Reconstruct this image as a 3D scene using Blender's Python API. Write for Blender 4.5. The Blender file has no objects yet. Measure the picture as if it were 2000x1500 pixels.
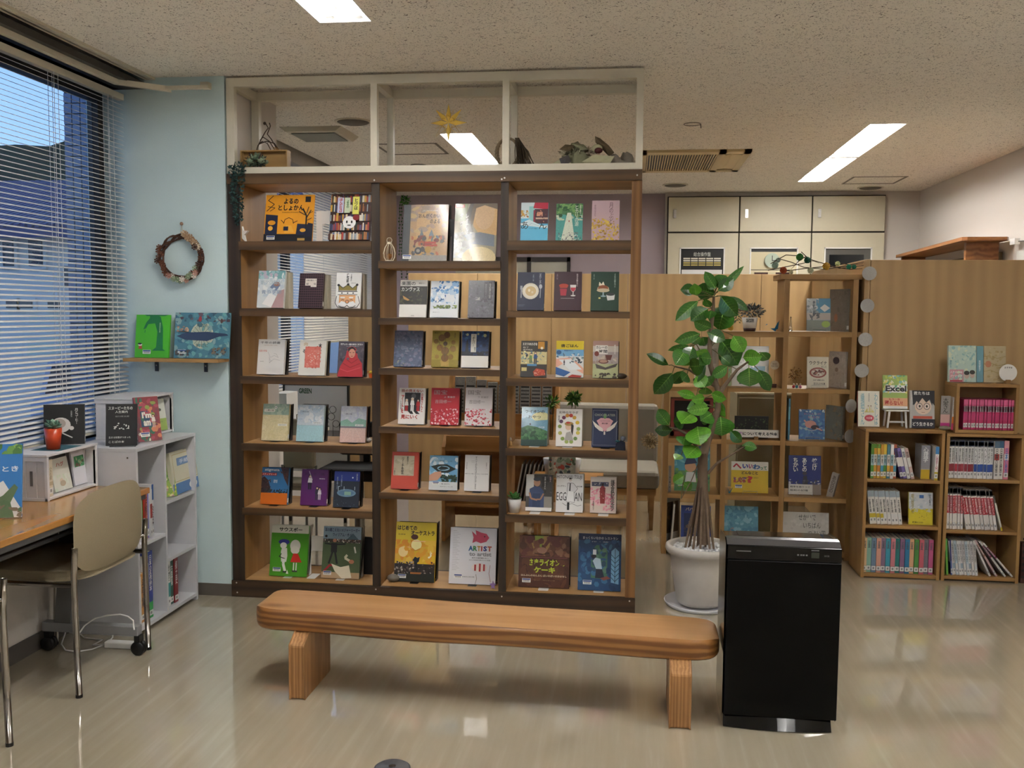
import bpy, math, random
import numpy as np
from mathutils import Vector, Matrix
C = bpy.context.scene.collection
R = random.Random(7)
pi = math.pi
# ---------------------------------------------------------------- camera (room axes: X right, Y away, Z up)
FPX = 1850.0; CH = 1.45
PITCH = math.atan(141/FPX); ROLL = .0078; YAW = math.atan(234/FPX)
_cy, _sy, _cp, _sp = math.cos(YAW), math.sin(YAW), math.cos(PITCH), math.sin(PITCH)
FW = Vector((-_sy*_cp, _cy*_cp, -_sp)); RT = Vector((_cy, _sy, 0)); UPV = RT.cross(FW)
CR = RT*math.cos(ROLL)+UPV*math.sin(ROLL); CU = UPV*math.cos(ROLL)-RT*math.sin(ROLL)
EYE = Vector((0, 0, CH))
def P(px, py, x=None, y=None, z=None):
    """measured photo pixel -> point on a known room plane"""
    d = FW+CR*((px-1000)/FPX)-CU*((py-750)/FPX)
    t = x/d.x if x is not None else y/d.y if y is not None else (z-CH)/d.z
    return EYE+d*t
cam = bpy.data.cameras.new('camera'); cam.sensor_width = 36; cam.lens = FPX/2000*36; cam.clip_start = .05; cam.clip_end = 400
co = bpy.data.objects.new('camera', cam); C.objects.link(co)
co.matrix_world = Matrix(((CR.x, CU.x, -FW.x, 0), (CR.y, CU.y, -FW.y, 0), (CR.z, CU.z, -FW.z, CH), (0, 0, 0, 1)))
bpy.context.scene.camera = co
vs = bpy.context.scene.view_settings
vs.view_transform = 'Standard'; vs.look = 'None'; vs.gamma = 1; vs.use_curve_mapping = False; vs.exposure = 1.78
# ---------------------------------------------------------------- world: clear dusk sky
w = bpy.data.worlds.new('dusk_sky'); bpy.context.scene.world = w; w.use_nodes = True
nt = w.node_tree; bg = nt.nodes['Background']
tc = nt.nodes.new('ShaderNodeTexCoord'); sx = nt.nodes.new('ShaderNodeSeparateXYZ'); rp = nt.nodes.new('ShaderNodeValToRGB')
nt.links.new(tc.outputs['Generated'], sx.inputs[0]); nt.links.new(sx.outputs['Z'], rp.inputs[0]); nt.links.new(rp.outputs[0], bg.inputs['Color'])
rp.color_ramp.elements[0].position = 0; rp.color_ramp.elements[0].color = (.30, .50, .86, 1)
rp.color_ramp.elements[1].position = .7; rp.color_ramp.elements[1].color = (.12, .24, .55, 1)
bg.inputs['Strength'].default_value = .55
# ---------------------------------------------------------------- helpers
def lin(c):
    if isinstance(c, str): c = [int(c[i:i+2], 16)/255 for i in (0, 2, 4)]
    return tuple(v/12.92 if v <= .04045 else ((v+.055)/1.055)**2.4 for v in c[:3])+(1,)
_mats = {}
def mat(name, col, rough=.5, metal=0, coat=0, noise=0, nscale=30, spec=.5, bump=0, emis=0, trans=0):
    if name in _mats: return _mats[name]
    m = bpy.data.materials.new(name); m.use_nodes = True; t = m.node_tree; b = t.nodes['Principled BSDF']
    b.inputs['Base Color'].default_value = lin(col); b.inputs['Roughness'].default_value = rough; b.inputs['Metallic'].default_value = metal
    b.inputs['Coat Weight'].default_value = coat; b.inputs['Coat Roughness'].default_value = .12; b.inputs['Specular IOR Level'].default_value = spec
    if emis: b.inputs['Emission Color'].default_value = lin(col); b.inputs['Emission Strength'].default_value = emis
    if trans: b.inputs['Transmission Weight'].default_value = trans
    if noise or bump:
        tcn = t.nodes.new('ShaderNodeTexCoord'); n = t.nodes.new('ShaderNodeTexNoise'); n.inputs['Scale'].default_value = nscale; n.inputs['Detail'].default_value = 3
        t.links.new(tcn.outputs['Object'], n.inputs['Vector'])
        if noise:
            mx = t.nodes.new('ShaderNodeMix'); mx.data_type = 'RGBA'
            a = lin(col); mx.inputs[6].default_value = tuple(v*(1-noise) for v in a[:3])+(1,); mx.inputs[7].default_value = tuple(min(1, v*(1+noise)) for v in a[:3])+(1,)
            t.links.new(n.outputs[0], mx.inputs[0]); t.links.new(mx.outputs[2], b.inputs['Base Color'])
        if bump:
            bp = t.nodes.new('ShaderNodeBump'); bp.inputs['Strength'].default_value = bump; bp.inputs['Distance'].default_value = .002
            t.links.new(n.outputs[0], bp.inputs['Height']); t.links.new(bp.outputs[0], b.inputs['Normal'])
    _mats[name] = m; return m
def wood(name, c1, c2, axis='x', rough=.5, scale=1.0, rings=.5, coat=0, knots=False):
    """procedural wood, grain running along axis"""
    m = bpy.data.materials.new(name); m.use_nodes = True; t = m.node_tree; b = t.nodes['Principled BSDF']; N = t.nodes.new; L = t.links.new
    tcn = N('ShaderNodeTexCoord'); mp = N('ShaderNodeMapping'); s = [22*scale]*3; s['xyz'.index(axis)] = 1.3*scale; mp.inputs['Scale'].default_value = s
    L(tcn.outputs['Object'], mp.inputs['Vector'])
    n1 = N('ShaderNodeTexNoise'); n1.inputs['Scale'].default_value = 1; n1.inputs['Detail'].default_value = 5; n1.inputs['Distortion'].default_value = .6; L(mp.outputs[0], n1.inputs['Vector'])
    wv = N('ShaderNodeTexWave'); wv.bands_direction = 'Z' if axis != 'z' else 'X'; wv.inputs['Scale'].default_value = .35; wv.inputs['Distortion'].default_value = 6; wv.inputs['Detail'].default_value = 3; wv.inputs['Detail Scale'].default_value = 1.2
    L(mp.outputs[0], wv.inputs['Vector'])
    mx = N('ShaderNodeMix'); mx.data_type = 'FLOAT'; mx.inputs[0].default_value = rings; L(n1.outputs[0], mx.inputs[2]); L(wv.outputs[0], mx.inputs[3])
    cr = N('ShaderNodeValToRGB'); cr.color_ramp.elements[0].position = .25; cr.color_ramp.elements[0].color = lin(c1); cr.color_ramp.elements[1].position = .75; cr.color_ramp.elements[1].color = lin(c2)
    L(mx.outputs[0], cr.inputs[0]); out = cr.outputs[0]
    if knots:
        mk = N('ShaderNodeMapping'); k = [7.]*3; k['xyz'.index(axis)] = 2.6; mk.inputs['Scale'].default_value = k; L(tcn.outputs['Object'], mk.inputs['Vector'])
        vo = N('ShaderNodeTexVoronoi'); vo.inputs['Scale'].default_value = 1; L(mk.outputs[0], vo.inputs['Vector'])
        kr = N('ShaderNodeValToRGB'); kr.color_ramp.elements[0].position = .04; kr.color_ramp.elements[0].color = (.35, .25, .2, 1); kr.color_ramp.elements[1].position = .22; kr.color_ramp.elements[1].color = (1, 1, 1, 1)
        L(vo.outputs['Distance'], kr.inputs[0]); mm = N('ShaderNodeMix'); mm.data_type = 'RGBA'; mm.blend_type = 'MULTIPLY'; mm.inputs[0].default_value = .8; L(out, mm.inputs[6]); L(kr.outputs[0], mm.inputs[7]); out = mm.outputs[2]
    L(out, b.inputs['Base Color']); b.inputs['Roughness'].default_value = rough; b.inputs['Coat Weight'].default_value = coat; b.inputs['Coat Roughness'].default_value = .15
    bp = N('ShaderNodeBump'); bp.inputs['Strength'].default_value = .15; bp.inputs['Distance'].default_value = .002; L(mx.outputs[0], bp.inputs['Height']); L(bp.outputs[0], b.inputs['Normal'])
    return m
def print_mat(name, rough, coat, mottle=0, scale=60):
    m = bpy.data.materials.new(name); m.use_nodes = True; t = m.node_tree; b = t.nodes['Principled BSDF']
    a = t.nodes.new('ShaderNodeAttribute'); a.attribute_name = 'ink'; out = a.outputs['Color']
    if mottle:
        tcn = t.nodes.new('ShaderNodeTexCoord'); n = t.nodes.new('ShaderNodeTexNoise'); n.inputs['Scale'].default_value = scale; n.inputs['Detail'].default_value = 4; n.inputs['Distortion'].default_value = 1
        t.links.new(tcn.outputs['Object'], n.inputs['Vector'])
        r = t.nodes.new('ShaderNodeMapRange'); r.inputs[1].default_value = .3; r.inputs[2].default_value = .7; r.inputs[3].default_value = 1-mottle; r.inputs[4].default_value = 1+mottle*.6
        t.links.new(n.outputs[0], r.inputs[0]); mx = t.nodes.new('ShaderNodeMix'); mx.data_type = 'RGBA'; mx.blend_type = 'MULTIPLY'; mx.inputs[0].default_value = 1
        t.links.new(out, mx.inputs[6]); t.links.new(r.outputs[0], mx.inputs[7]); out = mx.outputs[2]
    t.links.new(out, b.inputs['Base Color']); b.inputs['Roughness'].default_value = rough; b.inputs['Coat Weight'].default_value = coat; b.inputs['Coat Roughness'].default_value = .08
    return m
INK = print_mat('printed_paper', .45, .25); PAINT = print_mat('painted_print', .45, .3, .16, 170); MATTE = print_mat('matte_colour', .8, 0, .12, 90)
class MB:
    """mesh builder"""
    def __init__(s): s.v = []; s.f = []; s.c = []; s.M = Matrix.Identity(4)
    def vs(s, pts):
        n = len(s.v); s.v += [tuple(s.M @ Vector(p)) for p in pts]; return n
    def face(s, idx, col=None): s.f.append(tuple(idx)); s.c.append(col)
    def poly(s, pts, col=None):
        n = s.vs(pts); s.face(range(n, n+len(pts)), col); return s
    def box(s, x0, y0, z0, x1, y1, z1, col=None):
        n = s.vs([(x, y, z) for z in (z0, z1) for y in (y0, y1) for x in (x0, x1)])
        for q in ((0, 2, 3, 1), (4, 5, 7, 6), (0, 1, 5, 4), (2, 6, 7, 3), (0, 4, 6, 2), (1, 3, 7, 5)): s.face([n+i for i in q], col)
        return s
    def prism(s, pts, axis, a, b, col=None):
        """2D outline extruded along axis"""
        k = {'x': lambda u, v, w: (w, u, v), 'y': lambda u, v, w: (u, w, v), 'z': lambda u, v, w: (u, v, w)}[axis]
        n = s.vs([k(u, v, a) for u, v in pts]+[k(u, v, b) for u, v in pts]); m = len(pts)
        s.face(range(n, n+m), col); s.face(range(n+2*m-1, n+m-1, -1), col)
        for i in range(m): s.face((n+i, n+(i+1) % m, n+m+(i+1) % m, n+m+i), col)
        return s
    def lathe(s, prof, cx=0, cy=0, seg=24, col=None, sx=1, sy=1):
        n = s.vs([(cx+r*sx*math.cos(2*pi*i/seg), cy+r*sy*math.sin(2*pi*i/seg), z) for r, z in prof for i in range(seg)])
        for j in range(len(prof)-1):
            for i in range(seg):
                k = (i+1) % seg; s.face((n+j*seg+i, n+j*seg+k, n+(j+1)*seg+k, n+(j+1)*seg+i), col)
        if prof[0][0] > 1e-5: s.face([n+i for i in range(seg)][::-1], col)
        if prof[-1][0] > 1e-5: s.face([n+(len(prof)-1)*seg+i for i in range(seg)], col)
        return s
    def tube(s, pts, r, seg=8, col=None, closed=False):
        pts = [Vector(p) for p in pts]; m = len(pts); rr = r if isinstance(r, (list, tuple)) else [r]*m; rings = []
        up = None
        for i, p in enumerate(pts):
            d = (pts[(i+1) % m]-pts[i-1]) if (closed or 0 < i < m-1) else (pts[1]-pts[0] if i == 0 else pts[-1]-pts[-2])
            d.normalize()
            if up is None: up = Vector((0, 0, 1)) if abs(d.z) < .9 else Vector((1, 0, 0))
            a = d.cross(up)
            if a.length < 1e-4: a = d.orthogonal()
            a.normalize(); b = d.cross(a); up = -b if False else up
            rings.append(s.vs([p+a*rr[i]*math.cos(2*pi*k/seg)+b*rr[i]*math.sin(2*pi*k/seg) for k in range(seg)]))
        for i in range(m if closed else m-1):
            n, q = rings[i], rings[(i+1) % m]
            for k in range(seg): s.face((n+k, n+(k+1) % seg, q+(k+1) % seg, q+k), col)
        if not closed:
            s.face([rings[0]+k for k in range(seg)], col); s.face([rings[-1]+k for k in range(seg)][::-1], col)
        return s
    def ball(s, c, r, seg=10, rings=7, col=None, sc=(1, 1, 1)):
        n0 = s.vs([(c[0]+r*sc[0]*math.sin(pi*j/rings)*math.cos(2*pi*i/seg), c[1]+r*sc[1]*math.sin(pi*j/rings)*math.sin(2*pi*i/seg), c[2]+r*sc[2]*math.cos(pi*j/rings)) for j in range(1, rings) for i in range(seg)])
        t = s.vs([(c[0], c[1], c[2]+r*sc[2]), (c[0], c[1], c[2]-r*sc[2])])
        for i in range(seg):
            k = (i+1) % seg; s.face((t, n0+i, n0+k), col); s.face((t+1, n0+(rings-2)*seg+k, n0+(rings-2)*seg+i), col)
            for j in range(rings-2): s.face((n0+j*seg+i, n0+(j+1)*seg+i, n0+(j+1)*seg+k, n0+j*seg+k), col)
        return s
    def build(s, name, m, parent=None, smooth=False, bev=0, kind=None, label=None):
        me = bpy.data.meshes.new(name); me.from_pydata(s.v, [], s.f); me.validate(); me.materials.append(m)
        if any(c is not None for c in s.c) and len(me.polygons) == len(s.f):
            at = me.attributes.new('ink', 'FLOAT_COLOR', 'CORNER'); arr = np.ones((len(me.loops), 4), np.float32); ck = {}
            for p, c in zip(me.polygons, s.c):
                if c not in ck: ck[c] = lin(c or 'ffffff')
                arr[p.loop_start:p.loop_start+p.loop_total] = ck[c]
            at.data.foreach_set('color', arr.ravel())
        if smooth: me.polygons.foreach_set('use_smooth', [True]*len(me.polygons))
        o = bpy.data.objects.new(name, me); C.objects.link(o)
        if smooth == 'auto':
            for e in []: pass
        if parent is not None:
            o.parent = parent
            if parent.get('_w'): o.matrix_parent_inverse = Matrix.Translation(-parent.location)
        if bev:
            b = o.modifiers.new('edge', 'BEVEL'); b.width = bev; b.segments = 2; b.limit_method = 'ANGLE'; b.angle_limit = .7
        if kind: o['kind'] = kind
        if label: o['label'] = label
        return o
def thing(name, label, cat, loc=(0, 0, 0), rot=(0, 0, 0), group=None, world=True):
    """Empty at the base of a thing; world=True: its parts are built in room coordinates"""
    o = bpy.data.objects.new(name, None); C.objects.link(o); o.location = loc; o.rotation_euler = rot; o.empty_display_size = .05
    o['label'] = label; o['category'] = cat
    if group: o['group'] = group
    if world: o['_w'] = 1
    return o
def tag(o, label, cat, group=None):
    o['label'] = label; o['category'] = cat
    if group: o['group'] = group
    return o
def sub(o, name, mb, m, **k):
    """sub-part of part o (same coordinates as o)"""
    c = mb.build(name, m, **k); c.parent = o; return c
_tx = {}
def text_shape(s, bold=0):
    k = (s, bold)
    if k not in _tx:
        c = bpy.data.curves.new('lettering', 'FONT'); c.body = s; c.resolution_u = 2; c.align_x = 'CENTER'; c.offset = bold
        if '\n' in s: c.space_line = .85
        o = bpy.data.objects.new('lettering', c); C.objects.link(o)
        me = bpy.data.meshes.new_from_object(o.evaluated_get(bpy.context.evaluated_depsgraph_get()))
        v = np.zeros(len(me.vertices)*3); me.vertices.foreach_get('co', v); v = v.reshape(-1, 3)[:, :2]
        if len(v):
            lo, hi = v.min(0), v.max(0); v = (v-lo)/np.maximum(hi-lo, 1e-6)
        _tx[k] = (v, [tuple(p.vertices) for p in me.polygons])
        bpy.data.objects.remove(o); bpy.data.curves.remove(c); bpy.data.meshes.remove(me)
    return _tx[k]
def vert(s): return '\n'.join(s.replace('ー', '｜'))
def stamp_text(mb, s, f, x0, y0, x1, y1, col, bold=0):
    """text fitted in the box; f maps (u, v top-down 0..1) to 3D"""
    v, fs = text_shape(s, bold); n = mb.vs([f(x0+(x1-x0)*a, y1+(y0-y1)*b) for a, b in v])
    for q in fs: mb.face([n+i for i in q], col)
def draw(spec, W, H, seed=0):
    """flat print in cover coordinates (0..1, v from the top) on the plane y=0 facing -y; returns (picture, lettering)"""
    cl = lambda q: min(max(q, 0), 1); pic, let = MB(), MB(); k = [0]; rr = random.Random(seed)
    def nxt(): k[0] += 1; return -.0003-.00012*k[0]
    for it in spec:
        t = it[0]; yy = nxt(); f = lambda u, v, yy=yy: ((u-.5)*W, yy, (1-v)*H)
        if t == 'r': _, a, b, c, d, col = it; pic.poly([f(a, d), f(c, d), f(c, b), f(a, b)], col)
        elif t == 'e': _, a, b, c, d, col = it; pic.poly([f(cl(a+c*math.cos(2*pi*i/18)), cl(b-d*math.sin(2*pi*i/18))) for i in range(18)], col)
        elif t == 'p': _, pts, col = it; pic.poly([f(*q) for q in pts], col)
        elif t == 'l':
            _, pts, wd, col = it
            for (a, b), (c, d) in zip(pts, pts[1:]):
                dx, dy = (c-a)*W, (d-b)*H; l = math.hypot(dx, dy) or 1; ox, oy = -dy/l*wd*W/2/W, dx/l*wd*W/2/H
                pic.poly([f(a+ox, b+oy), f(c+ox, d+oy), f(c-ox, d-oy), f(a-ox, b-oy)], col)
        elif t == 't': stamp_text(let, it[1], f, *it[2:6], it[6], it[7] if len(it) > 7 else .012)
        elif t == 'v': stamp_text(let, vert(it[1]), f, *it[2:6], it[6], it[7] if len(it) > 7 else .012)
        elif t == 'n':       # loose dabs of colour
            _, a, b, c, d, cols, cnt, sz = it
            for i in range(cnt):
                u, v = rr.uniform(a, c), rr.uniform(b, d); s1, s2 = sz*rr.uniform(.4, 1.3), sz*rr.uniform(.3, 1); th = rr.uniform(0, pi); q = []
                for j in range(6):
                    an = j*pi/3; x, y = s1*math.cos(an), s2*math.sin(an); uu, vv = u+x*math.cos(th)-y*math.sin(th), v+(x*math.sin(th)+y*math.cos(th))*W/H
                    q.append((min(max(uu, a), c), min(max(vv, b), d)))
                z = yy-.000004*i; pic.poly([((uu-.5)*W, z, (1-vv)*H) for uu, vv in q][::-1], rr.choice(cols))
        elif t == 'f':       # small standing figure
            _, cx, top, h, hair, body, leg = it; w_ = h*.16*H/W
            pic.poly([f(cx-w_, top+h*.55), f(cx+w_, top+h*.55), f(cx+w_*.7, top+h*.22), f(cx-w_*.7, top+h*.22)], body)
            for sg in (-1, 1): pic.poly([f(cx+sg*w_*.1, top+h), f(cx+sg*w_*.7, top+h), f(cx+sg*w_*.7, top+h*.55), f(cx+sg*w_*.1, top+h*.55)][::sg], leg)
            pic.poly([f(cx+w_*.7*math.cos(i*pi/5), top+h*.12-h*.12*math.sin(i*pi/5)) for i in range(10)], hair)
            g = lambda u, v: ((u-.5)*W, yy-.00006, (1-v)*H)
            pic.poly([g(cx+w_*.45*math.cos(i*pi/4), top+h*.14-h*.07*math.sin(i*pi/4)) for i in range(8)], 'e8c8a8')
    return pic, let
PAGES = mat('page_edges', 'd8d0bc', .85, noise=.12, nscale=400); BLACKM = mat('black_metal', '0c0c0e', .4); WHITEM = mat('white_enamel', 'e4e2de', .35)
CLEAR = mat('clear_acrylic', 'eef4f4', .05, trans=.95)
def barcode(parent, u, v, W, H, s=1.0):
    w_, h_ = .042*s, .02*s; x, z = (u-.5)*W, (1-v)*H; b = MB(); y = -.0034
    b.poly([(x-w_/2, y, z-h_/2), (x+w_/2, y, z-h_/2), (x+w_/2, y, z+h_/2), (x-w_/2, y, z+h_/2)], 'eeeeea')
    b.poly([(x-w_*.46, y-.0002, z+h_*.12), (x+w_*.46, y-.0002, z+h_*.12), (x+w_*.46, y-.0002, z+h_*.42), (x-w_*.46, y-.0002, z+h_*.42)], '28488c')
    for i in range(9):
        a = x-w_*.36+i*w_*.085; b.poly([(a, y-.0002, z-h_*.32), (a+w_*.04, y-.0002, z-h_*.32), (a+w_*.04, y-.0002, z+h_*.06), (a, y-.0002, z+h_*.06)], '303030')
    b.build('barcode_label', INK, parent)
def book(loc, W, H, T, bgc, spec, label, lean=.21, rz=0., cat='book', spine='R', group=None, paint=0, bar=None, spinec=None, sticker=True, name='book', seed=None, dim=None):
    """face-out book: local x right, y back, z up; front cover at y=0"""
    o = thing(name, label, cat, loc, (-lean, 0, rz), group, world=False)
    o.rotation_mode = 'XYZ'
    o.location.z += T*math.sin(lean)+.0006
    c = MB(); t = .0022; sp = spinec or bgc
    c.box(-W/2, 0, 0, W/2, t, H, bgc); c.box(-W/2, T-t, 0, W/2, T, H, sp)
    xs = W/2-t if spine == 'R' else -W/2; c.box(xs, t, 0, xs+t, T-t, H, sp)
    c.build('cover', PAINT if paint else INK, o)
    g = MB(); a = (-W/2+.003, W/2-t) if spine == 'R' else (-W/2+t, W/2-.003)
    g.box(a[0], t, .003, a[1], T-t, H-.003); g.build('pages', PAGES, o)
    pic, let = draw(spec, W, H, seed if seed is not None else len(label)*7+int(abs(loc[0])*1000))
    if pic.v: pic.build('cover_print', PAINT if paint else INK, o)
    if let.v: let.build('title', INK, o)
    if bar: barcode(o, bar[0], bar[1], W, H, bar[2] if len(bar) > 2 else 1)
    if sticker:
        s = MB(); q = W/2+.0004 if spine == 'R' else -W/2-.0004
        pts = [(q, t, .012), (q, T-t, .012), (q, T-t, .034), (q, t, .034)]
        s.poly(pts if spine == 'R' else pts[::-1], 'e8e8e4'); s.build('spine_sticker', INK, o)
    return o
# ---------------------------------------------------------------- room shell
XW, YS, ZC = -2.487, 4.5, 2.585      # window wall, shelf front, ceiling
def ceiling_mat():
    m = bpy.data.materials.new('ceiling_board'); m.use_nodes = True; t = m.node_tree; b = t.nodes['Principled BSDF']; N = t.nodes.new; L = t.links.new
    tcn = N('ShaderNodeTexCoord'); n = N('ShaderNodeTexNoise'); n.inputs['Scale'].default_value = 62; n.inputs['Detail'].default_value = 2; n.inputs['Distortion'].default_value = 2.5; L(tcn.outputs['Object'], n.inputs['Vector'])
    r = N('ShaderNodeValToRGB'); r.color_ramp.elements[0].position = .33; r.color_ramp.elements[0].color = lin('6c6054'); r.color_ramp.elements[1].position = .41; r.color_ramp.elements[1].color = lin('efe8dc')
    L(n.outputs[0], r.inputs[0]); L(r.outputs[0], b.inputs['Base Color']); b.inputs['Roughness'].default_value = .95
    bp = N('ShaderNodeBump'); bp.inputs['Strength'].default_value = .5; bp.inputs['Distance'].default_value = .003; L(n.outputs[0], bp.inputs['Height']); L(bp.outputs[0], b.inputs['Normal'])
    return m
def floor_mat():
    m = bpy.data.materials.new('vinyl_floor'); m.use_nodes = True; t = m.node_tree; b = t.nodes['Principled BSDF']; N = t.nodes.new; L = t.links.new
    tcn = N('ShaderNodeTexCoord'); mp = N('ShaderNodeMapping'); mp.inputs['Scale'].default_value = (30, 1.6, 1); L(tcn.outputs['Object'], mp.inputs[0])
    n = N('ShaderNodeTexNoise'); n.inputs['Scale'].default_value = 1; n.inputs['Detail'].default_value = 4; L(mp.outputs[0], n.inputs['Vector'])
    r = N('ShaderNodeValToRGB'); e = r.color_ramp.elements; e[0].position = .3; e[0].color = lin('aca18a'); e[1].position = .55; e[1].color = lin('b1a690'); x = e.new(.78); x.color = lin('bcb29d')
    L(n.outputs[0], r.inputs[0])
    n2 = N('ShaderNodeTexNoise'); n2.inputs['Scale'].default_value = 1.6; n2.inputs['Detail'].default_value = 3; L(tcn.outputs['Object'], n2.inputs['Vector'])
    mx = N('ShaderNodeMix'); mx.data_type = 'RGBA'; mx.blend_type = 'MULTIPLY'; mx.inputs[0].default_value = .5
    r2 = N('ShaderNodeMapRange'); r2.inputs[1].default_value = .3; r2.inputs[2].default_value = .7; r2.inputs[3].default_value = .9; r2.inputs[4].default_value = 1.05; L(n2.outputs[0], r2.inputs[0])
    L(r.outputs[0], mx.inputs[6]); L(r2.outputs[0], mx.inputs[7]); L(mx.outputs[2], b.inputs['Base Color'])
    b.inputs['Roughness'].default_value = .22; b.inputs['Specular IOR Level'].default_value = .5
    r3 = N('ShaderNodeMapRange'); r3.inputs[3].default_value = .03; r3.inputs[4].default_value = .09; b.inputs['IOR'].default_value = 1.6; L(n2.outputs[0], r3.inputs[0]); L(r3.outputs[0], b.inputs['Roughness'])
    b.inputs['Coat Weight'].default_value = 1; b.inputs['Coat Roughness'].default_value = .025; b.inputs['Coat IOR'].default_value = 1.62
    return m
def struct(name, mb, m, parent=None, **k):
    o = mb.build(name, m, parent, **k)
    if parent is None: o['kind'] = 'structure'
    return o
WALLP = mat('wallpaper', 'cfc8c0', .9, noise=.04, nscale=250, bump=.3); MINT = mat('mint_wallpaper', 'c6dadc', .9, noise=.05, nscale=220, bump=.4)
MAUVE = mat('mauve_wallpaper', 'a89aa0', .85, noise=.04, nscale=200, bump=.2); BASEB = mat('grey_vinyl_skirting', '5c5650', .5)
DARKF = mat('dark_bronze_frame', '3a342e', .5); TRIMW = mat('cream_trim', 'cfc6b2', .6)
struct('floor', MB().box(-2.7, -3.2, -.05, 2.9, 9.6, 0), floor_mat())
FIX = [(-1.25, -1.035, 2.47, 3.72), (-1.25, -1.035, 6.06, 7.46), (-1.25, -1.035, -.9, .5), (1.385, 1.6, 5.98, 7.2), (1.385, 1.6, 7.24, 8.5), (1.385, 1.6, 2.2, 3.45), (1.385, 1.6, -.9, .5)]
xs = sorted({-2.38, -1.25, -1.035, 1.385, 1.6, 2.65}); ys = sorted({-3.2, 9.4}|{v for f in FIX for v in f[2:]})
cb = MB()
for a, b_ in zip(xs, xs[1:]):
    for c, d in zip(ys, ys[1:]):
        if not any(f[0]-.01 < (a+b_)/2 < f[1]+.01 and f[2] < (c+d)/2 < f[3] for f in FIX): cb.poly([(a, c, ZC), (a, d, ZC), (b_, d, ZC), (b_, c, ZC)])
struct('ceiling', cb, ceiling_mat())
struct('ceiling_slab', MB().box(-2.8, -3.2, 2.74, 2.8, 9.6, 2.8), mat('slab', '4a443c', .9))
struct('trim_1', MB().box(-2.40, -3.2, ZC-.012, -2.375, 4.5, ZC+.13).box(-2.385, -3.2, ZC-.012, -2.35, 4.5, ZC), TRIMW)
struct('wall_right', MB().box(2.6, -3.2, 0, 2.75, 9.4, 2.74), WALLP)
struct('wall_behind', MB().box(-2.8, -3.35, 0, 2.75, -3.2, 2.74), WALLP)
bw = struct('wall_back', MB().box(.29, 9.2, 0, 2.75, 9.35, 2.74).box(-2.8, 9.3, 2.0, .29, 9.35, 2.74), WALLP)
struct('wall_back_mauve', MB().box(-2.6, 9.25, 0, .29, 9.3, 2.74), MAUVE)
struct('wall_left', MB().box(-2.72, -3.2, 0, XW, 4.5, .80).box(-2.72, 5.17, 0, XW, 9.3, .80).box(-2.72, -3.2, 2.53, XW-.05, 4.5, 2.74).box(-2.72, 5.17, 2.53, XW, 9.3, 2.74), WALLP)
struct('wall_pillar', MB().box(-2.72, YS, 0, -1.996, 5.17, 2.74), MINT)
struct('wall_pillar_side', MB().box(-1.9955, YS+.03, 0, -1.992, 5.17, 2.74), WALLP)
struct('baseboard_front', MB().box(-2.487, YS-.006, 0, -1.992, YS, .062), BASEB)
struct('baseboard_left', MB().box(XW, -3.2, 0, XW+.006, 4.49, .075), BASEB)
struct('baseboard_right', MB().box(2.594, -3.2, 0, 2.6, 9.2, .075), BASEB)
struct('trim_2', MB().box(-2.60, -3.2, .80, -2.44, 4.499, .825), mat('sill_grey', 'a8a8a6', .5))
for n, (ya, yb) in enumerate(((-3.1, 4.49), (5.18, 9.2))):
    wn = thing('window_%d' % (n+1), 'aluminium framed window', 'window', (-2.65, ya, .82)); del wn['category'], wn['label']; wn['kind'] = 'structure'
    f = MB(); X0, X1 = -2.68, -2.62
    f.box(X0, ya, .80, X1, yb, .86).box(X0, ya, 2.47, X1, yb, 2.54).box(X0, ya, .86, X1, ya+.05, 2.47).box(X0, yb-.05, .86, X1, yb, 2.47)
    for q in ((1.2, 3.0) if n == 0 else (7.0,)): f.box(X0, q, .86, X1, q+.06, 2.47)
    f.build('window_frame', DARKF, wn)
    MB().box(-2.655, ya+.05, .86, -2.65, yb-.05, 2.47).build('pane', mat('window_glass', 'f4f8fa', .0, trans=1), wn)
struct('trim_3', MB().box(-2.60, -3.2, 2.53, -2.40, 4.499, 2.56), DARKF)
# blinds
SLAT = mat('cream_blind_slat', 'eae4d8', .4)
def blind(label, ya, yb, za, zb, tilt, cords):
    o = thing('venetian_blind', label, 'blind', (-2.5, (ya+yb)/2, za), group=None)
    step = .0215; n = int((zb-za)/step); hw = .0125
    s = MB(); c, si = math.cos(tilt), math.sin(tilt)
    pr = [(-hw, 0), (0, .0018), (hw, 0), (hw, -.0006), (0, .0010), (-hw, -.0006)]
    s.prism([(u*c-v*si, u*si+v*c) for u, v in pr], 'y', 0, yb-ya)
    me = None
    for i in range(n):
        if me is None: q = s.build('slat', SLAT, o); me = q.data
        else: q = bpy.data.objects.new('slat', me); C.objects.link(q); q.parent = o; q.matrix_parent_inverse = Matrix.Translation(-o.location)
        q.location = (-2.515, ya, za+.02+i*step)
    MB().box(-2.53, ya, zb, -2.50, yb, zb+.03).build('head_rail', TRIMW, o)
    MB().box(-2.527, ya, za, -2.503, yb, za+.012).build('bottom_rail', TRIMW, o)
    for y in cords: MB().box(-2.530, y, za, -2.528, y+.0015, zb).box(-2.502, y, za, -2.500, y+.0015, zb).build('ladder_cord', WHITEM, o)
blind('cream venetian blind hanging beside the desk', 2.0, 4.47, .86, 2.47, -.34, (2.6, 3.45, 3.90, 3.93, 4.33, 4.37))
blind('cream venetian blind with open slats behind the mint pillar', 5.2, 7.02, .86, 2.47, -.34, (5.6, 6.4, 6.85))
blind('cream venetian blind with closed slats farthest along the window wall', 7.06, 9.15, 1.18, 2.47, -1.0, (7.5, 8.2, 8.9))
r = thing('curtain_rail', 'cream rail above the blinds bending round to the pillar', 'rail', (-2.44, 3.5, 2.5))
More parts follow.
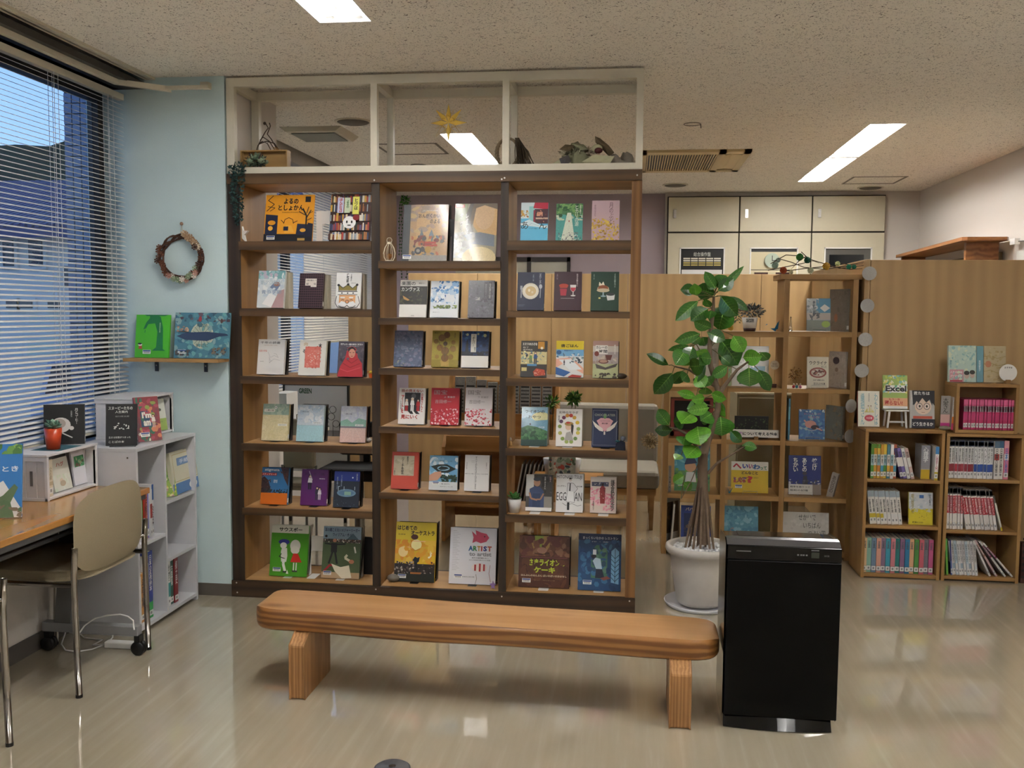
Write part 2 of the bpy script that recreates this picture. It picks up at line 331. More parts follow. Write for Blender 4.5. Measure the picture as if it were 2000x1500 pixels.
MB().prism([(-.012, -.015), (.012, -.015), (.012, .015), (-.012, .015)], 'x', 0, 0).build('rail_end', TRIMW, r) if 0 else None
MB().box(-2.452, 1.5, 2.507, -2.428, 4.30, 2.532).prism([(-2.452, 4.30), (-2.428, 4.30), (-2.25, 4.46), (-2.26, 4.485)], 'z', 2.507, 2.532).build('rail', TRIMW, r)
MB().box(-2.27, 4.44, 2.515, -2.05, 4.47, 2.53).box(-2.10, 4.46, 2.52, -2.06, 4.4995, 2.55).build('bracket', TRIMW, r)
# outdoors
def outdoor():
    g = struct('ground', MB().box(-70, -10, -.6, -2.9, 90, -.5), mat('asphalt', '55585c', .9, noise=.1, nscale=3))
    h = MB(); n = 40; pts = []
    rr = random.Random(3)
    for i in range(n+1):
        x = -75+i*2.4; pts.append((x, P(0, 242, y=60).z+1.5*math.sin(i*.35)+rr.uniform(-.35, .35)))
    h.prism([(-75, -1)]+pts+[(21, -1)], 'y', 60, 75)
    struct('hill', h, mat('wooded_hill', '10281c', .95, noise=.5, nscale=.8))
    # neighbouring house
    yh = 15.; a, b_, zt, zr = P(-250, 440, y=yh), P(560, 440, y=yh), P(60, 445, y=yh).z, P(60, 400, y=yh+3).z
    o = thing('house', 'white rendered house with a blue tiled roof outside the window', 'house', ((a.x+b_.x)/2, yh, -.5))
    HW = mat('white_render', 'd0ccc4', .9)
    MB().box(a.x, yh, -.5, b_.x, yh+7, zt).build('wall', HW, o)
    rf = MB().prism([(yh-.5, zt-.05), (yh+3.5, zr+.5), (yh+7.5, zt-.05), (yh+7.5, zt-.2), (yh+3.5, zr+.35), (yh-.5, zt-.2)], 'x', a.x-.4, b_.x+.4)
    ro = rf.build('roof', mat('blue_roof_tiles', '2c3a66', .7), o)
    k = MB()
    for i in range(60): k.prism([(yh-.5, zt-.04), (yh+3.5, zr+.51), (yh+3.5, zr+.56), (yh-.5, zt+.02)], 'x', a.x+i*(b_.x-a.x)/60, a.x+i*(b_.x-a.x)/60+.07)
    kk = k.build('roof_ribs', mat('blue_roof_tiles', '2c3a66', .7), ro, kind='stuff'); 
    GL = mat('dark_house_glass', '1a2030', .1)
    for (x0, y0, x1, y1) in ((10, 470, 32, 520), (60, 470, 88, 520), (17, 588, 38, 602), (42, 588, 68, 602), (98, 588, 121, 602), (130, 520, 150, 560)):
        p, q = P(x0, y0, y=yh), P(x1, y1, y=yh)
        f = MB().box(p.x-.05, yh-.06, q.z-.05, q.x+.05, yh-.001, p.z+.05).build('window', HW, o)
        sub(f, 'pane', MB().box(p.x, yh-.08, q.z, q.x, yh-.062, p.z), GL)
    # tiled column of the building, just outside the glass
    y0 = 5.35; xa, xb = P(125, 300, y=y0).x, P(190, 300, y=y0).x
    t = thing('tiled_column', 'tiled outer column of the building beyond the glass', 'column', ((xa+xb)/2, y0, -.5))
    MB().box(xa, y0+.012, -.5, xb+.3, y0+.4, 3.4).build('core', mat('dark_mortar', '15171c', .9), t)
    TM = mat('lilac_grey_tile', '70768c', .35, noise=.08, nscale=15); wt = (xb-xa)/4; ht = .062; me = None
    for i in range(4):
        for j in range(36):
            z = .62+j*ht
            if me is None: q = MB().box(0, 0, 0, wt-.006, .012, ht-.006).build('tile', TM, t, bev=0); me = q.data
            else: q = bpy.data.objects.new('tile', me); C.objects.link(q); q.parent = t; q.matrix_parent_inverse = Matrix.Translation(-t.location)
            q.location = (xa+i*wt+.003, y0, z)
    cm = MB(); cy0 = 11.
    p0, p1 = P(60, 640, y=cy0), P(215, 640, y=cy0); L_ = p1.x-p0.x
    c = thing('parked_car', 'pale car parked in front of the white house', 'car', (p0.x+L_/2, cy0, -.5))
    body = [(0, 0.35), (0, .75), (.12*L_, .85), (.24*L_, 1.28), (.62*L_, 1.32), (.78*L_, .9), (.98*L_, .78), (L_, .35)]
    MB().prism([(p0.x+u, v-.5) for u, v in body], 'y', cy0, cy0+1.6).build('body', mat('pale_car_paint', '9aa4bc', .3), c, bev=.04)
    MB().prism([(p0.x+u, v-.5) for u, v in ((.16*L_, .88), (.26*L_, 1.24), (.6*L_, 1.27), (.72*L_, .9))], 'y', cy0-.01, cy0+1.61).build('window', GL, c)
    for u in (.2, .8):
        wv = MB(); wv.M = Matrix.Translation((p0.x+u*L_, cy0+.02, -.18)) @ Matrix.Rotation(pi/2, 4, 'X'); wv.lathe([(.3, 0), (.32, .05), (.32, .2), (.3, .22)], seg=20); wv.build('wheel', BLACKM, c)
outdoor()
# ---------------------------------------------------------------- ceiling lights and fittings
TUBE = mat('glowing_tube', 'fbfaf8', .4, emis=22); REFL = mat('white_reflector', 'f2f0ec', .4)
LAB = {0: 'recessed twin-tube ceiling light at the top edge of the picture', 1: 'recessed twin-tube ceiling light behind the white frame', 2: 'recessed twin-tube ceiling light behind the camera on the window side',
       3: 'nearer of two end-to-end recessed ceiling lights on the right', 4: 'farther of two end-to-end recessed ceiling lights by the cupboards', 5: 'recessed twin-tube ceiling light over the reading area', 6: 'recessed twin-tube ceiling light behind the camera on the right'}
for i, (xa, xb, ya, yb) in enumerate(FIX):
    o = thing('ceiling_light', LAB[i], 'light', ((xa+xb)/2, (ya+yb)/2, ZC)); xm = (xa+xb)/2
    hs = MB(); z1 = ZC+.075
    hs.prism([(xa, ZC-.002), (xa, z1), (xb, z1), (xb, ZC-.002), (xb-.004, ZC-.002), (xb-.05, z1-.01), (xm, ZC+.035), (xa+.05, z1-.01), (xa+.004, ZC-.002)], 'y', ya, yb)
    hs.box(xa, ya, ZC-.002, xb, ya+.006, z1).box(xa, yb-.006, ZC-.002, xb, yb, z1)
    hs.build('housing', REFL, o)
    for sgn in (-1, 1):
        t = MB(); cx = xm+sgn*.055; t.tube([(cx, ya+.05, ZC+.03), (cx, yb-.05, ZC+.03)], .014, 8); t.build('tube', TUBE, o, smooth=True)
        MB().box(cx-.018, ya+.006, ZC+.012, cx+.018, ya+.04, ZC+.06).box(cx-.018, yb-.04, ZC+.012, cx+.018, yb-.006, ZC+.06).build('socket', REFL, o)
# ceiling fittings
a, b_ = P(1255, 295, z=ZC), P(1440, 330, z=ZC)
ac = thing('ceiling_air_conditioner', 'beige cassette air conditioner with a slatted grille in the ceiling', 'air conditioner', ((a.x+b_.x)/2, 7.3, ZC))
ACM = mat('yellowed_plastic', 'd2bc90', .6); x0, x1, y0, y1 = .03, .80, 6.8, 7.76
MB().box(x0, y0, ZC-.018, x1, y0+.11, ZC).box(x0, y1-.09, ZC-.018, x1, y1, ZC).box(x0, y0, ZC-.018, x0+.05, y1, ZC).box(x1-.22, y0, ZC-.018, x1-.17, y1, ZC).box(x1-.05, y0, ZC-.018, x1, y1, ZC).build('panel', ACM, ac)
MB().box(x0+.05, y0+.11, ZC-.004, x1-.05, y1-.09, ZC-.001).build('opening', BLACKM, ac)
me = None
for i in range(27):
    if me is None: q = MB().box(0, y0+.11, ZC-.016, .008, y1-.09, ZC-.004).build('slat', ACM, ac); me = q.data
    else: q = bpy.data.objects.new('slat', me); C.objects.link(q); q.parent = ac; q.matrix_parent_inverse = Matrix.Translation(-ac.location)
    q.location = (x0+.055+i*.0186, 0, 0)
MB().prism([(x1-.17, ZC-.017), (x1-.12, ZC-.006), (x1-.05, ZC-.017), (x1-.12, ZC-.012)], 'y', y0+.15, y1-.15).build('air_flap', ACM, ac)
SPKM = mat('grey_speaker_mesh', '6e675c', .8, noise=.2, nscale=300)
for px, py, lb in ((1319, 361, 'round ceiling speaker beside the air conditioner'), (1700, 366, 'round ceiling speaker near the right wall'), (690, 237, 'round ceiling speaker seen through the left pane of the white frame')):
    p = P(px, py, z=ZC); o = thing('ceiling_speaker', lb, 'speaker', (p.x, p.y, ZC))
    MB().lathe([(.0, ZC-.012), (.085, ZC-.012), (.10, ZC-.004), (.10, ZC)], p.x, p.y, 28).build('grille', SPKM, o, smooth=True)
    MB().lathe([(.10, ZC-.006), (.112, ZC-.006), (.112, ZC), (.10, ZC)], p.x, p.y, 28).build('rim', TRIMW, o)
for px, py, lb, wx, wy, m2 in ((1707, 352, 'square access hatch in the ceiling by the right wall', .44, .44, 'fr'), (805, 291, 'square access hatch seen through the middle pane of the white frame', .44, .44, 'fr')):
    p = P(px, py, z=ZC); o = thing('ceiling_hatch', lb, 'hatch', (p.x, p.y, ZC)); f = MB(); t = .018
    f.box(p.x-wx/2, p.y-wy/2, ZC-.003, p.x+wx/2, p.y-wy/2+t, ZC).box(p.x-wx/2, p.y+wy/2-t, ZC-.003, p.x+wx/2, p.y+wy/2, ZC).box(p.x-wx/2, p.y-wy/2, ZC-.003, p.x-wx/2+t, p.y+wy/2, ZC).box(p.x+wx/2-t, p.y-wy/2, ZC-.003, p.x+wx/2, p.y+wy/2, ZC)
    f.build('frame', mat('hatch_frame', '7c7264', .6), o)
p = P(625, 258, z=ZC); o = thing('ceiling_vent', 'square grey-green ventilation grille behind the white frame', 'vent', (p.x, p.y, ZC))
MB().prism([(p.x-.2, ZC), (p.x+.2, ZC), (p.x+.16, ZC-.03), (p.x-.16, ZC-.03)], 'y', p.y-.19, p.y+.19).build('frame', TRIMW, o)
MB().box(p.x-.14, p.y-.14, ZC-.036, p.x+.14, p.y+.14, ZC-.03).build('grille', mat('vent_grey', '7f8078', .7), o)
p = P(817, 322, z=ZC); o = thing('smoke_detector', 'small round smoke detector above the middle bay', 'detector', (p.x, p.y, ZC))
MB().lathe([(.0, ZC-.045), (.04, ZC-.042), (.06, ZC-.01), (.06, ZC)], p.x, p.y, 20).build('body', mat('detector_grey', '8a8378', .6), o, smooth=True)
p = P(1352, 241, z=ZC); o = thing('ceiling_hook_ring', 'small wire ring left hanging flat on the ceiling', 'ring', (p.x, p.y, ZC))
MB().tube([(p.x+.05*math.cos(i*pi/8), p.y+.05*math.sin(i*pi/8), ZC-.005) for i in range(16)], .002, 5, closed=True).build('wire', mat('dark_wire', '5a5044', .6), o)
MB().tube([(p.x+.05, p.y, ZC-.005), (p.x+.052, p.y, ZC-.03)], .0025, 5).build('hook', BLACKM, o)
p = P(766, 1500, z=0); o = thing('floor_outlet_cover', 'round dark grey outlet cover set in the floor at the bottom edge', 'cover', (p.x, p.y, 0))
MB().lathe([(.0, .006), (.05, .006), (.058, .001), (.058, 0)], p.x, p.y, 32).build('lid', mat('outlet_grey', '5c5c60', .4), o, smooth=True); MB().lathe([(0, .008), (.012, .007), (.012, .006)], p.x, p.y, 12).build('screw', mat('steel', 'a0a0a0', .3, 1), o)
# ---------------------------------------------------------------- back wall cupboards
CUP = mat('cream_cupboard_door', 'c4bca4', .45, noise=.03, nscale=40); GAP = mat('shadow_gap', '2c261e', .9); STEEL = mat('steel', 'a0a0a0', .3, 1)
YB = 9.15
cab = thing('wall_cupboard', 'built-in cream cupboard wall with upper doors along the back', 'cupboard', (1.3, YB, 0))
MB().box(.31, YB+.003, 0, 2.285, 9.199, 2.545).build('carcass', GAP, cab)
cx = [.313, .974, 1.632, 1.96 if 0 else 2.285]
for i in range(3):
    d = MB().box(cx[i]+.006, YB-.018, 2.215, cx[i+1]-.006, YB+.002, 2.535).build('door', CUP, cab, bev=.003)
    hx = cx[i]+.05 if i < 3 else cx[i]; sub(d, 'latch', MB().box(hx, YB-.028, 2.34, hx+.028, YB-.0185, 2.42).box(hx+.008, YB-.032, 2.385, hx+.02, YB-.028, 2.41), mat('bright_steel', 'd8d8d8', .25, .8))
for i, (a, b_) in enumerate(((.442, .836), (1.089, 1.504), (1.762, 2.164))):
    d = MB(); d.box(cx[i]+.006, YB-.018, .02, a, YB+.002, 2.20).box(b_, YB-.018, .02, cx[i+1]-.006, YB+.002, 2.20).box(a, YB-.018, 2.055, b_, YB+.002, 2.20).box(a, YB-.018, .02, b_, YB+.002, 1.1)
    d.build('door', CUP, cab)
    fr = MB().box(a-.012, YB-.024, 1.1, a, YB-.0185, 2.067).box(b_, YB-.024, 1.1, b_+.012, YB-.0185, 2.067).box(a-.012, YB-.024, 2.055, b_+.012, YB-.0185, 2.067).build('window_trim', WHITEM, cab)
# equipment boards seen in the three openings
a, b_ = .442, .836
o = thing('indicator_board', 'dark fire alarm indicator board with rows of lamp labels', 'board', (.64, YB-.02, 1.1))
MB().box(a, YB-.012, 1.1, b_, YB-.002, 2.05).build('housing', BLACKM, o)
zt = P(1370, 503, y=YB).z; zb = P(1370, 520, y=YB).z
for r_ in range(4):
    for c_ in range(5):
        h = (zt-zb)/4; wd = (b_-a-.04)/5; MB().box(a+.02+c_*wd+.004, YB-.016, zb+r_*h+.004, a+.02+(c_+1)*wd-.004, YB-.0125, zb+(r_+1)*h-.004).build('lamp_label', mat('label_yellow', 'b8a45c', .5) if r_ < 2 else mat('label_white', 'd4d0c0', .5), o)
MB().box(a+.01, YB-.016, 1.2, b_-.01, YB-.0125, P(1370, 527, y=YB).z).build('notice_sheet', mat('white_sheet', 'd8d8d8', .6), o)
l = MB(); stamp_text(l, '総合操作盤', lambda u, v: (a+(b_-a)*u, YB-.0125, zt+.05-v*.04), .3, 0, .7, 1, 'c8c8c0'); l.build('title', INK, o)
a, b_ = 1.089, 1.504
o = thing('control_panel', 'cream control panel with two small dark windows', 'panel', (1.3, YB-.02, 1.1))
MB().box(a, YB-.012, 1.1, b_, YB-.002, P(1500, 492, y=YB).z).build('housing', mat('cream_panel', 'c8bd9c', .5), o)
MB().box(a, YB-.012, P(1500, 492, y=YB).z+.001, b_, YB-.002, 2.05).build('top_strip', BLACKM, o)
zc = P(1500, 528, y=YB).z
MB().box(a, YB-.0128, zc+.0, b_, YB-.0121, zc+.006).build('seam', BLACKM, o)
for q in (.08, .55): MB().box(a+q*(b_-a), YB-.016, zc-.06, a+(q+.3)*(b_-a), YB-.0125, zc-.02).build('display', mat('dark_red_window', '3a1410', .3), o)
pc = P(1510, 508, y=YB-.1)
o = thing('wall_clock', 'clear round wall clock hanging in front of the cream panel', 'clock', (pc.x, YB-.05, pc.z))
cl = MB(); cl.M = Matrix.Translation((pc.x, YB-.03, pc.z)) @ Matrix.Rotation(pi/2, 4, 'X'); cl.lathe([(.062, 0), (.068, 0), (.068, .01), (.062, .01)], seg=28); cl.build('rim', mat('pale_green_plastic', 'a8b4a4', .3), o)
cl = MB(); cl.M = Matrix.Translation((pc.x, YB-.03, pc.z)) @ Matrix.Rotation(pi/2, 4, 'X'); cl.lathe([(0, 0), (.062, 0), (.062, .006), (0, .006)], seg=28); cl.build('face', mat('pale_face', 'c4c8b8', .4), o)
MB().box(pc.x-.003, YB-.042, pc.z-.005, pc.x+.003, YB-.0395, pc.z+.045).box(pc.x-.003, YB-.042, pc.z-.003, pc.x+.03, YB-.0395, pc.z+.003).build('hand', BLACKM, o)
a, b_ = 1.762, 2.164
o = thing('equipment_window', 'dark glass equipment window with a light switch lever behind it', 'window panel', (1.96, YB-.02, 1.1))
MB().box(a, YB-.012, 1.1, b_, YB-.002, 2.05).build('housing', mat('grey_metal', '54524c', .4), o)
MB().box(a+.035, YB-.016, 1.1, b_-.06, YB-.0125, 2.0).build('pane', mat('dark_glass', '14181c', .05), o)
# framed notice boards on the mauve wall
p0, p1 = P(1008, 502, y=9.2), P(1113, 540, y=9.2)
o = thing('dark_framed_window', 'dark framed interior window with pale panes on the back wall', 'window', ((p0.x+p1.x)/2, 9.2, 1.3))
FR = MB(); zt = p0.z; FR.box(p0.x-.6, 9.2, zt-.045, p1.x, 9.249, zt).box(p1.x-.03, 9.2, 1.2, p1.x, 9.249, zt).box(P(1033, 520, y=9.2).x-.02, 9.2, 1.2, P(1033, 520, y=9.2).x+.02, 9.249, zt).build('frame', mat('dark_brown_frame', '2a211c', .5), o)
MB().box(p0.x-.6, 9.22, 1.2, p1.x-.03, 9.245, zt-.045).build('pane', mat('pale_glass', 'b8b4a4', .2), o)
# shelf on the right wall
WM = wood('shelf_cherry', '7a4a22', '9a6436', 'y', .4)
o = thing('wall_rack', 'brown wooden wall rack with rounded top board above the partition', 'rack', (2.4, 8, 1.76))
MB().prism([(2.25, 6.95), (2.28, 6.93), (2.54, 6.93), (2.56, 6.96), (2.595, 9.03), (2.36, 9.03)], 'z', 1.965, 1.99).build('top_board', WM, o)
MB().box(2.33, 7.10, 1.3, 2.36, 7.14, 1.964).box(2.36, 7.10, 1.3, 2.55, 7.13, 1.964).build('end_panel', WM, o); MB().box(2.38, 8.9, 1.3, 2.58, 8.93, 1.964).build('end_panel', WM, o)
MB().box(2.57, 7.14, 1.3, 2.59, 8.9, 1.9).build('back_panel', mat('olive_panel', '6a5c40', .6), o)
o = thing('white_panel_with_rail', 'white panel and thin black wire on the right wall', 'panel', (2.59, 6.6, 1.8))
z_ = P(1980, 500, x=2.58).z
MB().box(2.575, 5.7, 1.2, 2.595, 6.85, P(1980, 492, x=2.58).z).build('panel', mat('white_panel', 'd4d4cc', .4), o)
MB().tube([(2.565, 6.84, P(1912, 485, x=2.565).z), (2.565, 6.0, P(2000, 480, x=2.565).z)], .003, 6).build('wire', BLACKM, o)
MB().box(2.54, 6.80, P(1912, 485, x=2.56).z-.02, 2.574, 6.88, P(1912, 485, x=2.56).z+.02).build('clip', WHITEM, o)
# ---------------------------------------------------------------- partitions
OAKP = wood('oak_veneer_panel', 'ab8b5f', 'b79768', 'z', .5, .5, .35)
def partition(label, segs, top, name='low_partition'):
    o = thing(name, label, 'partition', (segs[0][0], segs[0][1], 0))
    for (x0, y0, x1, y1) in segs: MB().box(min(x0, x1), min(y0, y1), 0, max(x0, x1), max(y0, y1), top).build('panel', OAKP, o, bev=.003)
    return o
x0 = -1.75; sg = []
seams = [x0, -1.2, -.62, -.04, .52, 1.08 if 0 else .95, 1.33]
for a, b_ in zip(seams, seams[1:]): sg.append((a+.001, 7.3, b_-.001, 7.34))
partition('long low oak veneer partition standing across the room behind the open racks', sg, 1.745)
partition('oak veneer partition panel running back from the comic bookcases', [(1.315, 5.665, 1.345, 6.45), (1.315, 6.452, 1.345, 7.29)], 1.765)
partition('wide oak veneer partition directly behind the comic bookcases', [(1.347, 5.665, 2.58, 5.70)], 1.762)
partition('short brown partition board beside the windows behind the shelf', [(-2.144, 7.0, -1.8, 7.03)], 1.425, 'short_partition')
# ---------------------------------------------------------------- main open display shelf
DK = wood('dark_walnut_x', '2c1f12', '4a3420', 'x', .55, 1, .3); DKZ = wood('dark_walnut_z', '241a12', '3a2a1a', 'z', .55, 1, .3)
MD = wood('brown_oak_z', '6a4622', '8a6236', 'z', .55, 1.2, .4); LT = wood('light_board_x', '9a7448', 'b28a58', 'x', .55, .8, .35); LZ = wood('light_board_z', '86602f', 'a67c48', 'z', .55, .6, .35)
BEAM = wood('beam_walnut', '3a2815', '604526', 'x', .55, .7, .35)
YF, YR = 4.5, 4.84
sh = thing('display_shelf', 'tall dark-edged wooden display shelf with three bays of face-out books', 'bookshelf', (-.98, 4.67, 0))
PX = [(-1.985, -1.926), (-1.259, -1.221), (-.628, -.593), (-.013, .033)]
for i, (a, b_) in enumerate(PX):
    q = MB().box(a, YF+.008, .086, b_, YR, 2.062).build('side_board', LZ, sh)
    sub(q, 'front_edge', MB().box(a-.001, YF, .084, b_+.001, YF+.0075, 2.064), MD if i == 3 else DKZ)
BAYS = [(-1.926, -1.259, [(1.785, .038), (1.456, .034), (1.12, .033), (.783, .032), (.456, .030)]),
        (-1.221, -.628, [(1.69, .032), (1.415, .029), (1.17, .027), (.883, .027), (.556, .026)]),
        (-.593, -.013, [(1.787, .042), (1.454, .028), (1.131, .032), (.792, .030), (.468, .032)])]
for a, b_, zs in BAYS:
    for z, t in zs:
        q = MB().box(a+.0005, YF+.012, z-t, b_-.0005, YR, z).build('shelf', LT, sh); sub(q, 'front_edge', MB().box(a-.004, YF-.008, z-t-.003, b_+.0, YF+.011, z+.0005), BEAM)
MB().box(-1.985, YF-.012, 2.064, .033, YF+.01, 2.1135).build('top_beam', BEAM, sh)
MB().box(-1.985, YF+.011, 2.064, .033, YR, 2.08).build('top_board', LT, sh)
MB().box(-1.99, YF-.012, .002, .035, YF+.012, .084).box(-1.985, YR-.02, .002, .033, YR, .084).build('base_board', DK, sh)
MB().box(-1.985, YF+.013, .060, .033, YR-.021, .0845).build('floor_board', LT, sh)
SCR = mat('steel_screw', 'c8c4bc', .35, .6)
for px, py in ((462, 1138), (463.5, 1157), (731, 352), (980, 350), (985.5, 347.5), (1244.5, 342), (734, 1151), (980, 1165), (1229.5, 1174)):
    p = P(px, py, y=YF-.012); s = MB(); s.M = Matrix.Translation(p) @ Matrix.Rotation(pi/2, 4, 'X'); s.lathe([(.004, -.0004), (.004, .0008), (0, .0014)], seg=10); s.build('screw', SCR, sh)
# white open frame on top
WF = mat('white_painted_wood', 'd2cbb8', .45, noise=.03, nscale=60)
fr = thing('timber_lattice', 'open white painted timber frame on top of the display shelf', 'frame', (-.98, 4.67, 2.115))
zl, zt = 2.1145, 2.573; t = .036
for nm, y in (('front', YF-.005), ('rear', YR-.036)):
    MB().box(-1.985, y, zl, .033, y+t, zl+.03).build('bottom_rail', WF, fr)
    MB().box(-1.985, y, zt-.042, .033, y+t, zt).build('top_rail', WF, fr)
    for a, b_ in ((-1.985, -1.945), (-1.262, -1.23), (-.624, -.592), (.001, .033)): MB().box(a, y+.0005, zl+.03, b_, y+t-.0005, zt-.042).build('post', WF, fr)
for a in (-1.985, -1.262, -.624, .001): MB().box(a, YF+.032, zt-.042, a+.032, YR-.037, zt-.001).build('cross_rail', WF, fr)
for a in (-1.985, -1.262, -.624, .001): MB().box(a, YF+.032, zl, a+.032, YR-.037, zl+.03).build('cross_rail', WF, fr)
# ---------------------------------------------------------------- bench
BT = wood('bench_top_wood', 'b0814e', 'c6986a', 'x', .32, 1.0, .3, .25, True); BL = wood('bench_leg_wood', '94683a', 'ba8a58', 'z', .45, 3.2, .38)
bn = thing('wooden_bench', 'low solid wooden bench with slab legs and rounded ends', 'bench', (-.5, 3.45, 0))
xl, xr = P(507, 1212, y=3.48).x, .329
s = MB(); N = 44; rings = []
for i in range(N+1):
    u = .5-.5*math.cos(pi*i/N); x = xl+(xr-xl)*u; e = min(u, 1-u)*(xr-xl); k = math.sqrt(max(0, 1-(1-min(1, e/.11))**2)); ky = .50+.50*k; kz = .55+.45*math.sqrt(max(0, 1-(1-min(1, e/.045))**2))
    yf, yb, zt_, zb_ = 3.375-.075*u, 3.64-.07*u, .318-.018*u+.002*math.sin(u*9), .232-.006*u+.003*math.sin(u*13)
    ym = (yf+yb)/2+.025*(1-k); hy = (yb-yf)/2*ky; zm = (zt_+zb_)/2; hz = (zt_-zb_)/2*kz
    sec = [(-.955, 1), (-.992, .80), (-1.01, .45), (-1.02, 0), (-1.0, -.5), (-.96, -.82), (-.88, -1), (.84, -1), (.95, -.85), (1, 0), (.99, .85), (.95, 1)]
    rings.append(s.vs([(x, ym+a_*hy, zm+b_*hz) for a_, b_ in sec]))
K = 12
for n, q in zip(rings, rings[1:]):
    for j in range(K): s.face((n+j, n+(j+1) % K, q+(j+1) % K, q+j))
s.face([rings[0]+j for j in range(K)][::-1]); s.face([rings[-1]+j for j in range(K)])
so = s.build('seat', BT, bn, smooth=True)
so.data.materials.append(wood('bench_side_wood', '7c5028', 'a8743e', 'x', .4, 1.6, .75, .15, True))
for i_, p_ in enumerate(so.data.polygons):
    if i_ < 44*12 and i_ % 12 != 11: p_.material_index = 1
m_ = so.modifiers.new('edge', 'EDGE_SPLIT'); m_.split_angle = .42
for x0, x1, yf, yb, zch in ((-1.247, -1.187, 3.312, 3.60, .205), (.150, .226, 3.262, 3.53, .195)):
    l = MB(); r_ = .018
    prof = [(yf, 0), (yf, zch), (yf+.062, .236), (yb, .236), (yb, 0)]
    l.prism(prof, 'x', x0, x1); l.build('leg', BL, bn, bev=.008)
# ---------------------------------------------------------------- air purifier
pf = thing('air_purifier', 'tall glossy black air purifier standing at the right end of the bench', 'air purifier', (.53, 3.42, 0))
GB = mat('gloss_black', '040405', .1, spec=.35, coat=.15); SB = mat('satin_black', '050505', .3, spec=.15); GR = mat('grey_painted_glare', '6a6a6e', .22, .7)  # GR: glare along the sloping top, put into a grey metallic colour
x0, x1, yf, yb = .335, .724, 3.30, 3.53
MB().prism([(yf+.012, .045), (yf+.012, .650), (yf+.058, .666), (yb-.02, .652), (yb, .64), (yb, .045)], 'x', x0, x1-.003).build('body', GB, pf, bev=.006)
MB().box(x0+.006, yf-.002, .046, x1, yf+.011, .600).build('front_panel', SB, pf, bev=.003)
MB().box(x0+.006, yf+.0, .602, x1, yf+.011, .651).build('control_panel', GB, pf, bev=.002)
MB().prism([(yf+.002, .652), (yf+.035, .667), (yf+.060, .670), (yf+.012, .6505)], 'x', x0+.004, x1-.002).build('sloping_top', GR, pf)
MB().box(x0+.05, yf+.075, .6655, x1-.05, yb-.08, .668).build('top_grille', GB, pf)
b_ = MB(); n = 12
r1 = b_.vs([(x0+.005+(x1-x0-.02)*i/n, yf+.002-.018*math.sin(pi*i/n), .003) for i in range(n+1)]+[(x1-.015, yb-.01, .003), (x0+.005, yb-.01, .003)]); r2 = b_.vs([(x0+.005+(x1-x0-.02)*i/n, yf+.026-.018*math.sin(pi*i/n), .044) for i in range(n+1)]+[(x1-.015, yb-.01, .044), (x0+.005, yb-.01, .044)]); [b_.face((r1+i, r1+(i+1) % (n+3), r2+(i+1) % (n+3), r2+i)) for i in range(n+3)]; b_.face([r1+i for i in range(n+3)][::-1]); b_.face([r2+i for i in range(n+3)]); b_.build('base', GB, pf, smooth=False)
d = MB().box(.622, yf-.0035, .616, .648, yf-.0002, .636).build('display', mat('dark_lcd', '3c4038', .2), pf)
l = MB()
for s_, a, c, d_, e in (('■ ■■ ■', .575, .622, .61, .627), ('加湿', .665, .621, .682, .627), ('━━━', .622, .640, .648, .644), ('━━━━━', .37, .629, .42, .633)):
    stamp_text(l, s_, lambda u, v: (u, yf-.0004, v), a, c, d_, e, '707070')
l.build('lettering', INK, pf)
# ---------------------------------------------------------------- potted tree
pt = thing('potted_rubber_tree', 'tall potted tree with big glossy green leaves in a round stone-grey pot', 'tree', (.355, 4.72, 0))
PC = (.357, 4.715)
MB().lathe([(0, .012), (.108, .012), (.118, .03), (.145, .2), (.152, .262), (.168, .268), (.176, .285), (.174, .302), (.160, .308), (.148, .300), (.142, .27), (0, .27)], *PC, 40).build('pot', mat('stone_glaze', 'bdb8b0', .55, noise=.12, nscale=14, bump=.1), pt, smooth=True)
MB().lathe([(0, .0005), (.165, .0005), (.178, .022), (.174, .022), (.162, .005), (0, .005)], *PC, 40).build('saucer', mat('white_plastic_saucer', 'd8d8dc', .2), pt, smooth=True)
peb = MB(); rr = random.Random(5)
for i in range(230):
    a, q = rr.uniform(0, 2*pi), .138*math.sqrt(rr.random()); r_ = rr.uniform(.008, .013)
    peb.ball((PC[0]+q*math.cos(a), PC[1]+q*math.sin(a), .278+rr.uniform(0, .012)), r_, 6, 4, sc=(1, rr.uniform(.7, 1.1), .75))
peb.build('pebbles', mat('white_pebble', 'e0e0e0', .5), pt, smooth=True, kind='stuff')
BARK = mat('grey_brown_bark', '6c5a48', .8, noise=.3, nscale=40, bump=.5); YT = 4.70
def pp(px, py, dy=0): return P(px, py, y=YT+dy)
tr = MB()
tr.tube([pp(1375, 1062), pp(1374, 1010), pp(1373, 960), pp(1372, 920), pp(1373, 885)], [.03, .028, .026, .026, .024], 10)
for dx, b0 in ((-34, 0), (-26, .03), (-18, -.03), (-10, .03), (-4, -.04), (6, .03), (14, -.03), (22, 0)):
    tr.tube([pp(1372+dx, 1072, b0*1.3), pp(1372+dx*.75, 1030, b0), pp(1373+dx*.45, 985, b0*.7), pp(1373+dx*.25, 940, b0*.4)], [.006, .0075, .009, .006], 6)
tr.build('trunk', BARK, pt, smooth=True)
def limb(pts, r, dy=0): MB().tube([pp(x, y, dy*i) for i, (x, y) in enumerate(pts)], r, 8).build('branch', BARK, pt, smooth=True)
limb([(1373, 890), (1380, 865), (1392, 835), (1402, 800), (1404, 770), (1396, 742), (1388, 715), (1386, 680), (1389, 640), (1393, 605), (1394, 580)], [.024, .02, .017, .015, .014, .013, .013, .012, .010, .009, .006])
limb([(1372, 900), (1362, 875), (1345, 850), (1322, 838), (1308, 835)], [.014, .01, .007, .005, .003], -.02)
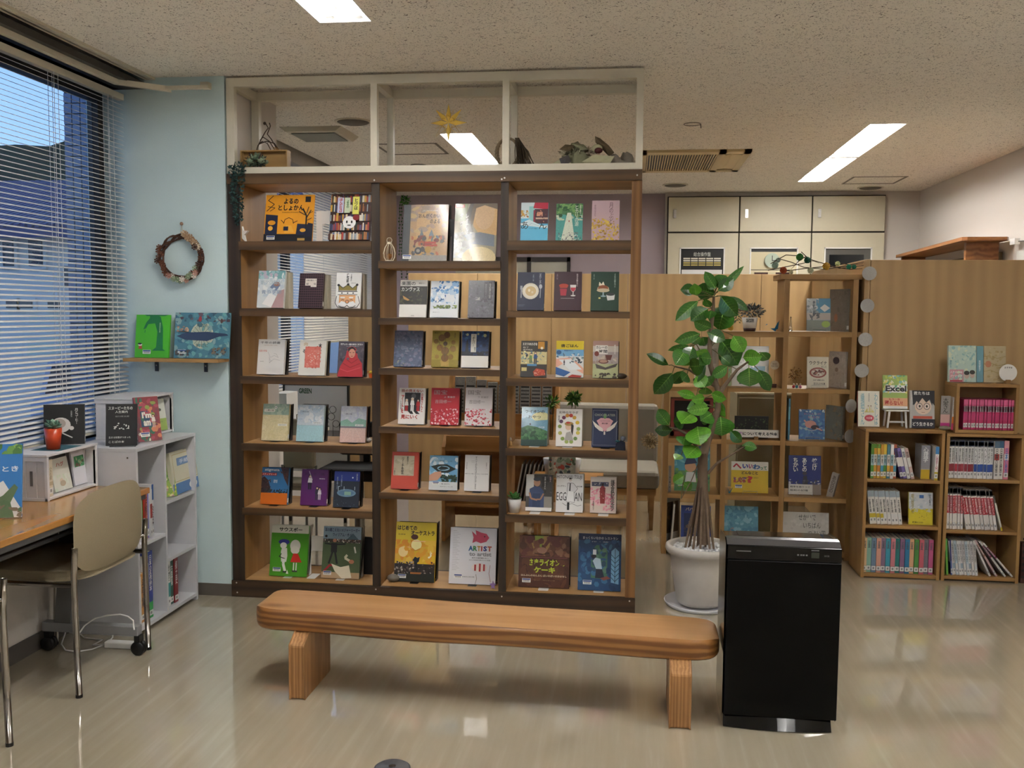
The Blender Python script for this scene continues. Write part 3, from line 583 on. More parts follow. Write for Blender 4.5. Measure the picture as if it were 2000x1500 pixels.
limb([(1382, 925), (1400, 905), (1428, 888), (1455, 872)], [.008, .006, .005, .003], -.01)
limb([(1405, 768), (1422, 745), (1440, 722), (1462, 706)], [.012, .009, .007, .004], -.015)
limb([(1398, 755), (1370, 738), (1345, 722), (1318, 716)], [.009, .007, .005, .003], .01)
limb([(1366, 900), (1350, 940), (1330, 975)], [.003, .002, .002])
limb([(1388, 700), (1370, 690), (1360, 672)], [.006, .004, .003], -.01)
def leaf_mesh(c1, c2, name):
    b = MB(); prof = [(0, 0), (.08, .13), (.22, .36), (.4, .49), (.58, .5), (.75, .4), (.88, .22), (.96, .07), (1, 0)]
    for sg in (-1, 1):
        up = []
        for u, h in prof: up.append(((u, 0, .06*math.sin(pi*u)), (u, sg*h, .06*math.sin(pi*u)+.16*h)))
        for (a, c), (d, e) in zip(up, up[1:]):
            b.poly([a, d, e, c] if sg < 0 else [a, c, e, d], c1)
        for k in range(2, 8):            # side veins
            u = k/9; h = .42*math.sin(pi*min(1, u+.1)); z = .06*math.sin(pi*u)
            b.poly([(u, sg*.01, z+.004), (u+.012, sg*.01, z+.004), (u+.115, sg*h*.85, .06*math.sin(pi*(u+.11))+.16*h*.85+.004)], c2)
    for (u, _), (v, _) in zip(prof, prof[1:]):
        b.poly([(u, -.014*(1-u)-.004, .06*math.sin(pi*u)+.006), (v, -.014*(1-v)-.003, .06*math.sin(pi*v)+.006), (v, .014*(1-v)+.003, .06*math.sin(pi*v)+.006), (u, .014*(1-u)+.004, .06*math.sin(pi*u)+.006)], c2)
    return b
LEAF = print_mat('glossy_leaf', .28, .3, .25, 8)
proto = {}
L1 = """740 300 640 140 70;760 330 1000 90 50;750 290 840 180 110;760 320 905 205 90;560 310 415 310 80;735 345 555 290 120;560 360 545 250 80 L;740 300 660 240 60;580 410 370 595 90;670 480 510 595 110;690 470 640 390 60;785 370 940 550 130;850 370 1040 500 60;835 455 770 680 200;700 500 680 580 80;700 660 540 595 90;660 700 830 770 90;595 710 360 785 80;600 740 520 800 80;620 740 640 820 90;500 820 300 865 45;780 760 945 1000 180;900 730 1000 880 110 L;530 830 480 960 110;460 860 370 1000 120;660 880 590 1000 90;310 1000 105 895 70;560 960 380 980 60 L;500 1010 640 1000 120;990 930 1165 920 110 L;1150 880 1225 950 80;790 920 870 990 80;850 1010 700 1110 80;1045 1020 1050 1195 160;1130 1040 1240 1235 90;345 1070 175 1265 120;440 1050 345 1170 90;480 1080 430 1140 90;560 1100 640 1200 110 L;640 1110 700 1180 100;610 1140 560 1190 90;650 1200 640 1270 90 L;560 1290 385 1245 60 L;640 1300 520 1320 70 L;680 1390 480 1420 80 L;700 1260 840 1310 80 L;720 1300 830 1480 60 L;600 1060 640 1100 120;700 1480 600 1500 90;210 1400 310 1500 60;670 900 560 870 70 L;700 940 600 930 90"""
L2 = """130 180 50 75 70;155 215 30 215 60;290 100 215 170 110 L;240 260 230 320 90;330 190 350 320 130 L;430 100 350 150 90;490 120 500 255 130;560 220 640 300 60;640 320 745 340 50;330 330 250 410 100 L;215 390 170 420 50 L;240 530 160 580 60 L;230 580 290 625 50 L;400 40 255 65 80 L;440 20 520 110 60;370 30 300 0 80;240 160 160 150 80;350 250 400 290 70 L"""
rr = random.Random(11); ll = []
for s_, ox, oy, sc in ((L1, 1240, 500, .2133), (L2, 1270, 780, .28)):
    for e in s_.split(';'):
        q = e.split(); v = [float(k) for k in q[:5]]; ll.append((ox+v[0]*sc, oy+v[1]*sc, ox+v[2]*sc, oy+v[3]*sc, v[4]*sc, len(q) > 5))
for i, (bx, by, tx, ty, wd, light) in enumerate(ll):
    dy = rr.uniform(-.10, .08); a = pp(bx, by, dy*.4); b_ = pp(tx, ty, dy+rr.uniform(-.03, .03)); d = b_-a; Ln = d.length; d.normalize()
    tocam = (EYE-a).normalized(); n = (tocam-d*tocam.dot(d)).normalized(); sd = n.cross(d)
    k = 'light' if light else rr.choice(['dark', 'mid'])
    if k not in proto:
        c1, c2 = {'dark': ('2a5a18', '74a048'), 'mid': ('38701e', '84b050'), 'light': ('5c9a2a', '98c860')}[k]
        q = leaf_mesh(c1, c2, k).build('leaf', LEAF, pt); proto[k] = q.data
    else: q = bpy.data.objects.new('leaf', proto[k]); C.objects.link(q); q.parent = pt
    q.matrix_parent_inverse = Matrix.Translation(-pt.location)
    W_ = wd/1850*4.8*1.35; th = rr.uniform(-.5, .5); s2 = sd*math.cos(th)+n*math.sin(th); n2 = d.cross(s2)
    M_ = Matrix.Identity(4)
    for r_ in range(3): M_[r_][0] = d[r_]*Ln; M_[r_][1] = s2[r_]*W_; M_[r_][2] = n2[r_]*min(Ln, W_); M_[r_][3] = a[r_]
    q.matrix_basis = M_
st = MB()
for i, (bx, by, tx, ty, wd, light) in enumerate(ll):   # petioles reach from the nearest branch
    best = min(((1394, 580), (1393, 605), (1389, 640), (1386, 680), (1388, 715), (1396, 742), (1404, 770), (1318, 716), (1345, 722), (1370, 738), (1440, 722), (1462, 706), (1402, 800), (1392, 835), (1322, 838), (1345, 850), (1428, 888), (1362, 672), (1330, 975), (1308, 835)), key=lambda q: (q[0]-bx)**2+(q[1]-by)**2)
    st.tube([pp(*best), pp((best[0]+bx)/2, (best[1]+by)/2-2, .01), pp(bx, by)], .0022, 5)
st.build('leaf_stalks', mat('leaf_stalk', '5c5a30', .6), pt, smooth=True, kind='stuff')
# ---------------------------------------------------------------- face-out books of the display shelf
def bookend(X, Y, z, w_, h_, m, label, side=True, tongue=True, notch=False, dep=.11):
    o = thing('bookend', label, 'bookend', (X, Y, z))
    c = .012
    pl = [(X-w_/2, z+.0015), (X+w_/2, z+.0015)]+[(X+w_/2-c+c*math.cos(a*pi/8), z+h_-c+c*math.sin(a*pi/8)) for a in range(5)]+[(X-w_/2+c-c*math.sin(a*pi/8), z+h_-c+c*math.cos(a*pi/8)) for a in range(5)]
    if notch:
        MB().box(X-w_/2, Y+dep, z+.0015, X-w_/4, Y+dep+.0015, z+h_).box(X+w_/4, Y+dep, z+.0015, X+w_/2, Y+dep+.0015, z+h_).box(X-w_/4, Y+dep, z+h_*.6, X+w_/4, Y+dep+.0015, z+h_).build('upright_plate', m, o)
    else: MB().prism(pl, 'y', Y+dep, Y+dep+.0015).build('upright_plate', m, o)
    if side:
        sp = [(Y+.035, z+.0015), (Y+dep, z+.0015), (Y+dep, z+h_-c)]+[(Y+dep-c+c*math.cos(a*pi/8), z+h_-c+c*math.sin(a*pi/8)) for a in range(5)]+[(Y+.045+.05*h_/.19, z+h_)]
        MB().prism(sp, 'x', X+w_/2-.0015, X+w_/2).build('side_plate', m, o)
    if tongue: MB().prism([(X-.022, Y-.022), (X-.018, Y-.026), (X+.018, Y-.026), (X+.022, Y-.022), (X+.022, Y+dep), (X-.022, Y+dep)], 'z', z+.0001, z+.0005).build('tongue', m, o)
    return o
BACKN = [0]
def shelfbook(x0, x1, yt, yb, z, T, bgc, spec, label, back='k', lean=.21, **kw):
    xm = (x0+x1)/2
    if z < 1.25:
        Y = P(xm, yb, z=z).y; Y = min(max(Y, YF+.012), YF+.09)
    else: Y = YF+.045
    a, b_ = P(x0, yb, y=Y), P(x1, yb, y=Y); W = b_.x-a.x; h = .2
    for _ in range(4): h = (P(xm, yt, y=Y+h*math.sin(lean)).z-z-T*math.sin(lean))/math.cos(lean)
    X = (a.x+b_.x)/2; o = book((X, Y, z), W, h, T, bgc, spec, label, lean, **kw)
    m = {'k': BLACKM, 'w': WHITEM}.get(back); gap = T+h*math.sin(lean)
    if m: bookend(X+.004, Y, z, W-.002, h*math.cos(lean)+.002, m, ('black' if back == 'k' else 'white')+' metal bookend behind the '+' '.join(label.split(' in ')[0].split()[:9]), dep=min(gap+.006, YR-Y-.01))
    if back and back[0] == 'b':       # spare copies standing behind, page edges forward
        n = int(back[1]); gr = 'spare copies behind the '+label.split(' on ')[0]; TH = .02
        for i in range(n):
            q = thing('spare_book', '%s spare copy behind the %s' % (('nearest', 'second', 'third')[i], ' '.join(label.split()[:10])), 'book', (X+.05, Y+gap, z), world=True)
            yy = Y+gap+.012+i*(TH+.002); yy = min(yy, YR-.03)
            g = MB().box(X-W/2+.034+.010*i, yy, z+.001, X+W/2+.002, yy+TH, z+h*.97); g.build('pages', PAGES, q)
            MB().box(X-W/2+.03+.010*i, yy-.0008, z+.0005, X+W/2+.003, yy, z+h*.98).box(X-W/2+.03+.010*i, yy+TH, z+.0005, X+W/2+.003, yy+TH+.0008, z+h*.98).build('cover', mat('kraft_cover', 'b0a894', .7), q)
            if (n-1)*(TH+.002)+gap+Y > YR-.06: pass
    return o
K = '141414'; WH = 'f0efec'; Z1 = [1.785, 1.456, 1.12, .783, .456, .0845+.0005]; Z2 = [1.69, 1.415, 1.17, .883, .556, .085]; Z3 = [1.787, 1.454, 1.131, .792, .468, .085]
S = shelfbook
# bay 1
tree = [('l', [(.86, .72), (.86, .45), (.78, .30)], .03, K), ('l', [(.86, .5), (.95, .33)], .02, K), ('l', [(.86, .45), (.70, .36)], .015, K), ('l', [(.86, .4), (.90, .26)], .015, K), ('l', [(.80, .35), (.72, .28)], .01, K), ('l', [(.92, .4), (.99, .36)], .01, K), ('l', [(.88, .55), (.97, .5)], .012, K)]
S(514, 609, 381, 468, Z1[0], .01, 'e49a1c', [('l', [(.03, .35), (.18, .2), (.05, .12), (.15, .02)], .015, K), ('l', [(.1, .35), (.2, .28), (.05, .25)], .012, K), ('r', 0, .84, 1, 1, '12131c'), ('p', [(.02, .86), (.02, .42), (.27, .44), (.27, .86)], '1a2340'), ('p', [(.66, .86), (.68, .62), (1, .64), (1, .86)], '1a2340'), ('p', [(.82, .9), (.9, .6), (1, .62), (1, .9)], '141a30'), ('e', .5, .58, .10, .07, 'e49a1c'), ('l', [(.40, .62), (.42, .53), (.5, .49), (.58, .53), (.60, .62)], .012, K), ('l', [(.40, .60), (.34, .54)], .012, K), ('l', [(.6, .6), (.68, .56)], .012, K), ('p', [(.42, .82), (.45, .66), (.56, .66), (.62, .80)], 'e8a83a'), ('r', .4, .68, .5, .77, '1a2340'), ('e', .15, .6, .08, .05, 'e49a1c'), ('e', .13, .72, .05, .05, 'e8a83a'), ('e', .80, .76, .06, .04, 'e8a83a'), ('r', .7, .93, .85, .98, 'c8a050'), ('r', .82, .04, .93, .16, K)]+tree+[('t', 'よるの', .38, .08, .68, .20, K, .03), ('t', 'としょかん', .27, .22, .80, .34, K, .03), ('t', 'KAZUNO KOHARA', .36, .37, .7, .39, '6a4a10')], 'orange picture book with a black tree and a reading girl in the dark', None, spine='L', bar=(.15, .92))
def shelfpat(n=90, seed=1):
    rr = random.Random(seed); out = []
    cols = ['7a3a24', 'b0703a', '2c3a5c', 'd8c8a0', '4a2418', '94a0a8', 'c89a3c', '283c30', 'a83c34', 'e0d8c8', '5a4a70']
    for row in range(5):
        u = 0
        while u < .98:
            w_ = rr.uniform(.02, .055); hh = rr.uniform(.11, .17); out.append(('r', u, row*.2+.18-hh, min(1, u+w_), row*.2+.18, rr.choice(cols))); u += w_+.004
    return out
S(642, 722, 379, 469, Z1[0], .01, '3a1c14', shelfpat()+[('r', .19, .1, .34, .42, 'c8cce4'), ('r', .36, .1, .5, .42, 'c8d4b8'), ('r', .56, .08, .72, .45, 'e0dc60'), ('v', 'ほんだなは', .23, .11, .31, .41, 'b02820', .03), ('v', 'よるの', .41, .15, .47, .32, '206030', .03), ('v', 'ヒツは', .60, .12, .69, .36, '303030', .03), ('e', .5, .62, .16, .13, WH), ('e', .44, .61, .02, .03, K), ('e', .56, .61, .02, .03, K), ('e', .5, .68, .05, .012, K), ('e', .66, .52, .08, .06, '8a1c1c')], 'crowded bookcase-pattern picture book with three paper title strips', None, spine='L', bar=(.18, .86))
bookend(-1.515, YF+.03, Z1[0], .13, .16, WHITEM, 'white metal bookend between the two top-left picture books', dep=.10, notch=True, side=False, tongue=False)
bookend(P(700, 470, y=4.6).x-.075, YF+.10, Z1[0], .12, .19, WHITEM, 'white metal bookend at the right end of the top-left compartment', dep=.10, side=False, tongue=False)
S(501, 553, 529, 600.5, Z1[1], .02, 'd8dfe0', [('r', 0, 0, 1, .22, '7fb4b8'), ('n', 0, 0, 1, .25, ['a8ccd0', 'e8eeee', 'c0b8c8'], 26, .09), ('n', 0, .2, 1, .7, ['e8ecec', 'd8e0e4', 'c8d4dc'], 40, .1), ('p', [(.45, .45), (.62, .30), (.85, .38), (.7, .55)], '7888a8'), ('e', .7, .36, .12, .06, 'a87868'), ('p', [(.2, .9), (.45, .6), (.75, .7), (.55, .98)], 'f2f2f0'), ('p', [(.55, 1), (.8, .55), (1, .5), (1, 1)], 'b89898'), ('t', '新ア術師が', .1, .26, .9, .38, 'a8bcc4'), ('t', '青の季節', .15, .52, .9, .63, '8ca0b8')], 'pale blue novel with a boy leaning over an open white page', 'b3', bar=None)
grid = [('r', 0, .07*i, 1, .07*i+.012, '6c4c54') for i in range(15)]+[('r', .09*i, 0, .09*i+.014, 1, '584048') for i in range(12)]
S(582, 629, 534, 602, Z1[1], .02, '2c1c22', grid+[('r', .25, .16, .72, .36, 'e8e0d4'), ('r', .48, .34, .72, .40, 'e8e0d4'), ('t', '文豪お墓まいり', .28, .19, .7, .23, '404040'), ('t', '紀　　伝', .3, .28, .7, .34, '303030')], 'dark maroon checked novel with a small white title plate', 'b3')
S(654, 703, 533, 604, Z1[1], .02, WH, [('v', '連続殺', .40, .02, .50, .28, K, .03), ('v', '王様の', .56, .04, .62, .24, '404040'), ('t', '倉知淳', .6, .28, .78, .30, '404040'), ('p', [(.12, .5), (.10, .32), (.28, .42), (.48, .32), (.66, .44), (.84, .32), (.82, .5)], '8a7a3a'), ('l', [(.12, .52), (.10, .33), (.28, .43), (.48, .33), (.66, .44), (.84, .33), (.82, .52), (.12, .52)], .022, K), ('e', .10, .35, .05, .035, K), ('e', .48, .33, .05, .035, K), ('e', .84, .34, .05, .035, K), ('r', .09, .53, .87, .62, WH), ('l', [(.09, .53), (.87, .53)], .02, K), ('l', [(.09, .62), (.87, .62)], .02, K), ('e', .25, .575, .03, .02, K), ('e', .48, .575, .03, .02, K), ('e', .7, .575, .03, .02, K), ('r', .15, .63, .80, .86, 'e0a878'), ('l', [(.05, .66), (0, .85), (.10, .97), (.5, 1), (.88, .97), (.98, .85), (.9, .66)], .022, K), ('p', [(.10, .9), (.25, .8), (.48, .84), (.72, .8), (.85, .9), (.62, .96), (.48, .93), (.34, .96)], 'f4f4f4'), ('l', [(.14, .93), (.26, .97), (.40, .97), (.48, .91), (.56, .97), (.72, .97), (.82, .92)], .022, K), ('r', .2, .68, .38, .72, WH), ('r', .55, .68, .72, .72, WH), ('l', [(.24, .78), (.3, .75), (.36, .78)], .018, K), ('l', [(.58, .78), (.64, .75), (.7, .78)], .018, K), ('e', .48, .82, .08, .05, K), ('e', .48, .82, .06, .038, 'e0a070')], 'white novel with a bearded king in a gold crown', 'b2')
S(501, 553, 663, 733, Z1[2], .022, 'e9e8e5', [('t', '千年の読書', .08, .06, .82, .13, '505050'), ('t', '人生を変える本との出会い', .2, .16, .75, .18, 'b08070'), ('t', '気鋭の評論', .04, .30, .34, .36, 'd89088'), ('l', [(.38, .36), (.48, .52), (.62, .46), (.78, .52), (.70, .42), (.60, .40)], .01, 'b4b4b4'), ('l', [(.46, .54), (.50, .64), (.62, .56), (.85, .60)], .01, 'b4b4b4'), ('l', [(.44, .5), (.46, .68), (.54, .60)], .01, 'a8a8a8'), ('r', .1, .63, .24, .637, '606060')], 'white novel with a faint line-drawn open hand', 'k')
S(582, 634, 665, 735, Z1[2], .022, 'e8e6dc', [('v', '本を', .70, .08, .84, .38, '282828', .02), ('t', 'る', .12, .26, .24, .36, '303030', .02), ('t', '向', .16, .06, .3, .16, 'c8a878'), ('r', .22, .18, .80, .78, 'd87868'), ('n', .20, .16, .82, .80, ['d87868', 'e09080', 'd06858'], 60, .05), ('n', .28, .3, .74, .7, ['e8b0a0', 'e8e0d4'], 34, .025)], 'cream novel with a square coral-red picture', 'k')
S(658, 708, 667, 738, Z1[2], .022, '4c4650', [('n', 0, .15, 1, .6, ['403c48', '605860', '343038'], 40, .07), ('p', [(0, 1), (.10, .72), (.28, .48), (.35, .20), (.52, .13), (.70, .20), (.78, .46), (.95, .62), (1, 1)], 'b02c34'), ('p', [(.38, .2), (.54, .14), (.68, .22), (.64, .28), (.40, .3)], '201414'), ('e', .54, .34, .13, .13, 'c89078'), ('r', .44, .31, .50, .325, K), ('r', .57, .31, .63, .325, K), ('e', .54, .42, .045, .012, 'a04a40'), ('l', [(.35, .52), (.55, .62), (.78, .50)], .03, '8c1c24'), ('l', [(.2, .62), (.5, .74), (.88, .62)], .03, '8c1c24'), ('l', [(.1, .78), (.4, .86), (.9, .74)], .03, 'c84a50'), ('t', '武器より一冊の本をください', .08, .06, .95, .11, WH, .03), ('t', '少女の祈り', .3, .13, .8, .15, 'c0c0c0')], 'dark novel with a young woman in a red headscarf', 'k')
S(510, 561, 789, 861, Z1[3], .022, 'd8cca0', [('n', 0, .3, 1, 1, ['dcd0a4', 'd4c898', 'e0d6b0'], 40, .1), ('r', 0, 0, 1, .30, '9cb4a0'), ('n', 0, 0, 1, .3, ['a8bca8', '90a898', 'b4c4ac'], 26, .09), ('r', .05, .14, .45, .22, 'e8e4d8'), ('e', .49, .10, .05, .04, 'f0f0ea'), ('r', .60, .54, .95, .60, 'f0eee4'), ('t', '一瞬の風', .1, .155, .42, .205, '606050'), ('t', '1', .475, .08, .505, .12, '606050'), ('t', '佐藤多佳子', .64, .555, .92, .585, '606050')], 'first volume of the pastel trio, sand yellow under grey green', 'k', paint=1)
S(578, 630, 791, 863, Z1[3], .022, 'bcd4dc', [('r', 0, 0, 1, .56, 'c8d4dc'), ('n', 0, 0, 1, .5, ['dce4e8', 'b8cad8', 'e4e8ea'], 40, .1), ('r', 0, .56, 1, 1, 'a8d0d8'), ('l', [(0, .56), (1, .56)], .01, '90b0b8'), ('t', '一瞬の風', .1, .17, .42, .21, '708090'), ('r', .58, .46, .95, .52, 'e4eaec'), ('t', '佐藤多佳子', .62, .475, .92, .505, '606868'), ('t', '2', .54, .1, .57, .15, '707c88')], 'middle volume of the pastel trio, cloudy sky over pale blue sea', 'k', paint=1)
S(663, 713, 793.5, 865, Z1[3], .022, 'd8b8ac', [('r', 0, 0, 1, .5, 'ccd0d8'), ('n', 0, 0, 1, .35, ['d8dce0', 'c4c8d8'], 24, .1), ('p', [(0, .55), (0, .42), (.25, .36), (.45, .46), (.7, .33), (1, .38), (1, .57)], '8cb8a4'), ('r', 0, .56, 1, .6, '7c7880'), ('l', [(.4, .62), (.1, 1)], .012, 'e4ccc4'), ('l', [(.5, .62), (.52, 1)], .012, 'e4ccc4'), ('l', [(.6, .62), (.9, 1)], .012, 'e4ccc4'), ('t', '一瞬の風', .12, .2, .44, .24, '707080'), ('r', .58, .50, .9, .55, 'e8e8e4'), ('t', '佐藤多佳子', .6, .51, .88, .54, '606068')], 'last volume of the pastel trio, pink track below green hills', 'k', paint=1)
S(508, 560, 913, 987, Z1[4], .022, '3878b0', [('p', [(0, .7), (0, .3), (.1, .25), (.25, .35), (.32, .5), (.38, .68)], '3c2828'), ('n', 0, .2, .38, .68, ['5a3830', '281c20', '704038'], 30, .04), ('p', [(.7, 0), (1, 0), (1, .5), (.85, .3)], '4c2c24'), ('n', .7, 0, 1, .3, ['5c342c', '3c241c'], 12, .05), ('n', .1, .58, 1, .70, ['1c2430', '2c3838'], 50, .04), ('r', 0, .69, 1, 1, 'd8701c'), ('t', 'stigmata', .1, .03, .65, .12, 'e8f0f4', .02), ('r', .0, .15, .56, .22, 'b82c28'), ('t', 'スティグマータ', .02, .165, .54, .21, WH, .02), ('t', '近藤史恵', .45, .33, .6, .42, WH)], 'orange and blue novel with a cyclist silhouette', 'k')
S(586, 637, 917, 989, Z1[4], .022, '5e1c68', [('f', .33, .14, .42, K, 'e4e0e0', K), ('l', [(.28, .05), (.42, .3)], .02, 'd0c8d0'), ('f', .62, .47, .38, K, '303038', '303038'), ('f', .72, .5, .34, K, 'e4e0e0', 'c8c0c8'), ('t', '武　士　道', .12, .09, .88, .16, '441450'), ('t', '誉田哲也', .68, .24, .9, .27, 'e8e0e8'), ('l', [(.1, .6), (.5, .6), (.9, .62)], .006, '4a1454')], 'purple novel with three small sword-fighting figures', 'k', bar=None)
S(650, 700, 921, 993, Z1[4], .022, '24282e', [('r', 0, 0, 1, .27, '24348c'), ('e', .72, .17, .03, .022, 'e0e8f0'), ('e', .5, .60, .37, .11, '6c8ca0'), ('e', .5, .60, .30, .07, '5a7c98'), ('r', .42, .56, .68, .66, '8cb098'), ('l', [(.18, .55), (.18, .42), (.24, .42)], .02, 'c0ccd0'), ('l', [(.4, .52), (.4, .42)], .02, 'c0ccd0'), ('l', [(.82, .52), (.82, .42)], .02, 'c0ccd0'), ('n', .05, .75, .95, .98, ['3c4850', '586870'], 16, .02), ('v', 'いつか僕らも', .26, .1, .32, .42, 'a0a8b8'), ('v', '君が跳んだ', .1, .16, .16, .5, '8c98a8'), ('v', '佐藤青南', .86, .05, .92, .25, 'a8b0c0')], 'dark blue novel with a lit swimming pool at night', 'k')
S(525.5, 598, 1026, 1124, Z1[5], .01, '4a9a1e', [('r', 0, 0, 1, .155, 'dcdcd0'), ('t', 'サウスポー', .2, .04, .82, .125, K, .03), ('e', .35, .33, .15, .055, '28288c'), ('e', .28, .33, .08, .035, '28288c'), ('e', .34, .40, .09, .06, 'e8e8e0'), ('p', [(.28, .52), (.30, .45), (.44, .45), (.46, .60), (.44, .72), (.30, .72)], 'e0e0d8'), ('l', [(.30, .56), (.24, .62), (.40, .66)], .02, '282828'), ('l', [(.38, .66), (.36, .76), (.42, .90)], .07, 'e8e8e0'), ('r', .36, .9, .46, .93, '303030'), ('e', .66, .40, .14, .12, 'dcdcd4'), ('e', .66, .48, .12, .08, 'e4e4dc'), ('p', [(.62, .55), (.74, .55), (.86, .72), (.55, .72)], 'c8281c'), ('r', .63, .73, .66, .88, 'e0e0d8'), ('r', .70, .73, .73, .88, 'e0e0d8'), ('r', .61, .88, .75, .91, '404040'), ('p', [(.45, 1-.05), (.48, .87), (.52, .95)], 'e8e8e0')], 'bright green picture book with a boy in a blue cap and a girl in red', 'w', spine='L', bar=(.2, .87))
S(627, 701, 1029, 1127, Z1[5], .012, '3c4c34', [('r', 0, 0, 1, .26, '8ca4b4'), ('p', [(.6, .26), (.78, .12), (.98, .27)], '506c78'), ('r', 0, .24, 1, .31, '484038'), ('n', 0, .24, 1, .31, ['a89080', 'd8d0c0', '202020', '603828'], 60, .02), ('r', 0, .31, 1, .9, '4c5c3c'), ('r', 0, .88, 1, 1, 'b89c78'), ('l', [(.05, .33), (.3, .35), (.6, .33)], .035, '1c1c22'), ('r', .22, .32, .38, .5, '1c1c22'), ('l', [(.27, .48), (.18, .72)], .05, '1c1c22'), ('l', [(.33, .48), (.40, .72)], .05, '1c1c22'), ('e', .31, .27, .05, .035, 'c88868'), ('l', [(.05, .88), (.22, .74), (.30, .76)], .05, '9c2430'), ('p', [(.25, .72), (.5, .78), (.72, .74), (.8, .98), (.55, 1), (.35, .86)], 'dcd4bc'), ('l', [(.75, .66), (.6, .6), (.66, .54)], .06, 'dcd4bc'), ('e', .78, .67, .07, .04, 'b87858'), ('l', [(.84, .38), (.88, .5)], .04, 'dcd8cc'), ('t', '耳の聞こえないメジャーリーガー', .04, .03, .96, .1, '28284c', .02), ('t', 'ウィリアム・ホイ', .25, .12, .75, .19, '28284c', .02), ('e', .08, .19, .035, .025, K)], 'green picture book with a reclining baseball player in cream', 'w', spine='L', bar=(.16, .9))
bookend(P(612, 1120, y=4.62).x, 4.6, Z1[5], .14, .20, WHITEM, 'white metal bookend with a cut-out between the green picture books', dep=.07, notch=True, side=False)
bookend(P(715, 1120, y=4.62).x-.03, 4.64, Z1[5], .09, .20, BLACKM, 'black metal bookend at the bottom right of the first bay', dep=.05, side=False, tongue=False)
# bay 2
S(784, 872, 400, 508, Z2[0], .012, 'a8865c', [('r', 0, 0, .16, 1, '20262c'), ('r', .16, 0, 1, .3, '8c7868'), ('r', .30, 0, .86, .62, 'b89464'), ('n', .16, 0, 1, .5, ['a48870', 'b49868', '94806c'], 30, .1), ('r', .16, .9, 1, 1, '8c8880'), ('n', .2, .55, .95, .9, ['6c2c24', '8c6c3c', '5c6470', 'b88c4c', '3c3430', '9c5430'], 55, .06), ('p', [(.42, .42), (.47, .56), (.38, .56)], '60686c'), ('p', [(.64, .44), (.70, .56), (.58, .56)], '6c747c'), ('e', .36, .82, .08, .065, '2c2a2c'), ('e', .36, .82, .04, .03, '8c8478'), ('e', .58, .80, .07, .06, 'a88030'), ('r', .5, .66, .75, .70, 'a83c28'), ('r', .5, .71, .78, .74, 'a83c28'), ('t', 'おんがくかい', .34, .16, .82, .24, '2c2420', .02), ('t', 'のよる', .6, .26, .82, .34, '2c2420', .02), ('t', 'ふたごのどうぶつたちの', .42, .1, .76, .12, 'e0d8c0')], 'large brown picture book of animals riding a loaded cart at dusk', 'k', spine='L', bar=(.12, .93), paint=1)
S(885, 968, 398, 508, Z2[0], .012, '8c8468', [('r', 0, 0, .3, .3, '6c7440'), ('p', [(.4, 0), (1, 0), (1, .55), (.65, .6), (.45, .4), (.36, .12)], 'c09858'), ('e', .7, .16, .24, .30, 'c4a070'), ('p', [(.42, 0), (1, 0), (1, .1), (.7, .03), (.5, .08), (.44, .34), (.36, .44), (.34, .2)], '5c4a30'), ('p', [(.36, 0), (.44, 0), (.36, .3), (.46, .5), (.3, .6), (.26, .2)], '3c3020'), ('n', 0, .5, .5, .95, ['8c8c88', '787870', 'a0a098'], 40, .1), ('p', [(.2, .55), (.6, .5), (.95, .55), (.95, .75), (.4, .7)], '5c6470'), ('e', .6, .95, .4, .2, 'c8b480'), ('r', .0, .02, .22, .07, 'c83028'), ('t', '別冊太陽', .02, .025, .2, .065, WH, .02), ('v', 'レオナルド・', .25, .18, .33, .62, WH, .02), ('v', 'ダ・ヴィンチを旅する', .12, .17, .20, .9, WH, .02)], 'large art magazine in gold and grey tones with white vertical title', None, spine='L', paint=1, sticker=False)
bookend(P(876, 505, y=4.6).x, YF+.07, Z2[0], .05, .21, BLACKM, 'black metal bookend between the two large books of the middle bay', dep=.04, side=False, tongue=False, notch=True)
S(779, 832, 547, 621, Z2[1], .02, 'e8e6e0', [('r', 0, .17, 1, .66, '26241f'), ('n', 0, .2, 1, .65, ['2c2c24', '3c3a2c', '1c1e1a', '484430'], 50, .06), ('p', [(.1, .42), (.2, .46), (.38, .54), (.3, .56), (.15, .52)], 'b88c50'), ('t', '楽園の', .04, .04, .56, .15, '303030', .01), ('t', '原田マハ', .68, .07, .92, .11, '707070'), ('t', 'カンヴァス', .05, .19, .72, .31, 'e8e8e0', .01), ('t', '新潮社', .45, .95, .57, .97, '505050')], 'white novel with a dark jungle painting band in the middle bay', 'k')
S(839, 894, 549, 621, Z2[1], .02, 'dce4ec', [('n', .3, 0, 1, .35, ['3c78b8', '5c94cc', '88b4dc', 'e8f0f4'], 50, .09), ('n', 0, .15, .9, .62, ['b8d0e4', '3c6ca8', 'e8f0f4', 'f0f4f6', '78a4cc'], 60, .09), ('r', .1, .50, .45, .55, '2c5c80'), ('r', .55, .38, .85, .58, 'e4e8ec'), ('n', .1, .66, .95, .76, ['6c8048', '849858', '485c34'], 40, .05), ('t', '美しき', .06, .18, .28, .23, 'c8dce8'), ('t', '愚かものたちの', .06, .27, .75, .33, 'b0cce0'), ('t', 'タブロー', .08, .36, .4, .41, 'c8dce8'), ('r', 0, .78, 1, 1, 'e8ecee'), ('t', '原田マハ', .1, .85, .35, .87, '80888c')], 'white and blue novel with brushed clouds over a green hill', 'k')
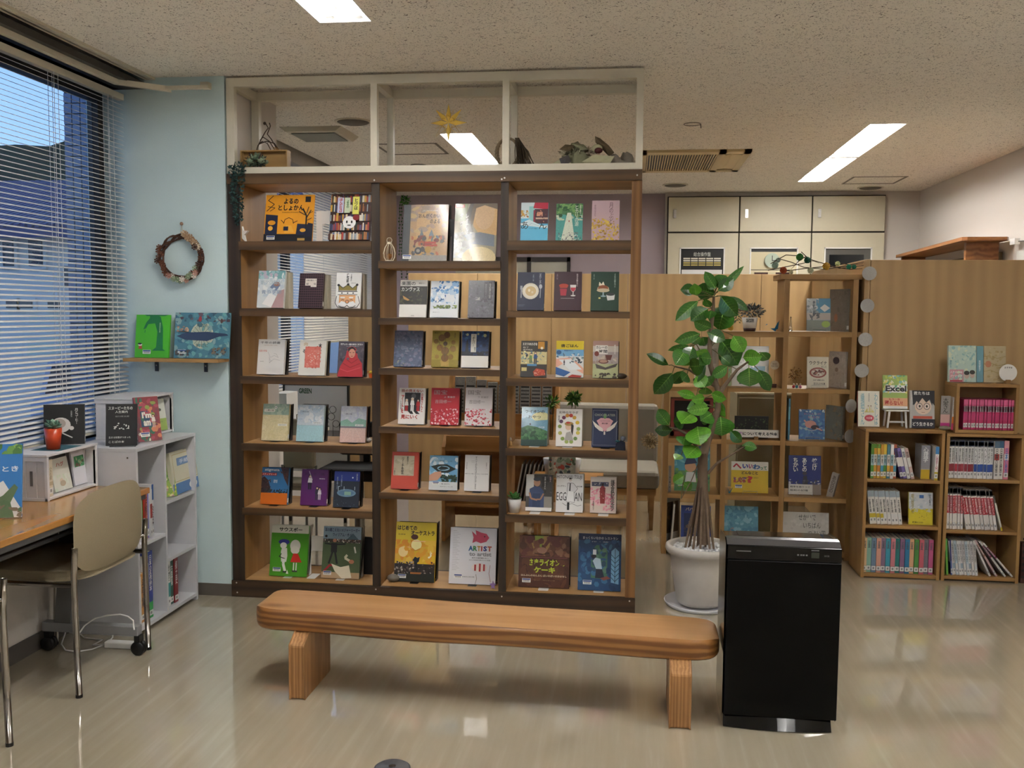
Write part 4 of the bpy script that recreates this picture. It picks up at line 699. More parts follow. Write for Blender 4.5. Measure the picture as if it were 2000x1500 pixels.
S(913, 964, 548, 621, Z2[1], .022, '6c6c74', [('n', 0, 0, 1, 1, ['74747c', '606068', '808088', '58585f'], 110, .05), ('r', .28, .45, .45, .53, 'b8b8b4'), ('r', .6, .04, .74, .58, '54545c'), ('r', .76, .04, .9, .52, '4c4c54'), ('v', '常設展示室', .78, .08, .87, .48, 'a8a8a8'), ('v', '原田マハ', .63, .1, .71, .5, '8c8c90')], 'mottled grey novel with dark vertical title strips', 'k', paint=1)
S(768, 823, 646, 718, Z2[2], .022, '5c6680', [('r', 0, 0, 1, .25, '6c7088'), ('n', 0, 0, 1, 1, ['687490', '505e78', '788098', '5c6c84', '7c7c94'], 110, .07), ('n', .05, .82, .4, .98, ['8c9088', '687c78'], 10, .05), ('t', 'ジヴェルニーの食卓', .28, .47, .7, .52, 'b8c0cc'), ('t', '原田マハ', .4, .56, .56, .59, 'a8b0bc')], 'misty slate-blue novel with a water surface', 'k', paint=1)
S(842, 894, 646, 718, Z2[2], .022, 'a89838', [('r', 0, .8, 1, 1, '94842c'), ('r', .36, .8, .66, .98, 'c0a860'), ('p', [(.32, .82), (.68, .82), (.64, .98), (.38, .98)], 'bc9c4c')]+[('e', x, y, r, r*.75, c) for x, y, r, c in ((.55, .12, .12, '6c4c1c'), (.36, .2, .13, '80602c'), (.15, .30, .09, '8c6c24'), (.5, .36, .08, '4c3414'), (.8, .32, .08, '8c6c24'), (.3, .47, .12, '8c6424'), (.5, .56, .15, '84602c'), (.8, .50, .11, '8c6c2c'), (.2, .72, .08, '94742c'), (.72, .72, .10, '8c6c24'), (.5, .75, .14, '785420'))]+[('l', [(.5, .8), (.5, .2)], .012, '4c4c1c'), ('l', [(.5, .7), (.25, .3)], .012, '4c4c1c'), ('l', [(.5, .7), (.75, .4)], .012, '4c4c1c'), ('t', '原田マハ', .08, .05, .34, .08, '3c3414'), ('v', 'たゆたえど', .82, .06, .9, .2, '4c4418')], 'mustard yellow novel with brown flowers in a vase', 'k', paint=1)
S(900, 953, 647, 720, Z2[2], .022, '1c3c70', [('n', 0, 0, 1, .5, ['2c5490', '183058', '4070a4', '244880'], 60, .07), ('p', [(.12, .66), (.16, .38), (.2, .2), (.24, .4), (.28, .66)], '10141c'), ('r', 0, .56, 1, .68, '141c2c'), ('n', .3, .54, 1, .66, ['28406c', '1c2c44'], 20, .05), ('r', 0, .68, 1, 1, 'e4e2dc'), ('e', .2, .1, .05, .035, 'b8c0a0'), ('e', .6, .08, .04, .03, 'b8c0a0'), ('e', .85, .12, .06, .045, 'c8c890'), ('r', .34, .08, .54, .58, 'e8e6dc'), ('v', 'リボルバー', .39, .1, .49, .42, '383838'), ('v', '原田マハ', .46, .44, .52, .56, '505050')], 'navy novel with a swirling night scene and white lower band', 'k', paint=0)
S(777, 828, 758, 829, Z2[3], .022, WH, [('r', .22, .13, .82, .64, '181414'), ('e', .56, .22, .09, .07, '585454'), ('f', .3, .30, .34, 'd8d0c8', 'e8e4dc', 'a82020'), ('f', .52, .26, .38, 'd8d0c8', WH, WH), ('f', .74, .30, .34, '301010', 'b82424', 'b82424'), ('p', [(.36, .64), (.52, .64), (.58, .72), (.46, .72)], K), ('p', [(.58, .64), (.72, .64), (.82, .72), (.68, .72)], K), ('t', '目の見えない', .1, .04, .92, .12, 'b82820', .02), ('v', '白鳥さんと', .84, .14, .93, .66, 'b82820', .02), ('v', 'アートを', .09, .2, .2, .7, 'b82820', .03), ('t', '見にいく', .1, .74, .74, .86, 'b82820', .03), ('v', '川内有緒', .06, .36, .1, .6, '606060')], 'white book with red lettering around three figures on black', 'k')
bl = lambda cols: [('n', 0, .56, 1, 1, cols, 150, .045)]
S(840, 895, 758, 830, Z2[3], .022, 'b81c2c', bl(['e0b0b4', 'c84854', 'e8ccd0', 'b82838', 'a01828'])+[('t', '国宝', .1, .06, .56, .18, 'b0a8a8', .0), ('t', '上 青春篇', .45, .22, .85, .27, 'c8b8b8'), ('t', '吉田修一', .14, .32, .72, .42, 'c0b4b4', .0)], 'crimson novel with blossom below, left of its white twin', 'k')
S(907, 960, 758, 831, Z2[3], .022, 'dcd6d4', bl(['c84854', 'd86c78', 'e8ccd0', 'b82838', 'e4dcdc'])+[('t', '国宝', .1, .06, .56, .18, '8c8480', .0), ('t', '下 花道篇', .45, .22, .85, .27, '9c9490'), ('t', '吉田修一', .14, .32, .72, .42, '8c8480', .0)], 'white novel with red blossom below, right of its crimson twin', 'k')
S(763, 815, 883, 957, Z2[4], .022, 'c04a34', [('r', .07, .1, .84, .64, 'bcb298'), ('n', .07, .1, .84, .64, ['c4bca4', 'b0a68c', 'c0b69c'], 30, .1), ('v', 'リーチ先生', .36, .14, .46, .6, '1c1814', .03), ('v', '原田マハ', .56, .12, .62, .34, '1c1814', .02), ('v', '集英社', .1, .5, .14, .62, '403c34')], 'brick red novel with a beige title panel', 'k')
S(837, 892, 890, 959, Z2[4], .018, 'd8dcdc', [('r', 0, 0, 1, .76, '6ca4c8'), ('n', 0, .05, 1, .6, ['a8ccdc', '88b8d4', 'dce8ec'], 30, .11), ('n', .4, .55, 1, .76, ['28402c', '34503c', '1c3024'], 40, .07), ('p', [(.05, .32), (.3, .26), (.62, .25), (.95, .38), (.66, .5), (.35, .5)], '202a20'), ('e', .5, .37, .22, .07, '8cb8cc'), ('p', [(.3, .38), (.42, .31), (.62, .33), (.70, .37), (.55, .41), (.4, .42)], '1c2824'), ('p', [(0, .75), (0, .58), (.2, .48), (.42, .46), (.44, .58), (.3, .72)], 'c8987c'), ('t', 'いつでも夢があなたのこころを', .2, .14, .8, .18, '30505c'), ('t', '暗い空の下に', .45, .8, .75, .84, '505050'), ('t', '光がさしている', .4, .88, .85, .91, '606060')], 'pale book with a hand holding a paper eye against the sky', 'k', bar=(.25, .80, .8))
S(906, 954, 889, 960, Z2[4], .022, 'e4e3e0', [('v', 'すべてのものは', .42, .04, .5, .5, '707070'), ('v', '人がはじまる', .42, .54, .5, .95, '707070'), ('t', '眠れない夜に開きたくなる言葉', .03, .51, .95, .54, '888888'), ('v', '谷川俊太郎', .06, .2, .1, .4, '909090'), ('v', '前編マハ', .86, .2, .9, .38, '909090'), ('r', .26, .16, .4, .165, 'a0a0a0'), ('r', .26, .20, .4, .205, 'a0a0a0')], 'plain white book with a cross of thin grey lettering', 'k')
S(769, 848, 1020, 1136, Z2[5], .012, 'd8b020', [('r', 0, 0, 1, .35, 'd8c028'), ('n', 0, .3, 1, .7, ['dc9c28', 'd89020', 'e0b840', 'd8a838'], 60, .1), ('e', .2, .5, .12, .09, 'e8d090'), ('e', .52, .38, .13, .09, 'e8dc9c'), ('l', [(.38, .42), (.5, .48), (.62, .44)], .02, 'c89030'), ('l', [(.42, .32), (.74, .32)], .02, 'e8b888'), ('l', [(.3, .42), (.42, .44)], .02, 'e0a870'), ('e', .47, .25, .09, .045, '5c3418'), ('r', 0, .70, 1, .87, '2c2420'), ('n', 0, .66, 1, .86, ['8c8078', '3c2c24', 'a89c90', '1c1614', '605048'], 90, .03), ('p', [(.47, .86), (.48, .66), (.44, .64), (.5, .58), (.56, .60), (.62, .58), (.60, .66), (.56, .68), (.58, .86)], K), ('r', 0, .86, 1, 1, '22261c'), ('r', .4, .84, .66, .87, 'a86830'), ('t', 'はじめての', .04, .06, .52, .14, '282010', .03), ('t', 'オーケストラ', .38, .14, .96, .22, '282010', .03), ('t', '佐渡裕', .06, .2, .24, .22, '4c3c10'), ('t', '♪', .82, .48, .93, .6, 'e8e0c0')], 'yellow picture book of a conductor before an orchestra', 'k', spine='L', bar=(.2, .91))
S(876, 967, 1031, 1140, Z2[5], .014, 'dedee2', [('p', [(.46, .06), (.56, .13), (.54, .04), (.66, .08), (.78, .1), (.84, .17), (.78, .24), (.66, .27), (.56, .24), (.48, .27), (.50, .17)], 'b84058'), ('e', .74, .15, .015, .012, K), ('t', 'A', .4, .32, .5, .41, '285c94', .05), ('t', 'R', .5, .32, .59, .41, '3c8850', .05), ('t', 'T', .59, .32, .66, .41, 'c89028', .05), ('t', 'I', .67, .32, .70, .41, 'b83838', .05), ('t', 'S', .72, .32, .80, .41, '303c80', .05), ('t', 'T', .81, .32, .9, .41, 'b85028', .05), ('t', 'to artist', .42, .43, .9, .5, '909094', .04), ('t', '未来の芸術家たちへ', .48, .52, .84, .545, '404040', .02), ('t', '23人の絵本作家からの手紙', .42, .56, .88, .58, '505050'), ('e', .65, .70, .17, .075, 'e8dcd4'), ('r', .54, .65, .58, .76, 'b03838'), ('r', .64, .63, .68, .77, 'b03838'), ('r', .73, .64, .77, .76, 'b03838'), ('l', [(.58, .82), (.6, .9), (.57, 1)], .01, '888078'), ('l', [(.88, .65), (.86, .8), (.9, .95)], .01, 'a87878'), ('t', '板橋区立美術館', .28, .86, .55, .88, '808080')]+[('r', .06, .06+.03*i, .14+.1*((i*7) % 5)/5, .066+.03*i, 'b4b4b8') for i in range(24)], 'white picture book with a red fish above colourful capital letters', 'k', spine='L', bar=(.2, .865))
# bay 3
S(1016, 1069, 396, 469, Z3[0], .018, '58b4d8', [('r', 0, 0, 1, .42, 'c8d8dc'), ('n', 0, .2, .3, .4, ['c89c48', 'b8c8b8', 'a06c30'], 14, .06), ('r', .3, .1, .5, .55, '8cc8c8'), ('p', [(.45, .15), (.5, 0), (1, 0), (1, .18)], 'b8203c'), ('r', .5, .17, 1, .56, '44202c'), ('r', .58, .25, .8, .36, 'c88c70'), ('r', .55, .4, 1, .44, 'c8a890'), ('r', .46, .2, .53, .6, '801c34'), ('n', .5, .2, 1, .55, ['5c2c34', 'a86c58', '2c1c24'], 16, .04), ('p', [(0, .55), (.3, .45), (.8, .62), (1, .6), (1, .68), (0, .6)], 'c8dce0'), ('t', 'あ', .02, .5, .28, .7, K, .0), ('t', 'ん', .68, .5, .96, .7, K, .0), ('l', [(.28, .62), (.4, .55), (.68, .62)], .006, '30586c'), ('t', 'ドリアン助川', .32, .67, .62, .71, '28587c')], 'sky blue novel with a red-roofed stall', None, paint=0)
S(1085, 1137, 398, 469, Z3[0], .018, '4c9c94', [('r', 0, 0, 1, .3, '48784c'), ('n', 0, 0, 1, .38, ['38683c', '5c8c50', '74a05c', '2c5434'], 60, .09), ('n', 0, .32, 1, .46, ['b8c8ac', 'd0d8c0'], 24, .07), ('p', [(.42, .25), (.56, .25), (.72, 1), (.2, 1)], 'd4dcc8'), ('n', .1, .78, .95, 1, ['484c54', 'c8ccc8', '70787c'], 60, .03), ('e', .49, .48, .02, .025, 'a85040'), ('v', 'ヒカリの湖', .7, .04, .84, .62, 'e4e8d8', .0), ('v', '瀧羽麻子', .88, .04, .94, .3, 'c8d4c0')], 'green novel with a pale path through a teal lake', None, paint=1)
S(1155, 1209, 392, 469, Z3[0], .018, 'c0a4ac', [('r', 0, 0, 1, .45, 'c4a8ae'), ('n', 0, .45, 1, 1, ['c8a83c', 'b89434', 'd8bc54', '9c7c30', 'c09c48'], 100, .055), ('v', '月のぶどう', .62, .05, .78, .72, '5c4444', .0), ('v', '寺地はるな', .08, .1, .15, .4, '8c7074')], 'dusty pink novel with yellow grasses below', None, paint=0)
plate = lambda: []
S(1009, 1062, 532, 606, Z3[1], .02, '1e2440', [('e', .49, .50, .31, .215, 'd8d4c4'), ('e', .49, .50, .26, .18, 'e4dfd0'), ('e', .5, .5, .2, .13, 'c8b080'), ('e', .44, .48, .04, .04, 'e8e0c8'), ('e', .56, .53, .04, .03, 'd8ccb0'), ('l', [(.15, .46), (.15, .68)], .04, 'a0a4ac'), ('r', .11, .36, .19, .46, 'a0a4ac'), ('l', [(.86, .42), (.85, .68)], .03, 'a0a4ac'), ('e', .86, .38, .06, .06, 'b0b4bc'), ('v', 'マカン・マラン', .80, .04, .88, .34, 'c8ccd8', .01), ('v', '古内一絵', .56, .06, .61, .24, '9098a8'), ('r', .05, .86, .3, .865, '8088a0'), ('r', .05, .89, .25, .895, '8088a0')], 'navy novel with a soup plate between spoon and fork', None)
S(1081, 1135, 531, 606, Z3[1], .02, '3a1f2a', [('p', [(.18, .34), (.52, .34), (.48, .42), (.22, .42)], 'b84838'), ('e', .35, .36, .17, .05, 'b04030'), ('p', [(.21, .44), (.47, .44), (.44, .62), (.24, .62)], 'a83040'), ('p', [(.58, .34), (.80, .34), (.78, .47), (.72, .52), (.66, .52), (.6, .47)], 'd8d4d0'), ('p', [(.6, .41), (.79, .41), (.77, .47), (.72, .51), (.66, .51), (.61, .47)], 'b83848'), ('r', .68, .52, .71, .60, 'd8d4d0'), ('e', .695, .62, .09, .018, 'd8d4d0'), ('l', [(.25, .69), (.74, .69)], .025, '8c8888'), ('v', '女王さまの夜食カフェ', .80, .05, .87, .38, 'c8b8bc', .01), ('v', '古内一絵', .08, .06, .13, .2, '9c888c')], 'dark plum novel with red jelly and a wine glass', None)
S(1153, 1208, 531, 606, Z3[1], .02, '1e3c2e', [('p', [(.28, .36), (.3, .26), (.38, .32), (.44, .25), (.5, .36)], 'e0d8c0'), ('e', .44, .44, .21, .09, 'c8b090'), ('e', .44, .42, .18, .075, '8c5030'), ('e', .44, .48, .23, .05, 'c8b898'), ('r', .42, .53, .47, .62, '90a8b0'), ('e', .45, .63, .1, .02, '90a8b0'), ('p', [(.55, .58), (.86, .58), (.84, .72), (.60, .74)], 'd8d8d4'), ('e', .705, .58, .155, .04, '383c3c'), ('r', .28, .66, .35, .70, 'd8cc80'), ('v', 'さよならの夜食カフェ', .82, .05, .89, .4, 'b8c8bc', .01), ('v', '古内一絵', .08, .06, .13, .2, '8ca090')], 'dark green novel with a cake stand and a white bowl', None)
S(1016, 1067, 666, 738, Z3[2], .018, '36322e', [('r', 0, .3, 1, .65, 'c8bc88'), ('n', 0, .28, 1, .62, ['5c7080', 'c8c08c', 'e0dca8', '3c4048', '88a098'], 50, .05), ('f', .38, .34, .28, '303028', '688c50', '3c5c40'), ('f', .56, .3, .34, '584838', '2c4c80', '1c2030'), ('r', .65, .02, .9, .22, 'c88c28'), ('e', .8, .2, .05, .035, 'e4dcc0'), ('r', 0, .65, 1, 1, '2c2824'), ('p', [(.48, .86), (.6, .76), (.92, .8), (.96, .95), (.55, .98)], 'a83c24'), ('n', .5, .8, .95, .95, ['c86c4c', 'd8a088'], 12, .03), ('r', .04, .74, .24, .84, 'c8b878'), ('r', .25, .64, .62, .70, '4c84b0'), ('t', 'エミリの小さな', .06, .05, .62, .13, 'e8e4d8', .03), ('t', '包丁', .07, .16, .3, .21, 'b8b4a8'), ('t', '森沢明夫', .08, .23, .45, .27, 'c8c4b8')], 'dark kitchen-scene novel with two cooks at a yellow counter', None)
S(1085, 1139, 666, 739, Z3[2], .02, 'dcdcd8', [('r', 0, 0, 1, .24, 'd8c020'), ('r', 0, .24, 1, .42, '6ca4cc'), ('n', 0, .34, 1, .46, ['88a8b8', 'c8d0d4', '4c6c88'], 20, .05), ('e', .1, .32, .09, .06, '2c5c8c'), ('p', [(0, .5), (.6, .45), (1, .75), (1, .9), (.3, .6), (0, .75)], 'e0a890'), ('p', [(.1, .52), (.55, .5), (.95, .78), (.5, .8)], 'e4e8e8'), ('n', .5, .44, 1, .62, ['48606c', '90a8a4', '2c3c48', 'c8d0cc'], 30, .05), ('f', .3, .52, .15, K, '3c3844', K), ('p', [(0, .92), (0, .72), (.54, .86), (.3, .98)], '2c5c98'), ('p', [(.45, .98), (.6, .92), (.95, .95), (.9, 1), (.46, 1)], 'b03c30'), ('t', '宙ごはん', .18, .09, .8, .18, '383410', .03), ('t', '町田そのこ', .3, .25, .62, .29, '28406c', .02)], 'yellow-topped novel with a tiny walker on a winding road', None)
S(1157, 1207, 666, 740, Z3[2], .018, 'c8c0b4', [('r', 0, 0, 1, .14, 'b08c80'), ('r', 0, .6, 1, 1, 'a8ac80'), ('r', 0, .3, 1, .62, 'a89c98'), ('r', .1, .12, .58, .36, 'e4e0d8'), ('n', 0, .4, 1, .62, ['988478', 'b8a898', 'c8c0b0'], 20, .08), ('e', .15, .35, .09, .07, '7c3c30'), ('p', [(.48, .38), (.76, .38), (.7, .52), (.54, .52)], '64342c'), ('e', .42, .56, .2, .06, '6c4438'), ('e', .42, .55, .15, .04, 'a88470'), ('p', [(.1, .62), (.5, .72), (.98, .60), (.9, .7), (.5, .78), (.15, .74)], '4c4440'), ('n', .05, .86, .95, 1, ['3c342c', '4c4438'], 14, .07), ('t', 'カレーの', .12, .14, .56, .22, '303030', .02), ('t', '時間', .24, .24, .56, .33, '303030', .02), ('v', '寺地はるな', .82, .1, .9, .36, 'e4e0d8')], 'muted novel with curry bowls on a round table', 'k', lean=.2)
S(1017, 1068, 795, 870, Z3[3], .02, '6ca8c8', [('r', 0, 0, 1, .3, '8cbcd4'), ('e', .75, .26, .35, .13, 'd8d8a0'), ('p', [(0, .36), (.2, .26), (.5, .36), (1, .33), (1, .6), (0, .6)], '6898b0'), ('p', [(0, .55), (.25, .48), (.6, .52), (1, .62), (1, 1), (0, 1)], '386c44'), ('n', 0, .55, 1, .85, ['2c5c38', '487c4c', '204c30'], 60, .08), ('r', 0, .85, 1, 1, '24443c'), ('e', .34, .45, .035, .025, '283c44'), ('t', 'ライオンの', .14, .08, .88, .16, '1c2c38', .02), ('t', 'おやつ', .26, .22, .74, .30, '1c2c38', .02), ('t', '小川糸', .66, .50, .9, .55, 'c8d8dc', .02)], 'blue and green novel of a sloping meadow', 'b1', paint=1)
wre = [('e', .5+.36*math.cos(a), .53+.36*math.sin(a), .075, .05, c) for a, c in ((0.3, 'c8b850'), (.8, '6c8c48'), (1.3, '88a050'), (1.8, '98a858'), (2.3, '7c9848'), (2.8, 'a8a858'), (3.3, '889c50'), (3.7, '5c3c5c'), (4.1, '6c2c4c'), (4.5, 'c8882c'), (4.9, 'b83828'), (5.3, 'c8a03c'), (5.8, 'd8b838'), (0, '90a050'))]
S(1085, 1136, 799, 872, Z3[3], .02, 'e8e6e0', wre+[('e', .48, .48, .12, .09, 'd8b8a0'), ('e', .5, .40, .17, .055, 'a08040'), ('e', .46, .37, .08, .03, 'b03828'), ('p', [(.58, .4), (.68, .44), (.64, .72), (.58, .6)], '2c2420'), ('p', [(.34, .84), (.40, .64), (.56, .60), (.68, .84)], 'a8a4a0'), ('t', '女神のサラダ', .1, .06, .84, .13, '404040', .01), ('v', '瀧羽麻子', .08, .18, .13, .36, '505050')], 'white novel with a woman in profile inside a fruit wreath', 'b1')
S(1155, 1206, 798, 872, Z3[3], .022, '18264a', [('l', [(.05, .05), (.95, .05), (.95, .95), (.05, .95), (.05, .05)], .01, '8c9098'), ('p', [(.18, .32), (.34, .25), (.66, .25), (.82, .32), (.66, .52), (.5, .6), (.34, .52)], 'd8a0a4'), ('p', [(.02, .32), (.2, .42), (.42, .52), (.44, .6), (.3, .58), (.12, .48)], 'dcd4c8'), ('p', [(.98, .32), (.8, .42), (.58, .52), (.56, .6), (.7, .58), (.88, .48)], 'dcd4c8'), ('r', .46, .6, .52, .68, 'dcd4c8'), ('e', .5, .2, .06, .07, '5c8c50'), ('t', 'CHOCOLATIER', .1, .14, .9, .2, '90948c', .03), ('t', 'ショコラティエの', .3, .31, .7, .34, '5c4048'), ('t', '勲章', .38, .37, .62, .41, '5c4048')], 'navy novel with two white hands around a pink gem', 'k')
S(1026, 1077, 927, 1000, Z3[4], .02, '4c4844', [('r', 0, 0, .3, .6, 'c8c8c4'), ('r', .3, 0, 1, .7, '3c3834'), ('n', .35, 0, 1, .5, ['4c4844', '2c2826'], 20, .08), ('r', .6, .06, .78, .34, '282624'), ('e', .42, .22, .13, .11, 'b08468'), ('e', .42, .13, .14, .055, '30343c'), ('p', [(.12, .9), (.14, .4), (.34, .32), (.54, .34), (.68, .45), (.74, .9)], '3c4c70'), ('r', .26, .52, .56, .9, '2c3c5c'), ('l', [(.14, .5), (.2, .66), (.44, .7)], .07, 'a87c60'), ('l', [(.68, .52), (.56, .68), (.42, .68)], .06, 'a87c60'), ('r', .7, .6, 1, .9, '8c8880'), ('r', 0, .9, 1, 1, 'e4e2de'), ('v', '自分思い上がってました', .70, .05, .76, .4, 'd8d4cc'), ('v', '料理人', .9, .05, .96, .2, 'c8a0a0')], 'photo-covered book of a cook in a dark cap at work', 'b1')
S(1085, 1138, 926, 1002.5, Z3[4], .02, 'e4e4e2', [('t', 'HITONARI TSUJI', .02, .03, .94, .15, '2c2c2c', .0), ('e', .52, .15, .06, .045, 'd0c8c0'), ('e', .52, .12, .05, .02, K), ('p', [(.4, .45), (.42, .24), (.52, .2), (.64, .24), (.8, .38), (.66, .48)], 'd8d8d8'), ('l', [(.4, .45), (.42, .24), (.64, .24), (.8, .38), (.66, .5)], .012, '303030'), ('p', [(.5, .24), (.54, .24), (.53, .45), (.48, .44)], '383838'), ('p', [(.38, .72), (.42, .45), (.66, .46), (.68, .74)], 'eeeeec'), ('l', [(.38, .72), (.42, .45)], .01, '303030'), ('l', [(.66, .46), (.68, .74), (.38, .72)], .01, '303030'), ('r', .42, .74, .5, .94, '1c1c1c'), ('r', .56, .74, .64, .94, '1c1c1c'), ('t', 'EGGMAN', .02, .46, .36, .70, '404040', .0), ('t', 'MAN', .72, .46, .96, .70, '404040', .0), ('t', 'エッグマン', .04, .30, .38, .34, '303030', .02), ('t', '辻仁成', .76, .30, .96, .34, '303030', .02), ('l', [(.24, .76), (.4, .82), (.6, .76), (.8, .82), (.94, .8)], .012, '404040')][:-6]+[('t', 'EGG', .02, .48, .38, .7, '383838', .0), ('t', 'AN', .68, .48, .96, .7, '383838', .0), ('t', 'エッグマン', .04, .30, .36, .34, '303030', .02), ('t', '辻仁成', .76, .30, .96, .34, '303030', .02), ('l', [(.24, .76), (.36, .82), (.6, .77), (.8, .83), (.94, .8)], .012, '404040')], 'white book with ornate black lettering and an aproned man', 'b1')
S(1152, 1203, 932, 1004, Z3[4], .02, 'd0c0b4', [('r', 0, 0, 1, .14, 'd8d0c4'), ('r', .05, .14, .7, .26, '4c5064'), ('n', .1, .15, .66, .24, ['c8c4bc', '30344c'], 16, .03), ('n', 0, .3, .4, .8, ['d8909c', 'c87888', 'e0b0b4'], 50, .06), ('n', .5, .45, .9, .95, ['d8909c', 'd07c8c', 'e0a8a8'], 50, .06), ('p', [(.38, .74), (.36, .32), (.46, .22), (.58, .3), (.56, .74)], '8c2c2c'), ('e', .47, .21, .05, .04, '2c201c'), ('n', .36, .3, .58, .6, ['d8c0b0', '2c1c1c'], 12, .02), ('v', '鎌倉駅徒歩', .78, .06, .93, .94, '3c3030', .01), ('v', '越智月子', .1, .66, .16, .94, '5c4c44')], 'pink blossom novel with a figure in a red kimono', 'b1')
S(1012, 1111, 1047, 1149, Z3[5], .012, '4c2a1c', [('r', 0, 0, 1, .40, '6c4430'), ('n', 0, 0, 1, .4, ['7c5038', '5c3828', '8c6448', '6c3c34'], 70, .09), ('p', [(.22, .1), (.36, 0), (.62, 0), (.6, .2), (.5, .36), (.3, .3)], 'a88448'), ('p', [(.3, 0), (.48, 0), (.44, .22), (.32, .2)], '8c9c3c'), ('e', .45, .28, .1, .06, 'a87c64'), ('l', [(.3, .34), (.45, .36), (.6, .33)], .015, '3c2418'), ('l', [(.04, .42), (.96, .42)], .01, '8c4c50'), ('n', 0, .44, 1, 1, ['54301f', '482818', '603824'], 50, .1), ('t', '王さまライオンの', .08, .45, .92, .58, 'b8c838', .04), ('t', 'ケーキ', .3, .60, .72, .72, 'b8c838', .05), ('t', 'はんぶんのはんぶん ばいのばいのおはなし', .05, .75, .95, .79, 'd8c8a8', .02), ('t', 'マシュー・マケリゴット作', .3, .85, .72, .87, '9c8060')], 'brown picture book with a lion face and lime green title', 'k', spine='L', bar=(.16, .87))
S(1128, 1212, 1043, 1155, Z3[5], .014, '244870', [('r', 0, 0, 1, .12, '1c2c50'), ('n', 0, .1, 1, 1, ['2c5480', '1c3c64', '3c6c94', '244c78'], 80, .07), ('p', [(.3, .78), (.3, .3), (.42, .2), (.6, .2), (.68, .3), (.68, .8)], '44705c'), ('n', .32, .25, .66, .7, ['58806c', '2c4c60', '6c8c70'], 20, .06), ('p', [(.77, .85), (.77, .3), (.86, .24), (.95, .3), (.95, .88)], '7cb0d4')]+[('l', [(.77, .36+.08*i), (.86, .43+.08*i), (.95, .36+.08*i)], .012, '1c3450') for i in range(6)]+[('l', [(.86, .26), (.86, .86)], .012, '1c3450'), ('p', [(.34, .48), (.4, .42), (.52, .44), (.56, .62), (.42, .62)], 'b8d0dc'), ('e', .36, .40, .06, .035, '28242c'), ('r', .34, .28, .42, .37, 'e0e4e4'), ('p', [(.42, .62), (.56, .62), (.62, .78), (.4, .78)], '24283c'), ('p', [(.52, .78), (.68, .74), (.76, .78), (.6, .82)], '8c4c40'), ('t', 'まっくらいなかの レストラン', .1, .05, .92, .1, 'b8c0cc', .02), ('t', '作・絵', .3, .13, .7, .15, '9ca8b8')], 'deep blue picture book of a chef by a leafy tall window', None, spine='L', bar=(.22, .86))
bookend(P(1060, 1150, y=4.6).x, 4.545, Z3[5], .05, .001, WHITEM, 'white bookend foot under the lion picture book', dep=.02, side=False) if 0 else None
for px, py, z, m, lb in ((1061, 1152, Z3[5], WHITEM, 'white bookend foot under the brown lion picture book'), (1169, 1156, Z3[5], WHITEM, 'white bookend foot under the deep blue restaurant picture book'), (1044, 1003, Z3[4], WHITEM, 'white bookend foot under the cook photo book'), (1112, 1005, Z3[4], WHITEM, 'white bookend foot under the white ornate book'), (1178, 1007, Z3[4], WHITEM, 'white bookend foot under the kimono novel'), (1043, 873, Z3[3], WHITEM, 'white bookend foot under the sloping meadow novel'), (1108, 874, Z3[3], WHITEM, 'white bookend foot under the fruit wreath novel')):
    p = P(px, py, z=z); o = thing('bookend', lb, 'bookend', (p.x, p.y, z)); MB().prism([(p.x-.025, p.y-.012), (p.x-.02, p.y-.016), (p.x+.02, p.y-.016), (p.x+.025, p.y-.012), (p.x+.025, p.y+.1), (p.x-.025, p.y+.1)], 'z', z+.0001, z+.0006).build('foot_plate', m, o)
# ---------------------------------------------------------------- spine-out books
ORD = ['first', 'second', 'third', 'fourth', 'fifth', 'sixth', 'seventh', 'eighth', 'ninth', 'tenth', 'eleventh', 'twelfth', 'thirteenth', 'fourteenth', 'fifteenth', 'sixteenth', 'seventeenth', 'eighteenth', 'nineteenth', 'twentieth']
def spine(x, y, z, T, H, D, col, bands, label, lean=0., rz=0., group=None, title=None, tcol='303030', sticker=True, board=None):
    o = thing('book', label, 'book', (x, y, z+.0006), (0, lean, rz), group, world=False); g = .0008
    c = MB().box(g, 0, 0, T-g, .002, H, col).box(g, .002, 0, g+.0015, D, H, board or col).box(T-g-.0015, .002, 0, T-g, D, H, board or col); c.build('cover', INK, o)
    MB().box(g+.0015, .002, .002, T-g-.0015, D-.002, H-.002).build('pages', PAGES, o)
    b = MB()
    for v0, v1, cc in bands: b.poly([(g, -.0003, H*(1-v1)), (T-g, -.0003, H*(1-v1)), (T-g, -.0003, H*(1-v0)), (g, -.0003, H*(1-v0))], cc)
    if bands: b.build('spine_print', INK, o)
    if title:
        t = MB(); stamp_text(t, vert(title[0]), lambda u, v: (T*u, -.0006, H*(1-v)), .22, title[1], .78, title[2], tcol, .01); t.build('title', INK, o)
    if sticker:
        s = MB(); s.poly([(g+.001, -.0009, .012), (T-g-.001, -.0009, .012), (T-g-.001, -.0009, .036), (g+.001, -.0009, .036)], 'dcdcd8'); s.poly([(T*.3, -.001, .018), (T*.7, -.001, .018), (T*.7, -.001, .030), (T*.3, -.001, .030)], '8c8c8c'); s.build('spine_sticker', INK, o)
    return o
def row(px0, px1, pyt, z, Y, n, lean, D, style, what, group, along='x', start=0, total=None, tfix=None):
    a, b_ = P(px0, 1000, y=Y).x, P(px1, 1000, y=Y).x; st = (b_-a)/n; T = st*math.cos(abs(lean)); H = (P((px0+px1)/2, pyt, y=Y).z-z)/math.cos(lean)
    for i in range(n):
        s = style(i); t_ = total or n
        spine(a+i*st, Y+.004*((i*5) % 3), z, min(T, tfix or 9), H*s.get('h', 1), D, s['c'], s.get('b', []), '%s from the left of the %s' % (ORD[i+start], what), lean, 0, group, s.get('t'), s.get('tc', '303030'), s.get('s', True), s.get('bd'))
    return T, H
